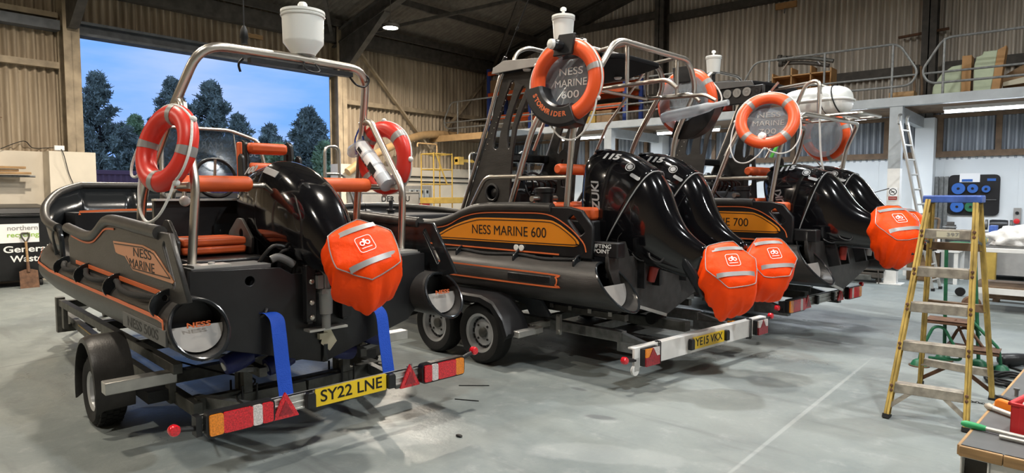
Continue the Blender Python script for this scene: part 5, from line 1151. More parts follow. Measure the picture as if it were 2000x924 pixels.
# ------------------------------------------------------------------ the two larger boats behind
def twin_outboard(P, y, tilt, lab):
    px, pz = .45, 1.2
    t = thing('outboard_motor', lab, 'outboard motor', W(P, (px, y, pz)), group='twin black outboards')
    t.rotation_euler = (Matrix.Rotation(P[1], 4, 'Z') @ Matrix.Rotation(tilt, 4, 'Y')).to_euler()
    q = lambda st: [((u[0] - px, u[1] - pz), (l[0] - px, l[1] - pz), w) for u, l, w in st]
    front = [((1.07, 1.92), (1.06, 1.56), .12), ((1.065, 1.985), (1.055, 1.40), .175), ((1.01, 2.045), (1.045, 1.27), .215), ((.88, 2.078), (1.02, 1.18), .238), ((.70, 2.065), (.97, 1.12), .246), ((.53, 2.0), (.91, 1.085), .248), ((.38, 1.905), (.84, 1.065), .248), ((.33, 1.865), (.81, 1.06), .247), ((.315, 1.855), (.80, 1.058), .247)]
    rear = [((.45, 1.94), (.88, 1.085), .235), ((.325, 1.855), (.81, 1.062), .239), ((.31, 1.845), (.80, 1.06), .240), ((.25, 1.765), (.70, 1.04), .238), ((.205, 1.68), (.58, 1.02), .230), ((.17, 1.59), (.45, .99), .214), ((.12, 1.47), (.32, .965), .18), ((.04, 1.35), (.18, .94), .138), ((-.06, 1.262), (.07, .91), .10), ((-.16, 1.20), (-.03, .90), .08), ((-.22, 1.165), (-.1, .9), .07)]
    b = MB(); superloft(b, q(front), 3.0); b.build('front_cowl', 'cowl', t, ang=70, sub=1)
    b = MB(); superloft(b, q(rear), 2.7); b.build('rear_cowl', 'cowl', t, ang=70, sub=1)
    r_ = MB(); superloft(r_, q(front[-1:] * 2), 3.0); ring = [v.co.copy() for v in list(r_.bm.verts)[:28]]; r_.bm.free()
    b = MB(); b.tube(ring, .006, 6, True); b.build('seam_trim', 'greylett', t)
    # air intake recess on the crown
    b = MB(); b.lathe([(0, -.01), (.095, -.01), (.10, .004), (.088, .008), (.08, .0), (0, -.002)], 24, frame((.93 - px, 0, 2.062 - pz), (0, -1, 0), (-1, 0, .18)) @ Matrix.Diagonal((1.25, .62, 1, 1))); b.build('air_intake', 'engine', t)
    top = lambda x, yy, z, sl: frame((x - px, yy, z - pz), (0, -1, 0), (-1, 0, sl))
    text('115', .085, frame((.72 - px, .178, 1.995 - pz), (-1, 0, -.12), (0, -.55, .83)), 'greylett', t, .19, bold=.004, shear=.2)
    Me = frame((.50 - px, .183, 1.892 - pz), (-1, 0, -.5), (0, -.55, .83))
    em = plate('emblem', circ(.045, 24), .003, Me, 'greylett', t, holes=[circ(.037, 24)], bev=.0005); b = MB(); b.lathe([(0, -.001), (.03, -.001), (.03, .002), (0, .002)], 6, Me); b.build('emblem_centre', 'greylett', em)
    b = MB(); b.prism(rrect(.11, .035, .015), .003, frame((.435 - px, .200, 1.80 - pz), (-1, 0, -.55), (0, -.5, .83))); b.build('emblem_badge', 'greylett', t)
    text('SUZUKI', .115, frame((.83 - px, .2495, 1.56 - pz), (.08, 0, 1), (1, .02, -.08)), 'greylett', t, .42, bold=.003, shear=.15)
    # bracket, leg, hoses
    b = MB()
    for yy in (-.13, .13):
        b.b2((-.10, yy - .02, -.42), (.03, yy + .02, .1)); b.prism([(-.1, -.2), (.45, -.05), (.40, .12), (-.1, .05)], .03, frame((0, yy, 0), (1, 0, 0), (0, 0, 1)))
    b.build('clamp_bracket', 'engine', t, bev=.006)
    b = MB(); b.prism([(.35, -.02), (-.2, -.14), (-.62, -.28), (-.80, -.26), (-.80, -.2), (-.55, -.05), (-.1, .12), (.35, .2)], .13, frame((0, 0, 0), (1, 0, 0), (0, 0, 1))); b.prism([(-.5, -.1), (-.7, -.3), (-.82, -.42), (-.72, -.42), (-.5, -.28)], .03, frame((0, 0, 0), (1, 0, 0), (0, 0, 1))); b.build('midsection', 'engine', t, bev=.02)
    b = MB(); b.prism([(-.42, -.02), (-.60, -.26), (-.66, -.45), (-.60, -.45), (-.36, -.1)], .2, frame((0, 0, 0), (1, 0, 0), (0, 0, 1))); b.build('anti_ventilation_plate', 'hdpe_gloss', t, bev=.03)
    b = MB(); b.lathe([(0, 0), (.04, 0), (.045, .16), (.035, .17), (.035, .22), (0, .22)], 14, frame((-.08, .02, -.36), (0, 1, 0), (-.3, 0, 1)) @ Matrix.Rotation(R(-90), 4, 'X')); b.tube([(-.10, .02, -.2), (-.06, .02, .12)], .013, 8); b.build('trim_cylinder', 'dullred' if y > 0 else 'engine_grey', t)
    b = MB(); b.tube([(-.13, .1, -.06), (-.26, .1, -.22)], .012, 8); b.tube([(-.13, -.1, -.1), (-.24, -.1, -.24)], .012, 8); b.build('tilt_lock_rod', 'steel', t)
    rnd = random.Random(int(y * 100)); b = MB()
    for k in range(7):
        x0 = .3 - .09 * k; b.tube(spl([(x0, .12 * (1 if k % 2 else -1), -.02), (x0 - .03, .2 * (1 if k % 2 else -1), -.10 - .04 * rnd.random()), (x0 - .12, .17 * (1 if k % 2 else -1), -.16), (x0 - .16, .1, -.06)], 4), .010, 6)
    b.build('hoses', 'black', t)
    b = MB()
    b.b2((-.05, .13, -.10), (.22, .155, -.02)); b.ico((.20, .15, -.06), .03, 2); b.ico((.05, .155, -.10), .03, 2); b.ico((-.05, .15, -.05), .025, 2); b.b2((.08, .13, -.16), (.13, .17, -.06))
    b.build('fittings', 'engine_grey', t)
    return t

def big_boat(P, label, model, dx_raft=False):
    t = thing('rigid_workboat', label, 'boat', P[0], P[1], group=None)
    # hull
    b = MB()
    S_ = lambda x, kz, cz, w, top, tw: [V((x, -tw, top)), V((x, -w, cz)), V((x, 0, kz)), V((x, w, cz)), V((x, tw, top))]
    b.rings([S_(.45, .47, .70, .80, 1.0, .92), S_(3.0, .47, .70, .80, 1.0, .92), S_(4.3, .55, .78, .70, 1.0, .9), S_(5.1, .8, .95, .45, 1.1, .7), S_(5.55, 1.05, 1.1, .2, 1.2, .4)]); b.build('hull', 'hdpe_dark', t, ang=25)
    b = MB(); b.b2((.46, -.9, .90), (4.9, .9, .94)); b.build('deck', 'deckgrip', t)
    plate('transom', [(-.98, 1.0), (-.82, .70), (0, .46), (.82, .70), (.98, 1.0), (.98, 1.2), (.72, 1.22), (.65, 1.08), (-.65, 1.08), (-.72, 1.22), (-.98, 1.2)], .04, AFT(.45, 0, 0), 'hdpe', t, bev=.005)
    b = MB(); b.beam((.42, .80, .69), (.42, .03, .465), .03, .02, (1, 0, 0)); b.build('keel_strip', 'alu', t)
    for s in (1, -1):
        b = MB(); b.b2((.34, s * .86, 1.09), (.62, s * .98, 1.225)); lp = b.build('lifting_bracket', 'hdpe_dark', t, bev=.012)
        if s > 0 and model == '600': text('LIFTING\nPOINT', .05, PORT(.505, .983, 1.165), 'white', lp, .2)
        tube_collar([(.15, s * .98, .845), (2.0, s * .98, .845), (3.6, s * .985, .85), (4.3, s * .95, .88), (4.8, s * .84, .95), (5.2, s * .66, 1.03), (5.5, s * .42, 1.10), (5.66, s * .15, 1.14), (5.7, 0, 1.15)], .205, .52, .15, t, letters=None)
        # bulwark panels
        Mp = PORT(0, 1.0, 0) if s > 0 else STBD(0, -1.0, 0); q = -s
        pl = [(.58, 1.07), (.58, 1.36), (.70, 1.50), (.84, 1.53), (1.12, 1.53), (2.05, 1.515), (2.38, 1.44), (2.62, 1.35), (2.9, 1.315), (3.36, 1.33), (3.4, 1.05)]
        sl = fillet([(a, c, 0) for a, c in [(.80, 1.46), (.86, 1.42), (.72, 1.27), (.66, 1.31)]], .02, 4, True)
        plate('side_panel', [(q * a, c) for a, c in pl], .045, Mp, 'hdpe_dark', t, holes=[[(q * v.x, v.y) for v in sl]], bev=.012)
        b = MB(); b.tube(spl([(1.06, s * 1.0, 1.515), (1.5, s, 1.52), (2.0, s, 1.505), (2.25, s, 1.455), (2.45, s, 1.385), (2.7, s, 1.33), (3.0, s, 1.315), (3.4, s, 1.335)], 5), .048, 14); b.build('side_gunwale', 'hdpe', t)
        stripe(t, spl([(.64, s * 1.026, 1.13), (.68, s * 1.026, 1.22), (.86, s * 1.026, 1.36), (1.10, s * 1.026, 1.455), (1.5, s * 1.026, 1.462), (2.0, s * 1.026, 1.45), (2.3, s * 1.026, 1.395), (2.6, s * 1.026, 1.29), (3.2, s * 1.026, 1.24)], 5), .010, nrm=(0, s, 0))
        stripe(t, [(.95, s * 1.026, 1.09), (3.2, s * 1.026, 1.10)], .014, nrm=(0, s, 0))
        # bow bulwark
        g = [(3.95, 1.0, 1.33), (4.3, .99, 1.35), (4.86, .90, 1.40), (5.3, .68, 1.44), (5.6, .40, 1.46), (5.7, .15, 1.47), (5.7, 0, 1.47)]
        G = spl([(x, s * y, z) for x, y, z in g], 4); b = MB(); b.tube(G, .04, 12); b.build('bow_gunwale', 'hdpe', t)
        Lw = spl([(x, s * (y - .05 if y > .06 else y), z) for x, y, z in [(3.85, 1.0, 1.02), (4.3, .98, 1.04), (4.84, .88, 1.08), (5.24, .66, 1.14), (5.52, .4, 1.2), (5.6, .15, 1.22), (5.6, 0, 1.22)]], 4)
        b = MB(); bm = b.bm; gg = [bm.verts.new(p) for p in G]; ll = [bm.verts.new(p) for p in Lw]
        for k in range(len(G) - 1): bm.faces.new((ll[k], ll[k + 1], gg[k + 1], gg[k]))
        o = b.build('bow_bulwark', 'hdpe_dark', t); d = o.modifiers.new('thickness', 'SOLIDIFY'); d.thickness = .02; d.offset = 0
        # tube trims
        stripe(t, spl([(4.2, s * 1.163, .965), (2.5, s * 1.188, .935), (.95, s * 1.185, .925), (.86, s * 1.188, .90), (.84, s * 1.192, .87), (.86, s * 1.189, .83), (.95, s * 1.184, .81), (2.5, s * 1.184, .81), (4.2, s * 1.16, .84)], 5), .014, nrm=(0, s, 0))
        b = MB(); b.b2((.92, s * 1.172, .83), (1.46, s * 1.192, .905)); emb = b.build('embossed_panel', 'hdpe_dark', t, bev=.012)
        if s > 0: text('STORMRIDER', .055, PORT(1.19, 1.1925, .867), 'black', emb, .44, bold=.001)
        cleat_fins(t, (3.0, 2.29, 1.46, .72), s * 1.0, 1.02, s, .085, .12)
        pts = []
        for a, c in ((3.0, 2.29), (2.29, 1.46), (1.46, .72)): pts += [(a, s * 1.03, 1.06), ((a * .6 + c * .4), s * 1.06, 1.045), ((a * .4 + c * .6), s * 1.06, 1.045)]
        pts.append((.72, s * 1.03, 1.06)); b = MB(); b.tube(spl(pts, 4), .016, 8); b.build('grab_rope', 'blackrope', t)
    # orange name panel, port
    Mn = PORT(0, 1.0245, 0)
    dpl = spl([(-2.75, 1.155, 0), (-2.7, 1.20, 0), (-2.45, 1.30, 0), (-2.15, 1.385, 0), (-1.9, 1.405, 0), (-1.16, 1.405, 0), (-1.0, 1.385, 0), (-.85, 1.31, 0), (-.74, 1.235, 0), (-.725, 1.19, 0), (-.78, 1.17, 0)], 3)
    dp = plate('name_panel', [(v.x, v.y) for v in dpl], .008, Mn, 'amberdecal', t, bev=.002); dp['label'] = 'amber orange name panel'
    inner = spl([(2.70, 1.0295, 1.175), (2.42, 1.0295, 1.29), (2.12, 1.0295, 1.365), (1.9, 1.0295, 1.384), (1.16, 1.0295, 1.386), (1.0, 1.0295, 1.365), (.86, 1.0295, 1.295), (.765, 1.0295, 1.23), (.755, 1.0295, 1.20), (.80, 1.0295, 1.187), (1.7, 1.0295, 1.180), (2.70, 1.0295, 1.175)], 3)
    stripe(dp, inner, .008, 'black', 'border_line', t=.001)
    text('NESS MARINE ' + model, .135, Mn @ Matrix.Translation((-1.62, 1.278, .0055)), 'black', dp, 1.02)
    for x in (1.42, 1.49):
        b = MB(); b.lathe([(0, 0), (.028, 0), (.03, .012), (.012, .014), (0, .012)], 18, PORT(x, 1.026, 1.125)); b.build('white_stud', 'whiteplastic', t)
    # console with T-top
    b = MB(); b.prism([(2.05, .94), (2.08, 1.66), (2.35, 1.78), (2.75, 1.80), (2.9, .94)], .98, frame((0, 0, 0), (1, 0, 0), (0, 0, 1))); b.build('console', 'hdpe_dark', t, bev=.02)
    for s in (1, -1):
        Ms = PORT(0, .55, 0) if s > 0 else STBD(0, -.55, 0); q = -s
        out = [(2.98, .95), (2.74, 1.52), (2.42, 2.2), (2.12, 2.93), (1.62, 2.93), (1.70, 2.78), (1.84, 2.55), (1.94, 2.35), (1.99, 2.12), (2.02, 1.9), (2.05, 1.5), (2.1, .95)]
        s1 = spl([(2.02, 2.83, 0), (1.96, 2.80, 0), (2.09, 2.5, 0), (2.18, 2.3, 0), (2.21, 2.15, 0), (2.29, 2.15, 0), (2.25, 2.35, 0), (2.15, 2.58, 0)], 2, True)
        s2 = spl([(1.85, 2.77, 0), (1.80, 2.74, 0), (1.91, 2.55, 0), (2.0, 2.35, 0), (2.03, 2.15, 0), (2.07, 2.15, 0), (2.06, 2.35, 0), (1.97, 2.58, 0)], 2, True)
        hole = circ(.10, 24, (2.30, 1.66))
        fr = plate('console_frame', [(q * a, c) for a, c in out], .03, Ms, 'hdpe', t, holes=[[(q * v.x, v.y) for v in h] for h in (s1, s2)] + [[(q * a, c) for a, c in hole]], bev=.004)
        b = MB()
        for k in range(13):
            f = k / 12; b.ico((2.36 - .42 * f + .05, s * .568, 2.14 + .68 * f), .007, 1)
        b.build('bolts', 'steel', fr)
        b = MB(); b.lathe([(.075, -.01), (.10, -.01), (.105, .012), (.085, .018), (.075, .012)], 24, (PORT if s > 0 else STBD)(2.30, s * .565, 1.66), True); b.lathe([(0, 0), (.05, 0), (.0, .02)], 12, (PORT if s > 0 else STBD)(2.30, s * .54, 1.66)); b.build('speaker_grille', 'engine', fr)
        b = MB(); b.tube(spl([(3.0, s * .58, .95), (2.77, s * .58, 1.50), (2.45, s * .58, 2.2), (2.17, s * .58, 2.88), (2.1, s * .56, 2.98)], 4), .021, 10); b.build('frame_tube', 'steel', t)
        # front hoop leg
        b = MB(); b.tube([(1.05, s * .50, 2.95), (1.55, s * .53, 2.42), (1.72, s * .53, 2.1)], .016, 8); b.build('strut', 'steel', t)
    ae = -.75 if model == '600' else -1.22
    plate('t_top', p2f([(-2.20, -.66), (-1.30, -.64), (ae, -.34), (ae, .34), (-1.30, .64), (-2.20, .66)], .05), .05, frame((0, 0, 2.965), (-1, 0, 0), (0, -1, 0)), 'matte', t, bev=.01)
    for s in (1, -1): plate('visor_fascia', [(-2.20, 2.93), (-2.17, 2.99), (-2.02, 3.045), (-1.30, 2.985), (-1.27, 2.925)], .02, (frame((0, s * .665, 0), (-1, 0, 0), (0, 0, 1))), 'lightplate' if model == '600' else 'greyplate', t, bev=.004)
    b = MB(); b.b2((2.12, -.66, 2.93), (2.2, .66, 3.0)); b.build('visor_front', 'greyplate', t, bev=.01)
    for x, y in ((1.75, .60), (1.35, -.45)):
        b = MB(); b.lathe([(0, -.02), (.035, -.018), (.045, 0), (0, 0)], 18, Matrix.Translation((x, y, 2.93))); b.build('deck_lamp', 'whiteplastic', t)
    if model == '700':
        for k in range(5):
            b = MB(); b.lathe([(.02, -.03), (.05, -.03), (.055, 0), (.02, 0)], 18, frame((1.24 + .13 * k, .66, 2.86), (-1, 0, 0), (0, 0, 1)), True); b.lathe([(0, -.012), (.03, -.012), (.03, 0), (0, 0)], 14, frame((1.24 + .13 * k, .66, 2.86), (-1, 0, 0), (0, 0, 1))); b.build('round_lamp', 'engine_grey' if k in (1, 2, 3) else 'engine', t)
        b = MB(); b.b2((1.16, .60, 2.72), (1.85, .645, 2.93)); b.build('lamp_board', 'hdpe_dark', t, bev=.01)
    b = MB(); b.tube(fillet([(2.05, .5, 2.97), (2.05, .46, 3.16), (2.02, .30, 3.24), (2.02, -.30, 3.24), (2.05, -.46, 3.16), (2.05, -.5, 2.97)], .14), .022, 10); b.build('roof_hoop', 'steel', t)
    Mw = frame((2.60, 0, 2.12), (0, -1, 0), (-.42, 0, 1)); plate('windscreen', rrect(1.04, .62, .06), .008, Mw, 'smoked', t, bev=.001)
    b = MB(); b.b2((2.42, -.54, 2.02), (2.66, .54, 2.12)); b.build('windscreen_sill', 'hdpe_gloss', t, bev=.02)
    for y in (.2, -.15):
        b = MB(); b.lathe([(0, 0), (.06, 0), (.065, .05), (0, .05)], 18, AFT(2.2, y, 1.84)); b.build('gauge', 'hdpe_gloss', t)
    b = MB(); b.tube([(1.98 + .05 * math.sin(a), .20 + .17 * math.cos(a), 1.72 + .16 * math.sin(a)) for a in [2 * PI * k / 28 for k in range(28)]], .014, 8, True); b.tube([(1.98, .05, 1.72), (1.98, .35, 1.72)], .012, 6); b.tube([(1.98, .2, 1.72), (2.15, .2, 1.68)], .025, 8); b.build('steering_wheel', 'hdpe_dark', t)
    b = MB()
    for k in range(6): b.tube(spl([(2.05, .45 - .1 * k, 1.80), (1.93, .42 - .08 * k, 1.86 - .03 * (k % 3)), (1.88, .36 - .1 * k, 1.76), (1.96, .3 - .1 * k, 1.66)], 4), .011, 6)
    b.build('wiring_loom', 'black', t)
    # leaning seats
    b = MB(); b.b2((1.35, -.40, .94), (1.85, .40, 1.44)); b.build('seat_pod', 'hdpe_dark', t, bev=.02)
    b = MB(); b.b2((1.30, -.42, 1.44), (1.88, .42, 1.56)); b.build('seat_cushion', 'vinyl', t, bev=.035)
    b = MB(); b.tube([(1.42, .50, 1.90), (1.42, .49, 1.90), (1.42, .46, 1.90), (1.42, -.36, 1.90), (1.42, -.39, 1.90), (1.42, -.40, 1.90)], [.04, .05, .056, .056, .05, .04], 16); b.build('backrest_pad', 'vinyl', t)
    for y in (.42, -.34):
        plate('backrest_plate', p2f([(1.38, 1.5), (1.42, 2.08), (1.47, 2.12), (1.54, 2.08), (1.58, 1.5)], .03), .03, frame((0, y - .10, 0), (1, 0, 0), (0, 0, 1)), 'hdpe_dark', t, holes=[p2f([(1.45, 1.72), (1.46, 2.0), (1.50, 2.0), (1.51, 1.72)], .012)], bev=.004)
    b = MB(); b.b2((.78, -.75, .94), (1.12, .75, 1.40)); b.build('aft_seat_box', 'hdpe_dark', t, bev=.02)
    b = MB(); b.b2((.80, -.72, 1.40), (1.12, .72, 1.52)); b.build('aft_seat_cushion', 'vinyl', t, bev=.03)
    b = MB(); b.lathe([(.12, 0), (.12, .62), (.135, .63), (.135, .67), (.06, .68), (0, .68)], 20, Matrix.Translation((1.30, .84, 1.03)) @ Matrix.Diagonal((.75, .75, 1, 1))); tp = b.build('tow_post', 'hdpe_dark', t)
    b = MB(); b.tube([(1.30, .66, 1.60), (1.30, 1.02, 1.60)], .028, 12); b.build('post_bar', 'steel', tp)
    # stern frame
    top = 3.02 if model == '600' else 2.92; ry = .9
    for s in (1, -1):
        if model == '600':
            b = MB(); b.tube(fillet([(1.73, s * ry, 1.0), (1.71, s * ry, 1.5), (1.40, s * ry, 2.28), (1.02, s * .86, 2.82), (.95, s * .66, top), (.95, 0, top)], .13, 6), .029, 12)
            b.tube(fillet([(.98, s * ry, 1.0), (.97, s * ry, 1.5), (.90, s * ry, 2.25), (.63, s * .87, 2.76), (.60, s * .66, top + .02), (.60, 0, top + .02)], .13, 6), .029, 12); b.build('stern_frame_leg', 'steel', t)
            b = MB(); b.tube([(.95, s * .45, top), (.60, s * .45, top + .02)], .02, 8); b.build('top_rail', 'steel', t)
        else:
            b = MB(); b.tube(fillet([(1.73, s * ry, 1.0), (1.71, s * ry, 1.5), (1.42, s * ry, 2.2), (1.30, s * .8, 2.52), (1.30, 0, 2.52)], .1, 6), .027, 12)
            b.tube(fillet([(.92, s * ry, 1.0), (.91, s * ry, 1.5), (.80, s * ry, 2.2), (.62, s * .8, 2.52), (.62, 0, 2.52)], .1, 6), .027, 12); b.build('stern_frame_leg', 'steel', t)
        b = MB(); b.tube([(1.60, s * ry, 1.80), (.945, s * ry, 1.80)], .024, 10); b.build('ladder_rung', 'steel', t)
        b = MB(); b.tube(fillet([(2.32, s * ry, 1.45), (2.06, s * ry, 1.82), (1.60, s * ry, 1.82)], .1, 6), .024, 10); b.build('grab_rail', 'steel', t)
        if model == '600':
            e = .42 if s > 0 else .16
            b = MB(); b.tube(fillet([(.98, s * .45, top), (.98, s * .45, 2.655), (.62 - e, s * .45, 2.66), (.52 - e, s * .45, 2.575)], .07, 5), .02, 10); b.tube([(.62, s * .45, top + .02), (.62, s * .45, 2.66)], .02, 10); b.tube(fillet([(.8, s * .42, 2.655), (.78, s * .42, 2.64), (.42 - e, s * .36, 2.62), (.30 - e, s * .36, 2.55)], .05), .018, 8) if s < 0 else None; b.build('rack_loop', 'steel', t)
    if model == '600':
        b = MB(); b.tube([(.98, .45, 2.655), (.98, -.45, 2.655)], .018, 8); b.build('rack_bar', 'steel', t)
        # bow hoop
    for s in (1,):
        b = MB(); b.tube(fillet([(5.2, .95, 1.45), (5.2, .94, 2.30), (5.2, .72, 2.30), (5.2, .72, 1.45)], .10, 6), .022, 10); b.tube(fillet([(5.2, .94, 1.92), (5.2, .66, 1.92), (5.15, .46, 1.36)], .08), .02, 10); b.build('bow_hoop', 'steel', t)
        b = MB(); b.tube(fillet([(3.5, -.92, 1.3), (3.6, -.90, 2.0), (3.9, -.7, 2.05), (4.0, -.55, 1.6)], .12), .022, 10); b.build('boarding_hoop', 'alu', t)
        b = MB(); b.lathe([(0, 0), (.05, 0), (.05, .14), (.07, .15), (.07, .17), (.03, .18), (.03, .3), (0, .3)], 16, Matrix.Translation((5.0, .0, 1.25))); b.build('bow_bollard', 'hdpe_dark', t)
        b = MB(); b.b2((4.3, -.7, .94), (5.3, .7, 1.36)); b.build('bow_locker', 'deckgrip', t, bev=.02)
    return t

big_boat(P2, 'middle black workboat with amber name panel ending 600, twin outboards and stainless stern frame', '600')
big_boat(P3, 'far black workboat with amber name panel ending 700 and white liferaft aft', '700')
twin_outboard(P2, .38, 0, 'left of the middle boat\'s two black outboards, marked 115')
twin_outboard(P2, -.38, 0, 'right of the middle boat\'s two black outboards, partly behind its twin')
twin_outboard(P3, .38, R(13), 'nearer of the far boat\'s two steeply tilted black outboards')
twin_outboard(P3, -.38, R(13), 'further of the far boat\'s two steeply tilted black outboards')
prop_bag(P2, (-.40, .38, 1.05), (-.56, .52, .60), .225, .28, 'left orange propeller bag of the middle boat\'s pair', sag=.10, seed=2, roll=R(4))
prop_bag(P2, (-.44, -.38, 1.06), (-.60, .48, .60), .225, .26, 'right orange propeller bag of the middle boat\'s pair, partly behind the left one', sag=.08, seed=5, roll=R(4))
prop_bag(P3, (-.26, .38, 1.31), (-.55, .42, .70), .25, .30, 'big orange propeller bag on the far boat, left of the step ladder', sag=.10, seed=4, roll=R(6))
prop_bag(P3, (-.17, -.30, 1.30), (-.55, .35, .72), .23, .28, 'orange propeller bag on the far boat\'s further outboard, peeping out behind', sag=.06, seed=6)
reflector(P2, (1.35, .50, 3.17), 'white radar reflector drum behind the middle boat\'s port lifebuoy', .62 * 1.25, False)
reflector(P3, (2.05, .30, 3.22), 'white radar reflector drum on the far boat\'s roof', .62 * 1.12, False)
for P, x, y, z0, z1, lab in ((P2, 1.35, .50, 2.98, 3.17, 'short mast under the middle boat\'s radar reflector'), (P3, 2.05, .30, 2.98, 3.22, 'short mast under the far boat\'s radar reflector')):
    m_ = thing('mast_stub', lab, 'mast', W(P, (x, y, z0)), P[1]); b = MB(); b.tube([(0, 0, 0), (0, 0, z1 - z0)], .025, 10); b.lathe([(0, 0), (.06, 0), (.06, .01), (0, .01)], 14); b.build('pole', 'engine', m_)
t = thing('radio_aerial', 'black whip aerial raked back from the middle boat\'s roof', 'aerial', W(P2, (2.12, .60, 3.0)), P2[1])
b = MB(); b.tube([(0, 0, 0), (-.06, 0, .1)], [.03, .02], 12); b.build('base', 'black', t)
b = MB(); b.tube([(-.06, 0, .1), (-.40, -.04, .72)], .006, 6); b.tube([(-.20, -.018, .36), (-.22, -.02, .39)], .012, 8); b.build('whip', 'black', t)

def framed_buoy(P, c, n, OD, mnr, hl, lab, sgn, tray, lines, spin, grp, up=(0, 0, 1), strobe=None, loops=None, mirror=False):
    rb = ring_buoy(W(P, c), dirw(P, n), OD, mnr, 'buoyorange', lab, grp, up=dirw(P, up), spin=spin, loops=loops)
    nn = V(dirw(P, n)).normalized(); u = V(dirw(P, up)).cross(nn).normalized(); v = nn.cross(u)
    h = thing('buoy_holder', hl, 'holder', W(P, c))
    h.matrix_world = Matrix.Translation(V(W(P, c))) @ Matrix((u, v, nn)).transposed().to_4x4()
    z = -mnr * 1.05
    b = MB(); b.lathe([(0, z - .006), (OD / 2 - mnr * .9, z - .006), (OD / 2 - mnr * .9, z), (0, z)], 40); sh = b.build('clear_sheet', 'clear', h)
    yy = .10
    for k, ln in enumerate(lines): text(ln, .095, Matrix.Translation((.0, yy - .105 * k, z + .004)), 'white' if tray else 'lightplate', sh, min(.34, .062 * len(ln)))
    if tray:
        rs = []
        a0, a1 = R(188), R(292)
        Rm = OD / 2 - mnr
        for k in range(25):
            a = a0 + (a1 - a0) * k / 24; er = V((math.cos(a), math.sin(a), 0)); w1 = mnr * 1.22
            rs.append([er * (Rm - w1) + V((0, 0, z - .02)), er * (Rm + w1 * 1.25) + V((0, 0, z - .02)), er * (Rm + w1 * 1.25) + V((0, 0, mnr * .75)), er * (Rm + w1) + V((0, 0, mnr * 1.12)), er * (Rm - w1 * .7) + V((0, 0, mnr * 1.12)), er * (Rm - w1) + V((0, 0, mnr * .75))])
        b = MB(); b.rings(rs); tr_ = b.build('tray', 'hdpe_dark', h, ang=30, bev=.004)
        s = 'STORMRIDER'
        for k, ch in enumerate(s):
            a = R(203) + R(74) * k / (len(s) - 1)
            p = V((math.cos(a) * Rm, math.sin(a) * Rm, mnr * 1.125)); text(ch, .062, Matrix.Translation(p) @ Matrix.Rotation(a + PI / 2, 4, 'Z'), 'stripe', tr_, None, bold=.002)
        b = MB(); b.prism([(-.10, OD / 2 - mnr * 2.3), (.10, OD / 2 - mnr * 2.3), (.13, OD / 2 + .015), (-.04, OD / 2 + .02)], .03, Matrix.Translation((0, 0, mnr * .98))); b.prism([(-.10, OD / 2 - mnr * 2.3), (.10, OD / 2 - mnr * 2.3), (.12, OD / 2 + .015), (-.12, OD / 2 + .015)], .02, Matrix.Translation((0, 0, z - .01))); b.build('top_clip', 'hdpe_dark', h, bev=.006)
    if strobe:
        b = MB(); b.lathe([(0, 0), (.045, 0), (.05, .06), (.045, .065), (.04, .10), (.02, .115), (0, .118)], 18, Matrix.Translation((strobe[0], strobe[1], mnr * 1.0 if tray else z)) @ Matrix.Rotation(R(-20), 4, 'Y')); b.build('strobe_light', 'hdpe_dark', h)
        b = MB(); b.lathe([(0, .10), (.046, .095), (.042, .125), (0, .135)], 18, Matrix.Translation((strobe[0], strobe[1], mnr * 1.0 if tray else z)) @ Matrix.Rotation(R(-20), 4, 'Y')); b.build('strobe_lens', 'whiteplastic', h)
    return rb
framed_buoy(P2, (.90, 1.0, 2.66), (-.12, 1, .05), .76, .072, 'clear lettered sheet and black tray framed by the middle boat\'s near lifebuoy', 'orange lifebuoy in a black lettered tray on the near side of the middle boat', 1, True, ['NESS', 'MARINE', '600'], R(-28), 'orange lifebuoys', strobe=(-.02, .30), loops=[.04, 0, 0, .14])
framed_buoy(P2, (.81, -1.0, 2.66), (-.05, -1, .05), .74, .07, 'clear lettered sheet and black tray framed by the middle boat\'s far-side lifebuoy', 'orange lifebuoy on the far side of the middle boat, seen through its stern frame', -1, True, ['NESS', 'MARINE', '600'], R(10), 'orange lifebuoys', loops=[0, .18, 0, 0])
framed_buoy(P3, (.92, 1.0, 2.45), (-.35, 1, .42), .70, .066, 'clear lettered sheet framed by the far boat\'s near lifebuoy', 'orange lifebuoy on the near side of the far boat with rope hanging in loops', 1, False, ['NESS', 'MARINE', '700'], 0, 'orange lifebuoys', strobe=(0, -.21), loops=[.0, .02, .22, .12])
framed_buoy(P3, (1.12, -1.0, 2.42), (-.2, -1, .1), .72, .066, 'clear lettered sheet framed by the lifebuoy below the white liferaft', 'orange lifebuoy under the white liferaft on the far side of the far boat', -1, False, ['NESS', 'MARINE', '700'], R(30), 'orange lifebuoys', loops=[0, .06, .12, 0])
# wrapped tube on the middle boat's rack
t = thing('wrapped_tube', 'clear plastic wrapped tube hanging across the far lifebuoy of the middle boat', 'tube', W(P2, (.60, -.75, 2.50)), P2[1])
b = MB(); b.tube([(.36, 0, -.02), (.3, 0, -.01), (.0, 0, .02), (-.18, 0, .05), (-.24, 0, .06), (-.4, 0, .08)], [.05, .06, .06, .05, .03, .03], 14); b.build('wrap', 'wrap', t)
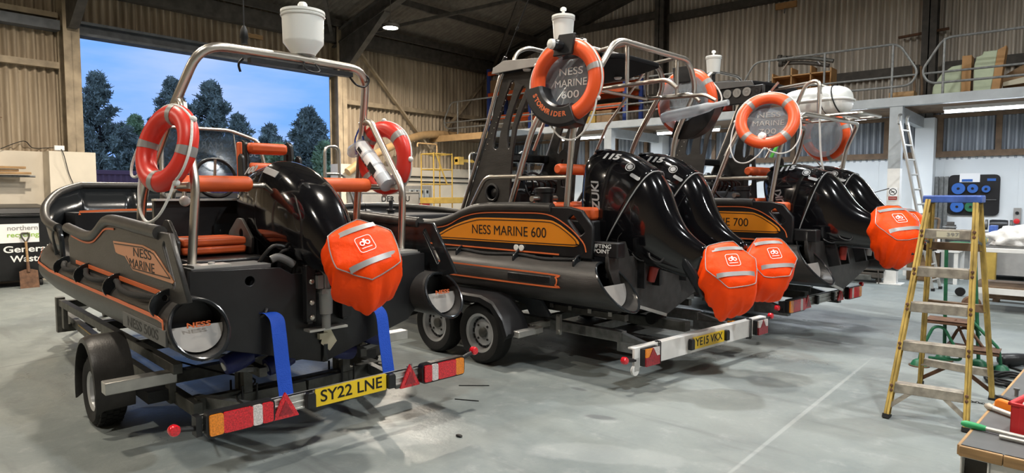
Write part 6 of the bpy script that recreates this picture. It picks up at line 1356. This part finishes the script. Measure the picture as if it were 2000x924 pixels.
# liferaft of the far boat
t = thing('liferaft_canister', 'white liferaft canister strapped on the far boat\'s stern frame', 'liferaft', W(P3, (.88, -.18, 2.75)), P3[1])
b = MB()
prof = [(-.40, .05), (-.385, .12), (-.33, .165), (-.25, .185), (0, .19), (.25, .185), (.33, .165), (.385, .12), (.40, .05)]
b.rings([[V((x, r * 1.22 * math.copysign(abs(math.cos(a)) ** .8, math.cos(a)), r * math.copysign(abs(math.sin(a)) ** .8, math.sin(a)))) for a in [2 * PI * k / 32 for k in range(32)]] for x, r in prof]); b.build('shell', 'whiteplastic', t, ang=60, sub=1)
b = MB(); b.tube([(.412 * math.copysign(abs(math.cos(a)) ** .6, math.cos(a)), .24 * math.copysign(abs(math.sin(a)) ** .6, math.sin(a)), .005) for a in [2 * PI * k / 48 for k in range(48)]], .014, 8, True); b.build('seam_flange', 'whiteplastic', t)
for x in (-.28, -.12):
    b = MB(); b.tube([(x + .06 * math.sin(a), .234 * math.cos(a), .193 * math.sin(a)) for a in [2 * PI * k / 32 for k in range(32)]], .008, 6, True); b.build('strap', 'engine', t)
t = thing('liferaft_cradle', 'stainless cradle under the white liferaft', 'cradle', W(P3, (.80, -.20, 2.55)), P3[1])
b = MB(); b.tube(fillet([(-.55, -.32, 0), (.5, -.32, 0), (.5, .3, 0), (-.55, .3, 0)], .06, 4, True), .02, 8, True); b.build('base_ring', 'steel', t)
for x in (-.3, .3):
    b = MB(); b.tube([(x, -.32, 0), (x, .3, 0)], .018, 8); b.build('cross_tube', 'steel', t)
b = MB(); b.tube(fillet([(.34, .38, -.25), (.06, .38, .40), (-.10, .38, .42), (-.10, .38, 0)], .08), .024, 10); b.tube(fillet([(.34, -.36, -.0), (.06, -.36, .38), (-.10, -.36, .38), (-.10, -.36, 0)], .08), .02, 10); b.tube([(-.02, .38, .41), (-.02, -.36, .38)], .018, 8); b.tube(fillet([(.62, .3, .30), (.5, .34, .38), (.04, .38, .40)], .05), .02, 8); b.build('hoop', 'steel', t)
b = MB(); b.tube(spl([(-.12, .38, .25), (-.12, .39, -.1), (-.14, .37, -.5), (-.16, .3, -.72)], 5), .012, 8); b.build('painter_line', 'rope', t)
b = MB(); b.tube(spl([(.2, .3, -.05), (.33, .45, -.28), (.42, .5, -.48)], 4), [.006] * 4 + [.02] * 5, 6); b.build('lashing', 'tiedown', t)

# ------------------------------------------------------------------ trailers of the larger boats
def big_trailer(P, lab, board=True):
    t = thing('boat_trailer', lab, 'trailer', P[0], P[1])
    for s in (1, -1):
        b = MB(); b.b2((.45, s * .66, .30), (3.1, s * .74, .40)); b.beam((3.1, s * .70, .35), (5.6, s * .05, .38), .08, .10); b.build('chassis_rail', 'galv', t, bev=.004)
        b = MB(); b.beam((.5, s * .70, .35), (.12, s * .72, .27), .06, .09); b.b2((.08, s * .70 - .04, .22), (.50, s * .70 + .04, .31)); b.build('board_arm', 'galv', t)
        b = MB(); b.b2((.55, s * .60, .545), (2.6, s * .66, .595)); b.build('bunk', 'engine', t)
        b = MB(); b.b2((.50, s * .56, .47), (1.9, s * .62, .53)); b.build('roller_beam', 'galv_dark', t)
        for k in range(6):
            b = MB(); b.lathe([(0, -.03), (.035, -.03), (.04, 0), (.035, .03), (0, .03)], 14, frame((.65 + .24 * k, s * .60, .555), (1, 0, 0), (0, 0, 1))); ro = b.build('roller', 'tyre', t)
            b = MB(); b.b2((.63 + .24 * k, s * .635, .50), (.67 + .24 * k, s * .645, .58)); b.build('roller_bracket', 'alu', ro)
        b = MB(); b.prism([(1.35, .42), (1.55, .42), (1.62, .52), (1.95, .58), (1.95, .61), (1.40, .58), (1.28, .44)], .03, frame((0, s * .75, 0), (1, 0, 0), (0, 0, 1))); b.build('support_plate', 'rustgrey', t)
        b = MB(); b.b2((1.3, s * .72, .33), (1.36, s * 1.0, .39)); b.b2((1.18, s * .98, .32), (1.48, s * 1.32, .38)); b.build('step_plate', 'alu', t, bev=.006)
        b = MB(); b.b2((1.15, s * .74, .27), (1.20, s * .77, .47)); b.lathe([(0, -.02), (.02, -.02), (.02, .02), (0, .02)], 10, PORT(1.175, s * .76, .44)); b.lathe([(0, -.02), (.02, -.02), (.02, .02), (0, .02)], 10, PORT(1.175, s * .76, .30)); b.build('shackle', 'alu', t)
        for x in (1.68, 2.37): wheel(t, (x, s * 1.27, .30), .30, .185, .185, 16, s, tread=False)
        pr = [(1.24, .36), (1.30, .50), (1.44, .64), (1.6, .685), (2.45, .685), (2.62, .64), (2.76, .50), (2.82, .36)]
        rs = [[V((x, s * 1.12, z)), V((x, s * 1.40, z)), V((x, s * 1.42, z - .02)), V((x * .96 + 2.03 * .04, s * 1.42, z - .07)), V((x * .97 + 2.03 * .03, s * 1.41, z - .05)), V((x * .985 + 2.03 * .015, s * 1.12, z - .015))] for x, z in pr]
        b = MB(); b.rings(rs); b.build('mudguard', 'hdpe_dark', t, ang=30)
    for x in (1.68, 2.37):
        b = MB(); b.b2((x - .04, -1.2, .27), (x + .04, 1.2, .34)); b.build('axle', 'galv_dark', t)
    for x in (.9, 3.0):
        b = MB(); b.b2((x - .04, -.74, .31), (x + .04, .74, .39)); b.build('cross_member', 'galv', t)
    b = MB(); b.b2((.2, -.05, .33), (1.0, .05, .42)); b.build('keel_beam', 'galv_dark', t); b = MB(); b.lathe([(.02, -.1), (.06, -.1), (.05, 0), (.06, .1), (.02, .1)], 16, frame((.55, 0, .42), (1, 0, 0), (0, 0, 1))); b.build('keel_roller', 'tyre', t)
    b = MB(); b.tube([(5.4, 0, .03), (5.4, 0, .6)], .03, 10); b.lathe([(0, -.03), (.09, -.03), (.09, .03), (0, .03)], 16, frame((5.4, 0, .09), (1, 0, 0), (0, 0, 1))); b.beam((5.6, 0, .38), (6.3, 0, .4), .08, .08); b.build('drawbar', 'galv', t)
    for s in (1, -1):
        b = MB(); b.lathe([(0, 0), (.032, 0), (.034, .02), (0, .03)], 18, AFT(.08, s * .70, .32)); b.b2((.08, s * .70 - .02, .30), (.13, s * .70 + .02, .34)); b.build('amber_marker', 'amberlens', t)
    return t
big_trailer(P2, 'galvanised twin axle trailer under the middle boat')
big_trailer(T3, 'galvanised twin axle trailer under the far boat')
light_board(P2, (.0, 0, .285), -5.0, 1.09, .17, 'white', 'white light board with yellow plate on the middle boat\'s trailer', ('YE15 VKX', .0, .0))
light_board(T3, (0, 0, .37), -1.0, 1.0, .11, 'alu', 'weathered light board without number plate on the far boat\'s trailer')
t = thing('service_tag', 'white paper service tag hanging from the middle boat\'s left outboard', 'tag', W(P2, (.55, .66, 1.02)), P2[1])
b = MB(); b.box((0, 0, 0), (.07, .006, .16), rot=(0, R(18), 0)); b.box((.03, 0, .11), (.05, .006, .05), rot=(0, R(10), 0)); b.build('card', 'paper', t)
b = MB(); b.tube(spl([(0, 0, .1), (.02, -.02, .22), (-.04, -.06, .3)], 5), .004, 6); b.build('wire', 'black', t)
# ------------------------------------------------------------------ step ladder
t = thing('step_ladder', 'worn yellow fibreglass step ladder with a blue top, right foreground', 'step ladder', (-.72, 5.9, 0))
o = V((-.72, 5.9, 0))
FL, FR, BL, BR = V((-.99, 5.37, 0)), V((-.51, 5.41, 0)), V((-.95, 6.48, 0)), V((-.44, 6.40, 0))
TL, TR, UL, UR = V((-.835, 5.75, 1.60)), V((-.545, 5.76, 1.60)), V((-.84, 5.94, 1.58)), V((-.54, 5.94, 1.58))
def chan(a, c, nm, w=.035, d=.075, m='fibreglass'):
    a, c = a - o, c - o; b = MB(); x = V((1, 0, 0)); fr = frame((a + c) / 2, c - a, x); L = (c - a).length
    b.box((0, 0, 0), (L, w * .35, d), M_=fr); b.box((0, .0, d / 2 - .005), (L, w, .010), M_=fr); b.box((0, 0, -d / 2 + .005), (L, w, .010), M_=fr); r = b.build(nm, m, t, bev=.003)
    b = MB(); b.box((-L / 2 + .012, 0, 0), (.03, w + .012, d + .012), M_=fr); b.build('foot', 'tyre', r); return r
for a, c, nm in ((FL, TL, 'front_rail'), (FR, TR, 'front_rail'), (BL, UL, 'rear_rail'), (BR, UR, 'rear_rail')): chan(a, c, nm, d=.075 if nm[0] == 'f' else .055)
for z in (.225, .53, .815, 1.075, 1.355):
    f = z / 1.6; a, c = FL.lerp(TL, f) - o, FR.lerp(TR, f) - o
    b = MB(); b.box(((a + c) / 2) + V((0, .03, .025)), ((c - a).length - .02, .09, .012), rot=(0, 0, math.atan2(c.y - a.y, c.x - a.x))); b.box(((a + c) / 2) + V((0, -.012, -.005)), ((c - a).length, .010, .07), rot=(0, 0, math.atan2(c.y - a.y, c.x - a.x))); tread = b.build('tread', 'wornalu', t, bev=.004)
    for q in (a, c):
        for dz in (-.018, .018): b = MB(); b.lathe([(0, 0), (.012, 0), (.010, .008), (0, .010)], 10, frame(q + V((0, -.04, dz)), (1, 0, 0), (0, 0, 1))); b.build('rivet', 'rust', tread)
    if z > 1.3:
        b = MB(); b.box((a + c) / 2 + V((.0, -.018, -.005)), (.14, .002, .045), rot=(0, 0, math.atan2(c.y - a.y, c.x - a.x))); st = b.build('number_sticker', 'cream', tread)
        text('397', .035, frame((a + c) / 2 + V((.03, -.0195, -.005)), (1, math.atan2(c.y - a.y, c.x - a.x), 0), (0, 0, 1)), 'greylett', st, .075)
for z in (.225, .755, 1.24):
    f = z / 1.58; a, c = BL.lerp(UL, f) - o, BR.lerp(UR, f) - o
    b = MB(); b.box((a + c) / 2, ((c - a).length, .045, .06), rot=(0, 0, math.atan2(c.y - a.y, c.x - a.x))); b.build('rear_bar', 'oldtimber' if z > .5 else 'wornalu', t, bev=.003)
for a, c in ((FL.lerp(TL, .05), FL.lerp(TL, .13).lerp(FR.lerp(TR, .13), .28)), (FR.lerp(TR, .05), FR.lerp(TR, .13).lerp(FL.lerp(TL, .13), .32)), (BL.lerp(UL, .04), BL.lerp(UL, .14).lerp(BR.lerp(UR, .14), .4)), (BR.lerp(UR, .04), BR.lerp(UR, .14).lerp(BL.lerp(UL, .14), .4))):
    b = MB(); b.beam(a - o, c - o, .03, .012, (0, 1, 0)); b.build('corner_brace', 'rust' if a.y > 6 else 'wornalu', t)
b = MB(); c = V((-.69, 5.845, 1.625)) - o
b.box(c, (.36, .25, .022)); b.box(c + V((0, -.12, -.018)), (.36, .015, .05)); b.box(c + V((0, .12, -.018)), (.36, .015, .05)); b.box(c + V((.175, 0, -.018)), (.014, .25, .05)); b.box(c + V((-.175, 0, -.018)), (.014, .25, .05)); b.build('top_cap', 'bluepaint', t, bev=.006)
b = MB(); b.beam(FL.lerp(TL, .82) - o, BL.lerp(UL, .80) - o, .02, .006, (1, 0, 0)); b.beam(FR.lerp(TR, .82) - o, BR.lerp(UR, .80) - o, .02, .006, (1, 0, 0)); b.build('spreader', 'galv_dark', t)
# ------------------------------------------------------------------ green mobile steps
t = thing('mobile_steps', 'green tubular mobile steps with dome feet behind the yellow step ladder', 'steps', (-.80, 7.5, 0))
for x, y, nm in ((-.27, -.3, 0), (-.13, .1, 0), (.16, .06, 0), (.34, -.06, 0)):
    b = MB(); b.lathe([(0, .07), (.03, .068), (.055, .05), (.075, .012), (.085, .008), (.085, 0), (0, 0)], 24, Matrix.Translation((x, y, 0))); ft = b.build('dome_foot', 'green', t)
    b = MB(); b.lathe([(.07, .0), (.088, .0), (.088, .010), (.07, .012)], 24, Matrix.Translation((x, y, 0)), True); b.build('foot_rim', 'rust', ft)
b = MB(); b.tube(fillet([(-.12, .1, .05), (-.12, -.08, 1.18), (.10, -.08, 1.18), (.16, .06, .05)], .06), .016, 10); b.build('handle_hoop', 'green', t)
b = MB(); b.tube(fillet([(-.27, -.3, .06), (-.26, -.28, .16), (-.18, -.2, .38), (-.10, -.18, .38), (-.02, -.16, .22), (.06, -.2, .09), (-.20, -.28, .09)], .05), .014, 8); b.build('lower_loop', 'green', t)
b = MB(); b.tube(fillet([(-.13, .1, .06), (.0, -.05, .36), (.08, -.05, .38), (.20, -.1, .22)], .05), .014, 8); b.tube([(-.02, -.1, .45), (.09, -.12, .2)], .012, 8); b.build('brace_tube', 'rust', t)
b = MB(); b.tube(fillet([(.08, .0, .46), (.32, -.08, .22), (.34, -.06, .05)], .04), .015, 8); b.tube([(.16, .06, .3), (.08, 0, .46)], .015, 8); b.build('side_tube', 'green', t)
for lo, hi in (((-.25, -.22, .43), (.12, .05, .445)), ((-.08, -.30, .205), (.34, -.05, .22))):
    b = MB(); b.b2(lo, hi); b.b2((lo[0], lo[1], lo[2] - .02), (hi[0], lo[1] + .015, hi[2])); b.build('step_plate', 'rust', t, bev=.004)
b = MB(); b.lathe([(.0, -.03), (.10, -.03), (.115, -.015), (.115, .015), (.10, .03), (0, .03)], 28, frame((-1.04, 10.95, .117), (1, .3, 0), (0, 0, 1))); tag(b.build('rusty_wheel', 'rust'), 'rusty wheel standing on the floor before the white workbench', 'wheel')  # loose rusty wheel standing on its rim
# ------------------------------------------------------------------ front right bench
t = thing('trolley_bench', 'white steel trolley bench with scuffed grey top, bottom right corner', 'workbench', (-.29, 2.93, 0), R(-4.7))
b = MB(); b.b2((0, 0, .685), (1.5, 1.9, .70)); b.build('top_sheet', 'greyplate', t)
b = MB(); b.b2((-.004, -.012, .66), (.13, .012, .70)); b.b2((.132, -.012, .66), (1.5, .012, .70)); b.b2((-.012, .0, .66), (.0, 1.9, .70)); b.build('timber_edging', 'timber', t, bev=.003)
b = MB()
for lo, hi in (((.0, .0, .57), (.088, .006, .575)), ((.0, 0, .66), (.09, 1.85, .655)), ((.0, 0, .57), (.09, 1.85, .575)), ((.0, 0, .57), (.006, 1.85, .66)), ((.084, 0, .57), (.09, 1.85, .66)), ((.09, .012, .50), (1.5, .03, .66))): b.b2(lo, hi)
b.build('box_frame', 'whitepaint', t, bev=.002)
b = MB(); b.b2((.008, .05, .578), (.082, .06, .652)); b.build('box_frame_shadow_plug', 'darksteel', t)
for x in (.045, 1.4):
    for y in (.12, 1.75):
        b = MB(); b.b2((x - .04, y - .04, .1), (x + .04, y + .04, .57)); b.build('leg', 'whitepaint', t)
        b = MB(); b.lathe([(0, -.02), (.05, -.02), (.05, .02), (0, .02)], 16, frame((x, y, .05), (1, 0, 0), (0, 0, 1))); b.build('castor', 'tyre', t)
t = thing('parts_tray', 'red plastic parts tray with a white pad on the front bench', 'tray', (-.16, 3.20, .70), R(-14))
b = MB()
for lo, hi in (((0, 0, 0), (.30, .30, .006)), ((0, 0, 0), (.30, .006, .125)), ((0, .294, 0), (.30, .30, .125)), ((0, 0, 0), (.006, .30, .125)), ((.294, 0, 0), (.30, .30, .125)), ((-.008, -.008, .115), (.308, .004, .127)), ((-.008, -.008, .115), (.004, .308, .127))): b.b2(lo, hi)
for k in range(4): b.b2((.03 + .07 * k, -.006, 0), (.05 + .07 * k, .0, .115))
b.build('tray', 'redplastic', t, bev=.002)
b = MB(); b.prism([(.02, .09), (.03, .14), (.10, .165), (.28, .15), (.28, .09)], .26, frame((0, .15, 0), (1, 0, 0), (0, 0, 1))); b.build('white_pad', 'whiteplastic', t, bev=.02)
def pole(name, a, c, r, m, lab, grip=None, gm=None):
    t = thing(name, lab, 'pole', a); d = V(c) - V(a)
    b = MB(); b.tube([d * .0, d], r, 12); b.build('shaft', m, t)
    if grip:
        L = d.length; e = d / L; b = MB(); b.tube([-e * .01, e * .005, e * (grip - .02), e * grip], [r * .9, r * 1.5, r * 1.35, r * 1.1], 12); b.build('grip', gm, t)
    return t
pole('broom_handle', (-.305, 3.17, .714), (.25, 3.06, .714), .0095, 'alu', 'white pole with green grip across the front bench', .075, 'greenplastic')
pole('broom_handle', (-.185, 3.10, .711), (.3, 3.03, .711), .0085, 'alu', 'plain white pole nearest the front edge of the bench')
pole('tool_bar', (-.255, 3.50, .714), (-.06, 3.33, .714), .011, 'alu', 'short grey metal bar beside the red tray', .03, 'wornalu')
t = thing('cutter_knife', 'orange plastic handled tool behind the red tray on the bench', 'tool', (-.225, 3.56, .70), R(-40))
b = MB(); b.prism([(0, .002), (.0, .035), (.02, .05), (.13, .05), (.17, .03), (.17, .002)], .045, frame((0, 0, 0), (1, 0, 0), (0, 0, 1))); b.build('handle', 'orangeplastic', t, bev=.01)
b = MB(); b.b2((.0, -.01, .03), (.10, .01, .056)); b.build('groove', 'engine', t)
t = thing('small_bolt', 'small upright bolt standing on the bench behind the red tray', 'bolt', (-.172, 3.81, .70)); b = MB(); b.lathe([(0, 0), (.008, 0), (.008, .03), (.012, .031), (.012, .04), (0, .04)], 10); b.build('bolt', 'galv', t)
t = thing('cable_coil', 'coil of black cable on the floor at the right edge', 'cable', (-.36, 7.05, .0))
b = MB(); pts = []
for k in range(150):
    a = k * .26; r = .16 + .03 * math.sin(k * .37); pts.append((r * math.cos(a), r * 1.2 * math.sin(a), .012 + .045 * k / 150 + .008 * math.sin(k * .9)))
pts += [(.16, .2, .02), (.1, .45, .012), (-.05, .62, .012), (.02, .8, .012), (.2, .85, .012)]
b.tube(spl(pts, 2), .010, 6); b.build('cable', 'black', t)
t = thing('angle_grinder', 'blue and black power tool on the floor at the right edge', 'power tool', (-.36, 7.75, .0), R(40))
b = MB(); b.tube([(-.16, 0, .07), (-.14, 0, .07), (.0, 0, .075), (.08, 0, .08)], [.045, .06, .062, .05], 16); b.build('motor_body', 'engine', t)
b = MB(); b.tube([(.07, 0, .08), (.2, 0, .10), (.30, 0, .14)], [.05, .04, .035], 14); b.build('handle', 'bluepaint', t)
b = MB(); b.lathe([(0, 0), (.09, 0), (.09, .02), (.03, .03), (0, .03)], 20, Matrix.Translation((-.2, 0, .012))); b.build('guard', 'galv_dark', t)
for i, (a, c, lab) in enumerate([((-3.94, 3.85), (-3.74, 4.02), 'upper thin dark wire offcut on the floor by the front trailer'), ((-3.70, 3.57), (-3.52, 3.66), 'lower thin dark wire offcut on the floor by the front trailer')]):
    b = MB(); b.tube([(*a, .004), (*c, .004)], .004, 6); tag(b.build('wire_offcut', 'black'), lab, 'wire', 'wire offcuts on the floor')
t = thing('short_chain', 'short black chain lying on the floor between ladder and bench', 'chain', (-.5, 6.2, 0)); b = MB()
for k in range(7): b.tube([(.02 * k - .06 + .012 * math.cos(a), .007 * math.sin(a) if k % 2 else .006 * math.sin(k), .006 + (.0 if k % 2 else .006 * math.sin(a))) for a in [2 * PI * j / 10 for j in range(10)]], .003, 5, True)
b.build('links', 'black', t)
b = MB(); b.ico((0, 0, 0), .022, 2, (1.3, .8, .4)); o = b.build('rubber_scrap', 'black'); o.location = (-3.1, 3.03, .008); tag(o, 'small black rubber scrap on the bare floor in the foreground', 'scrap')
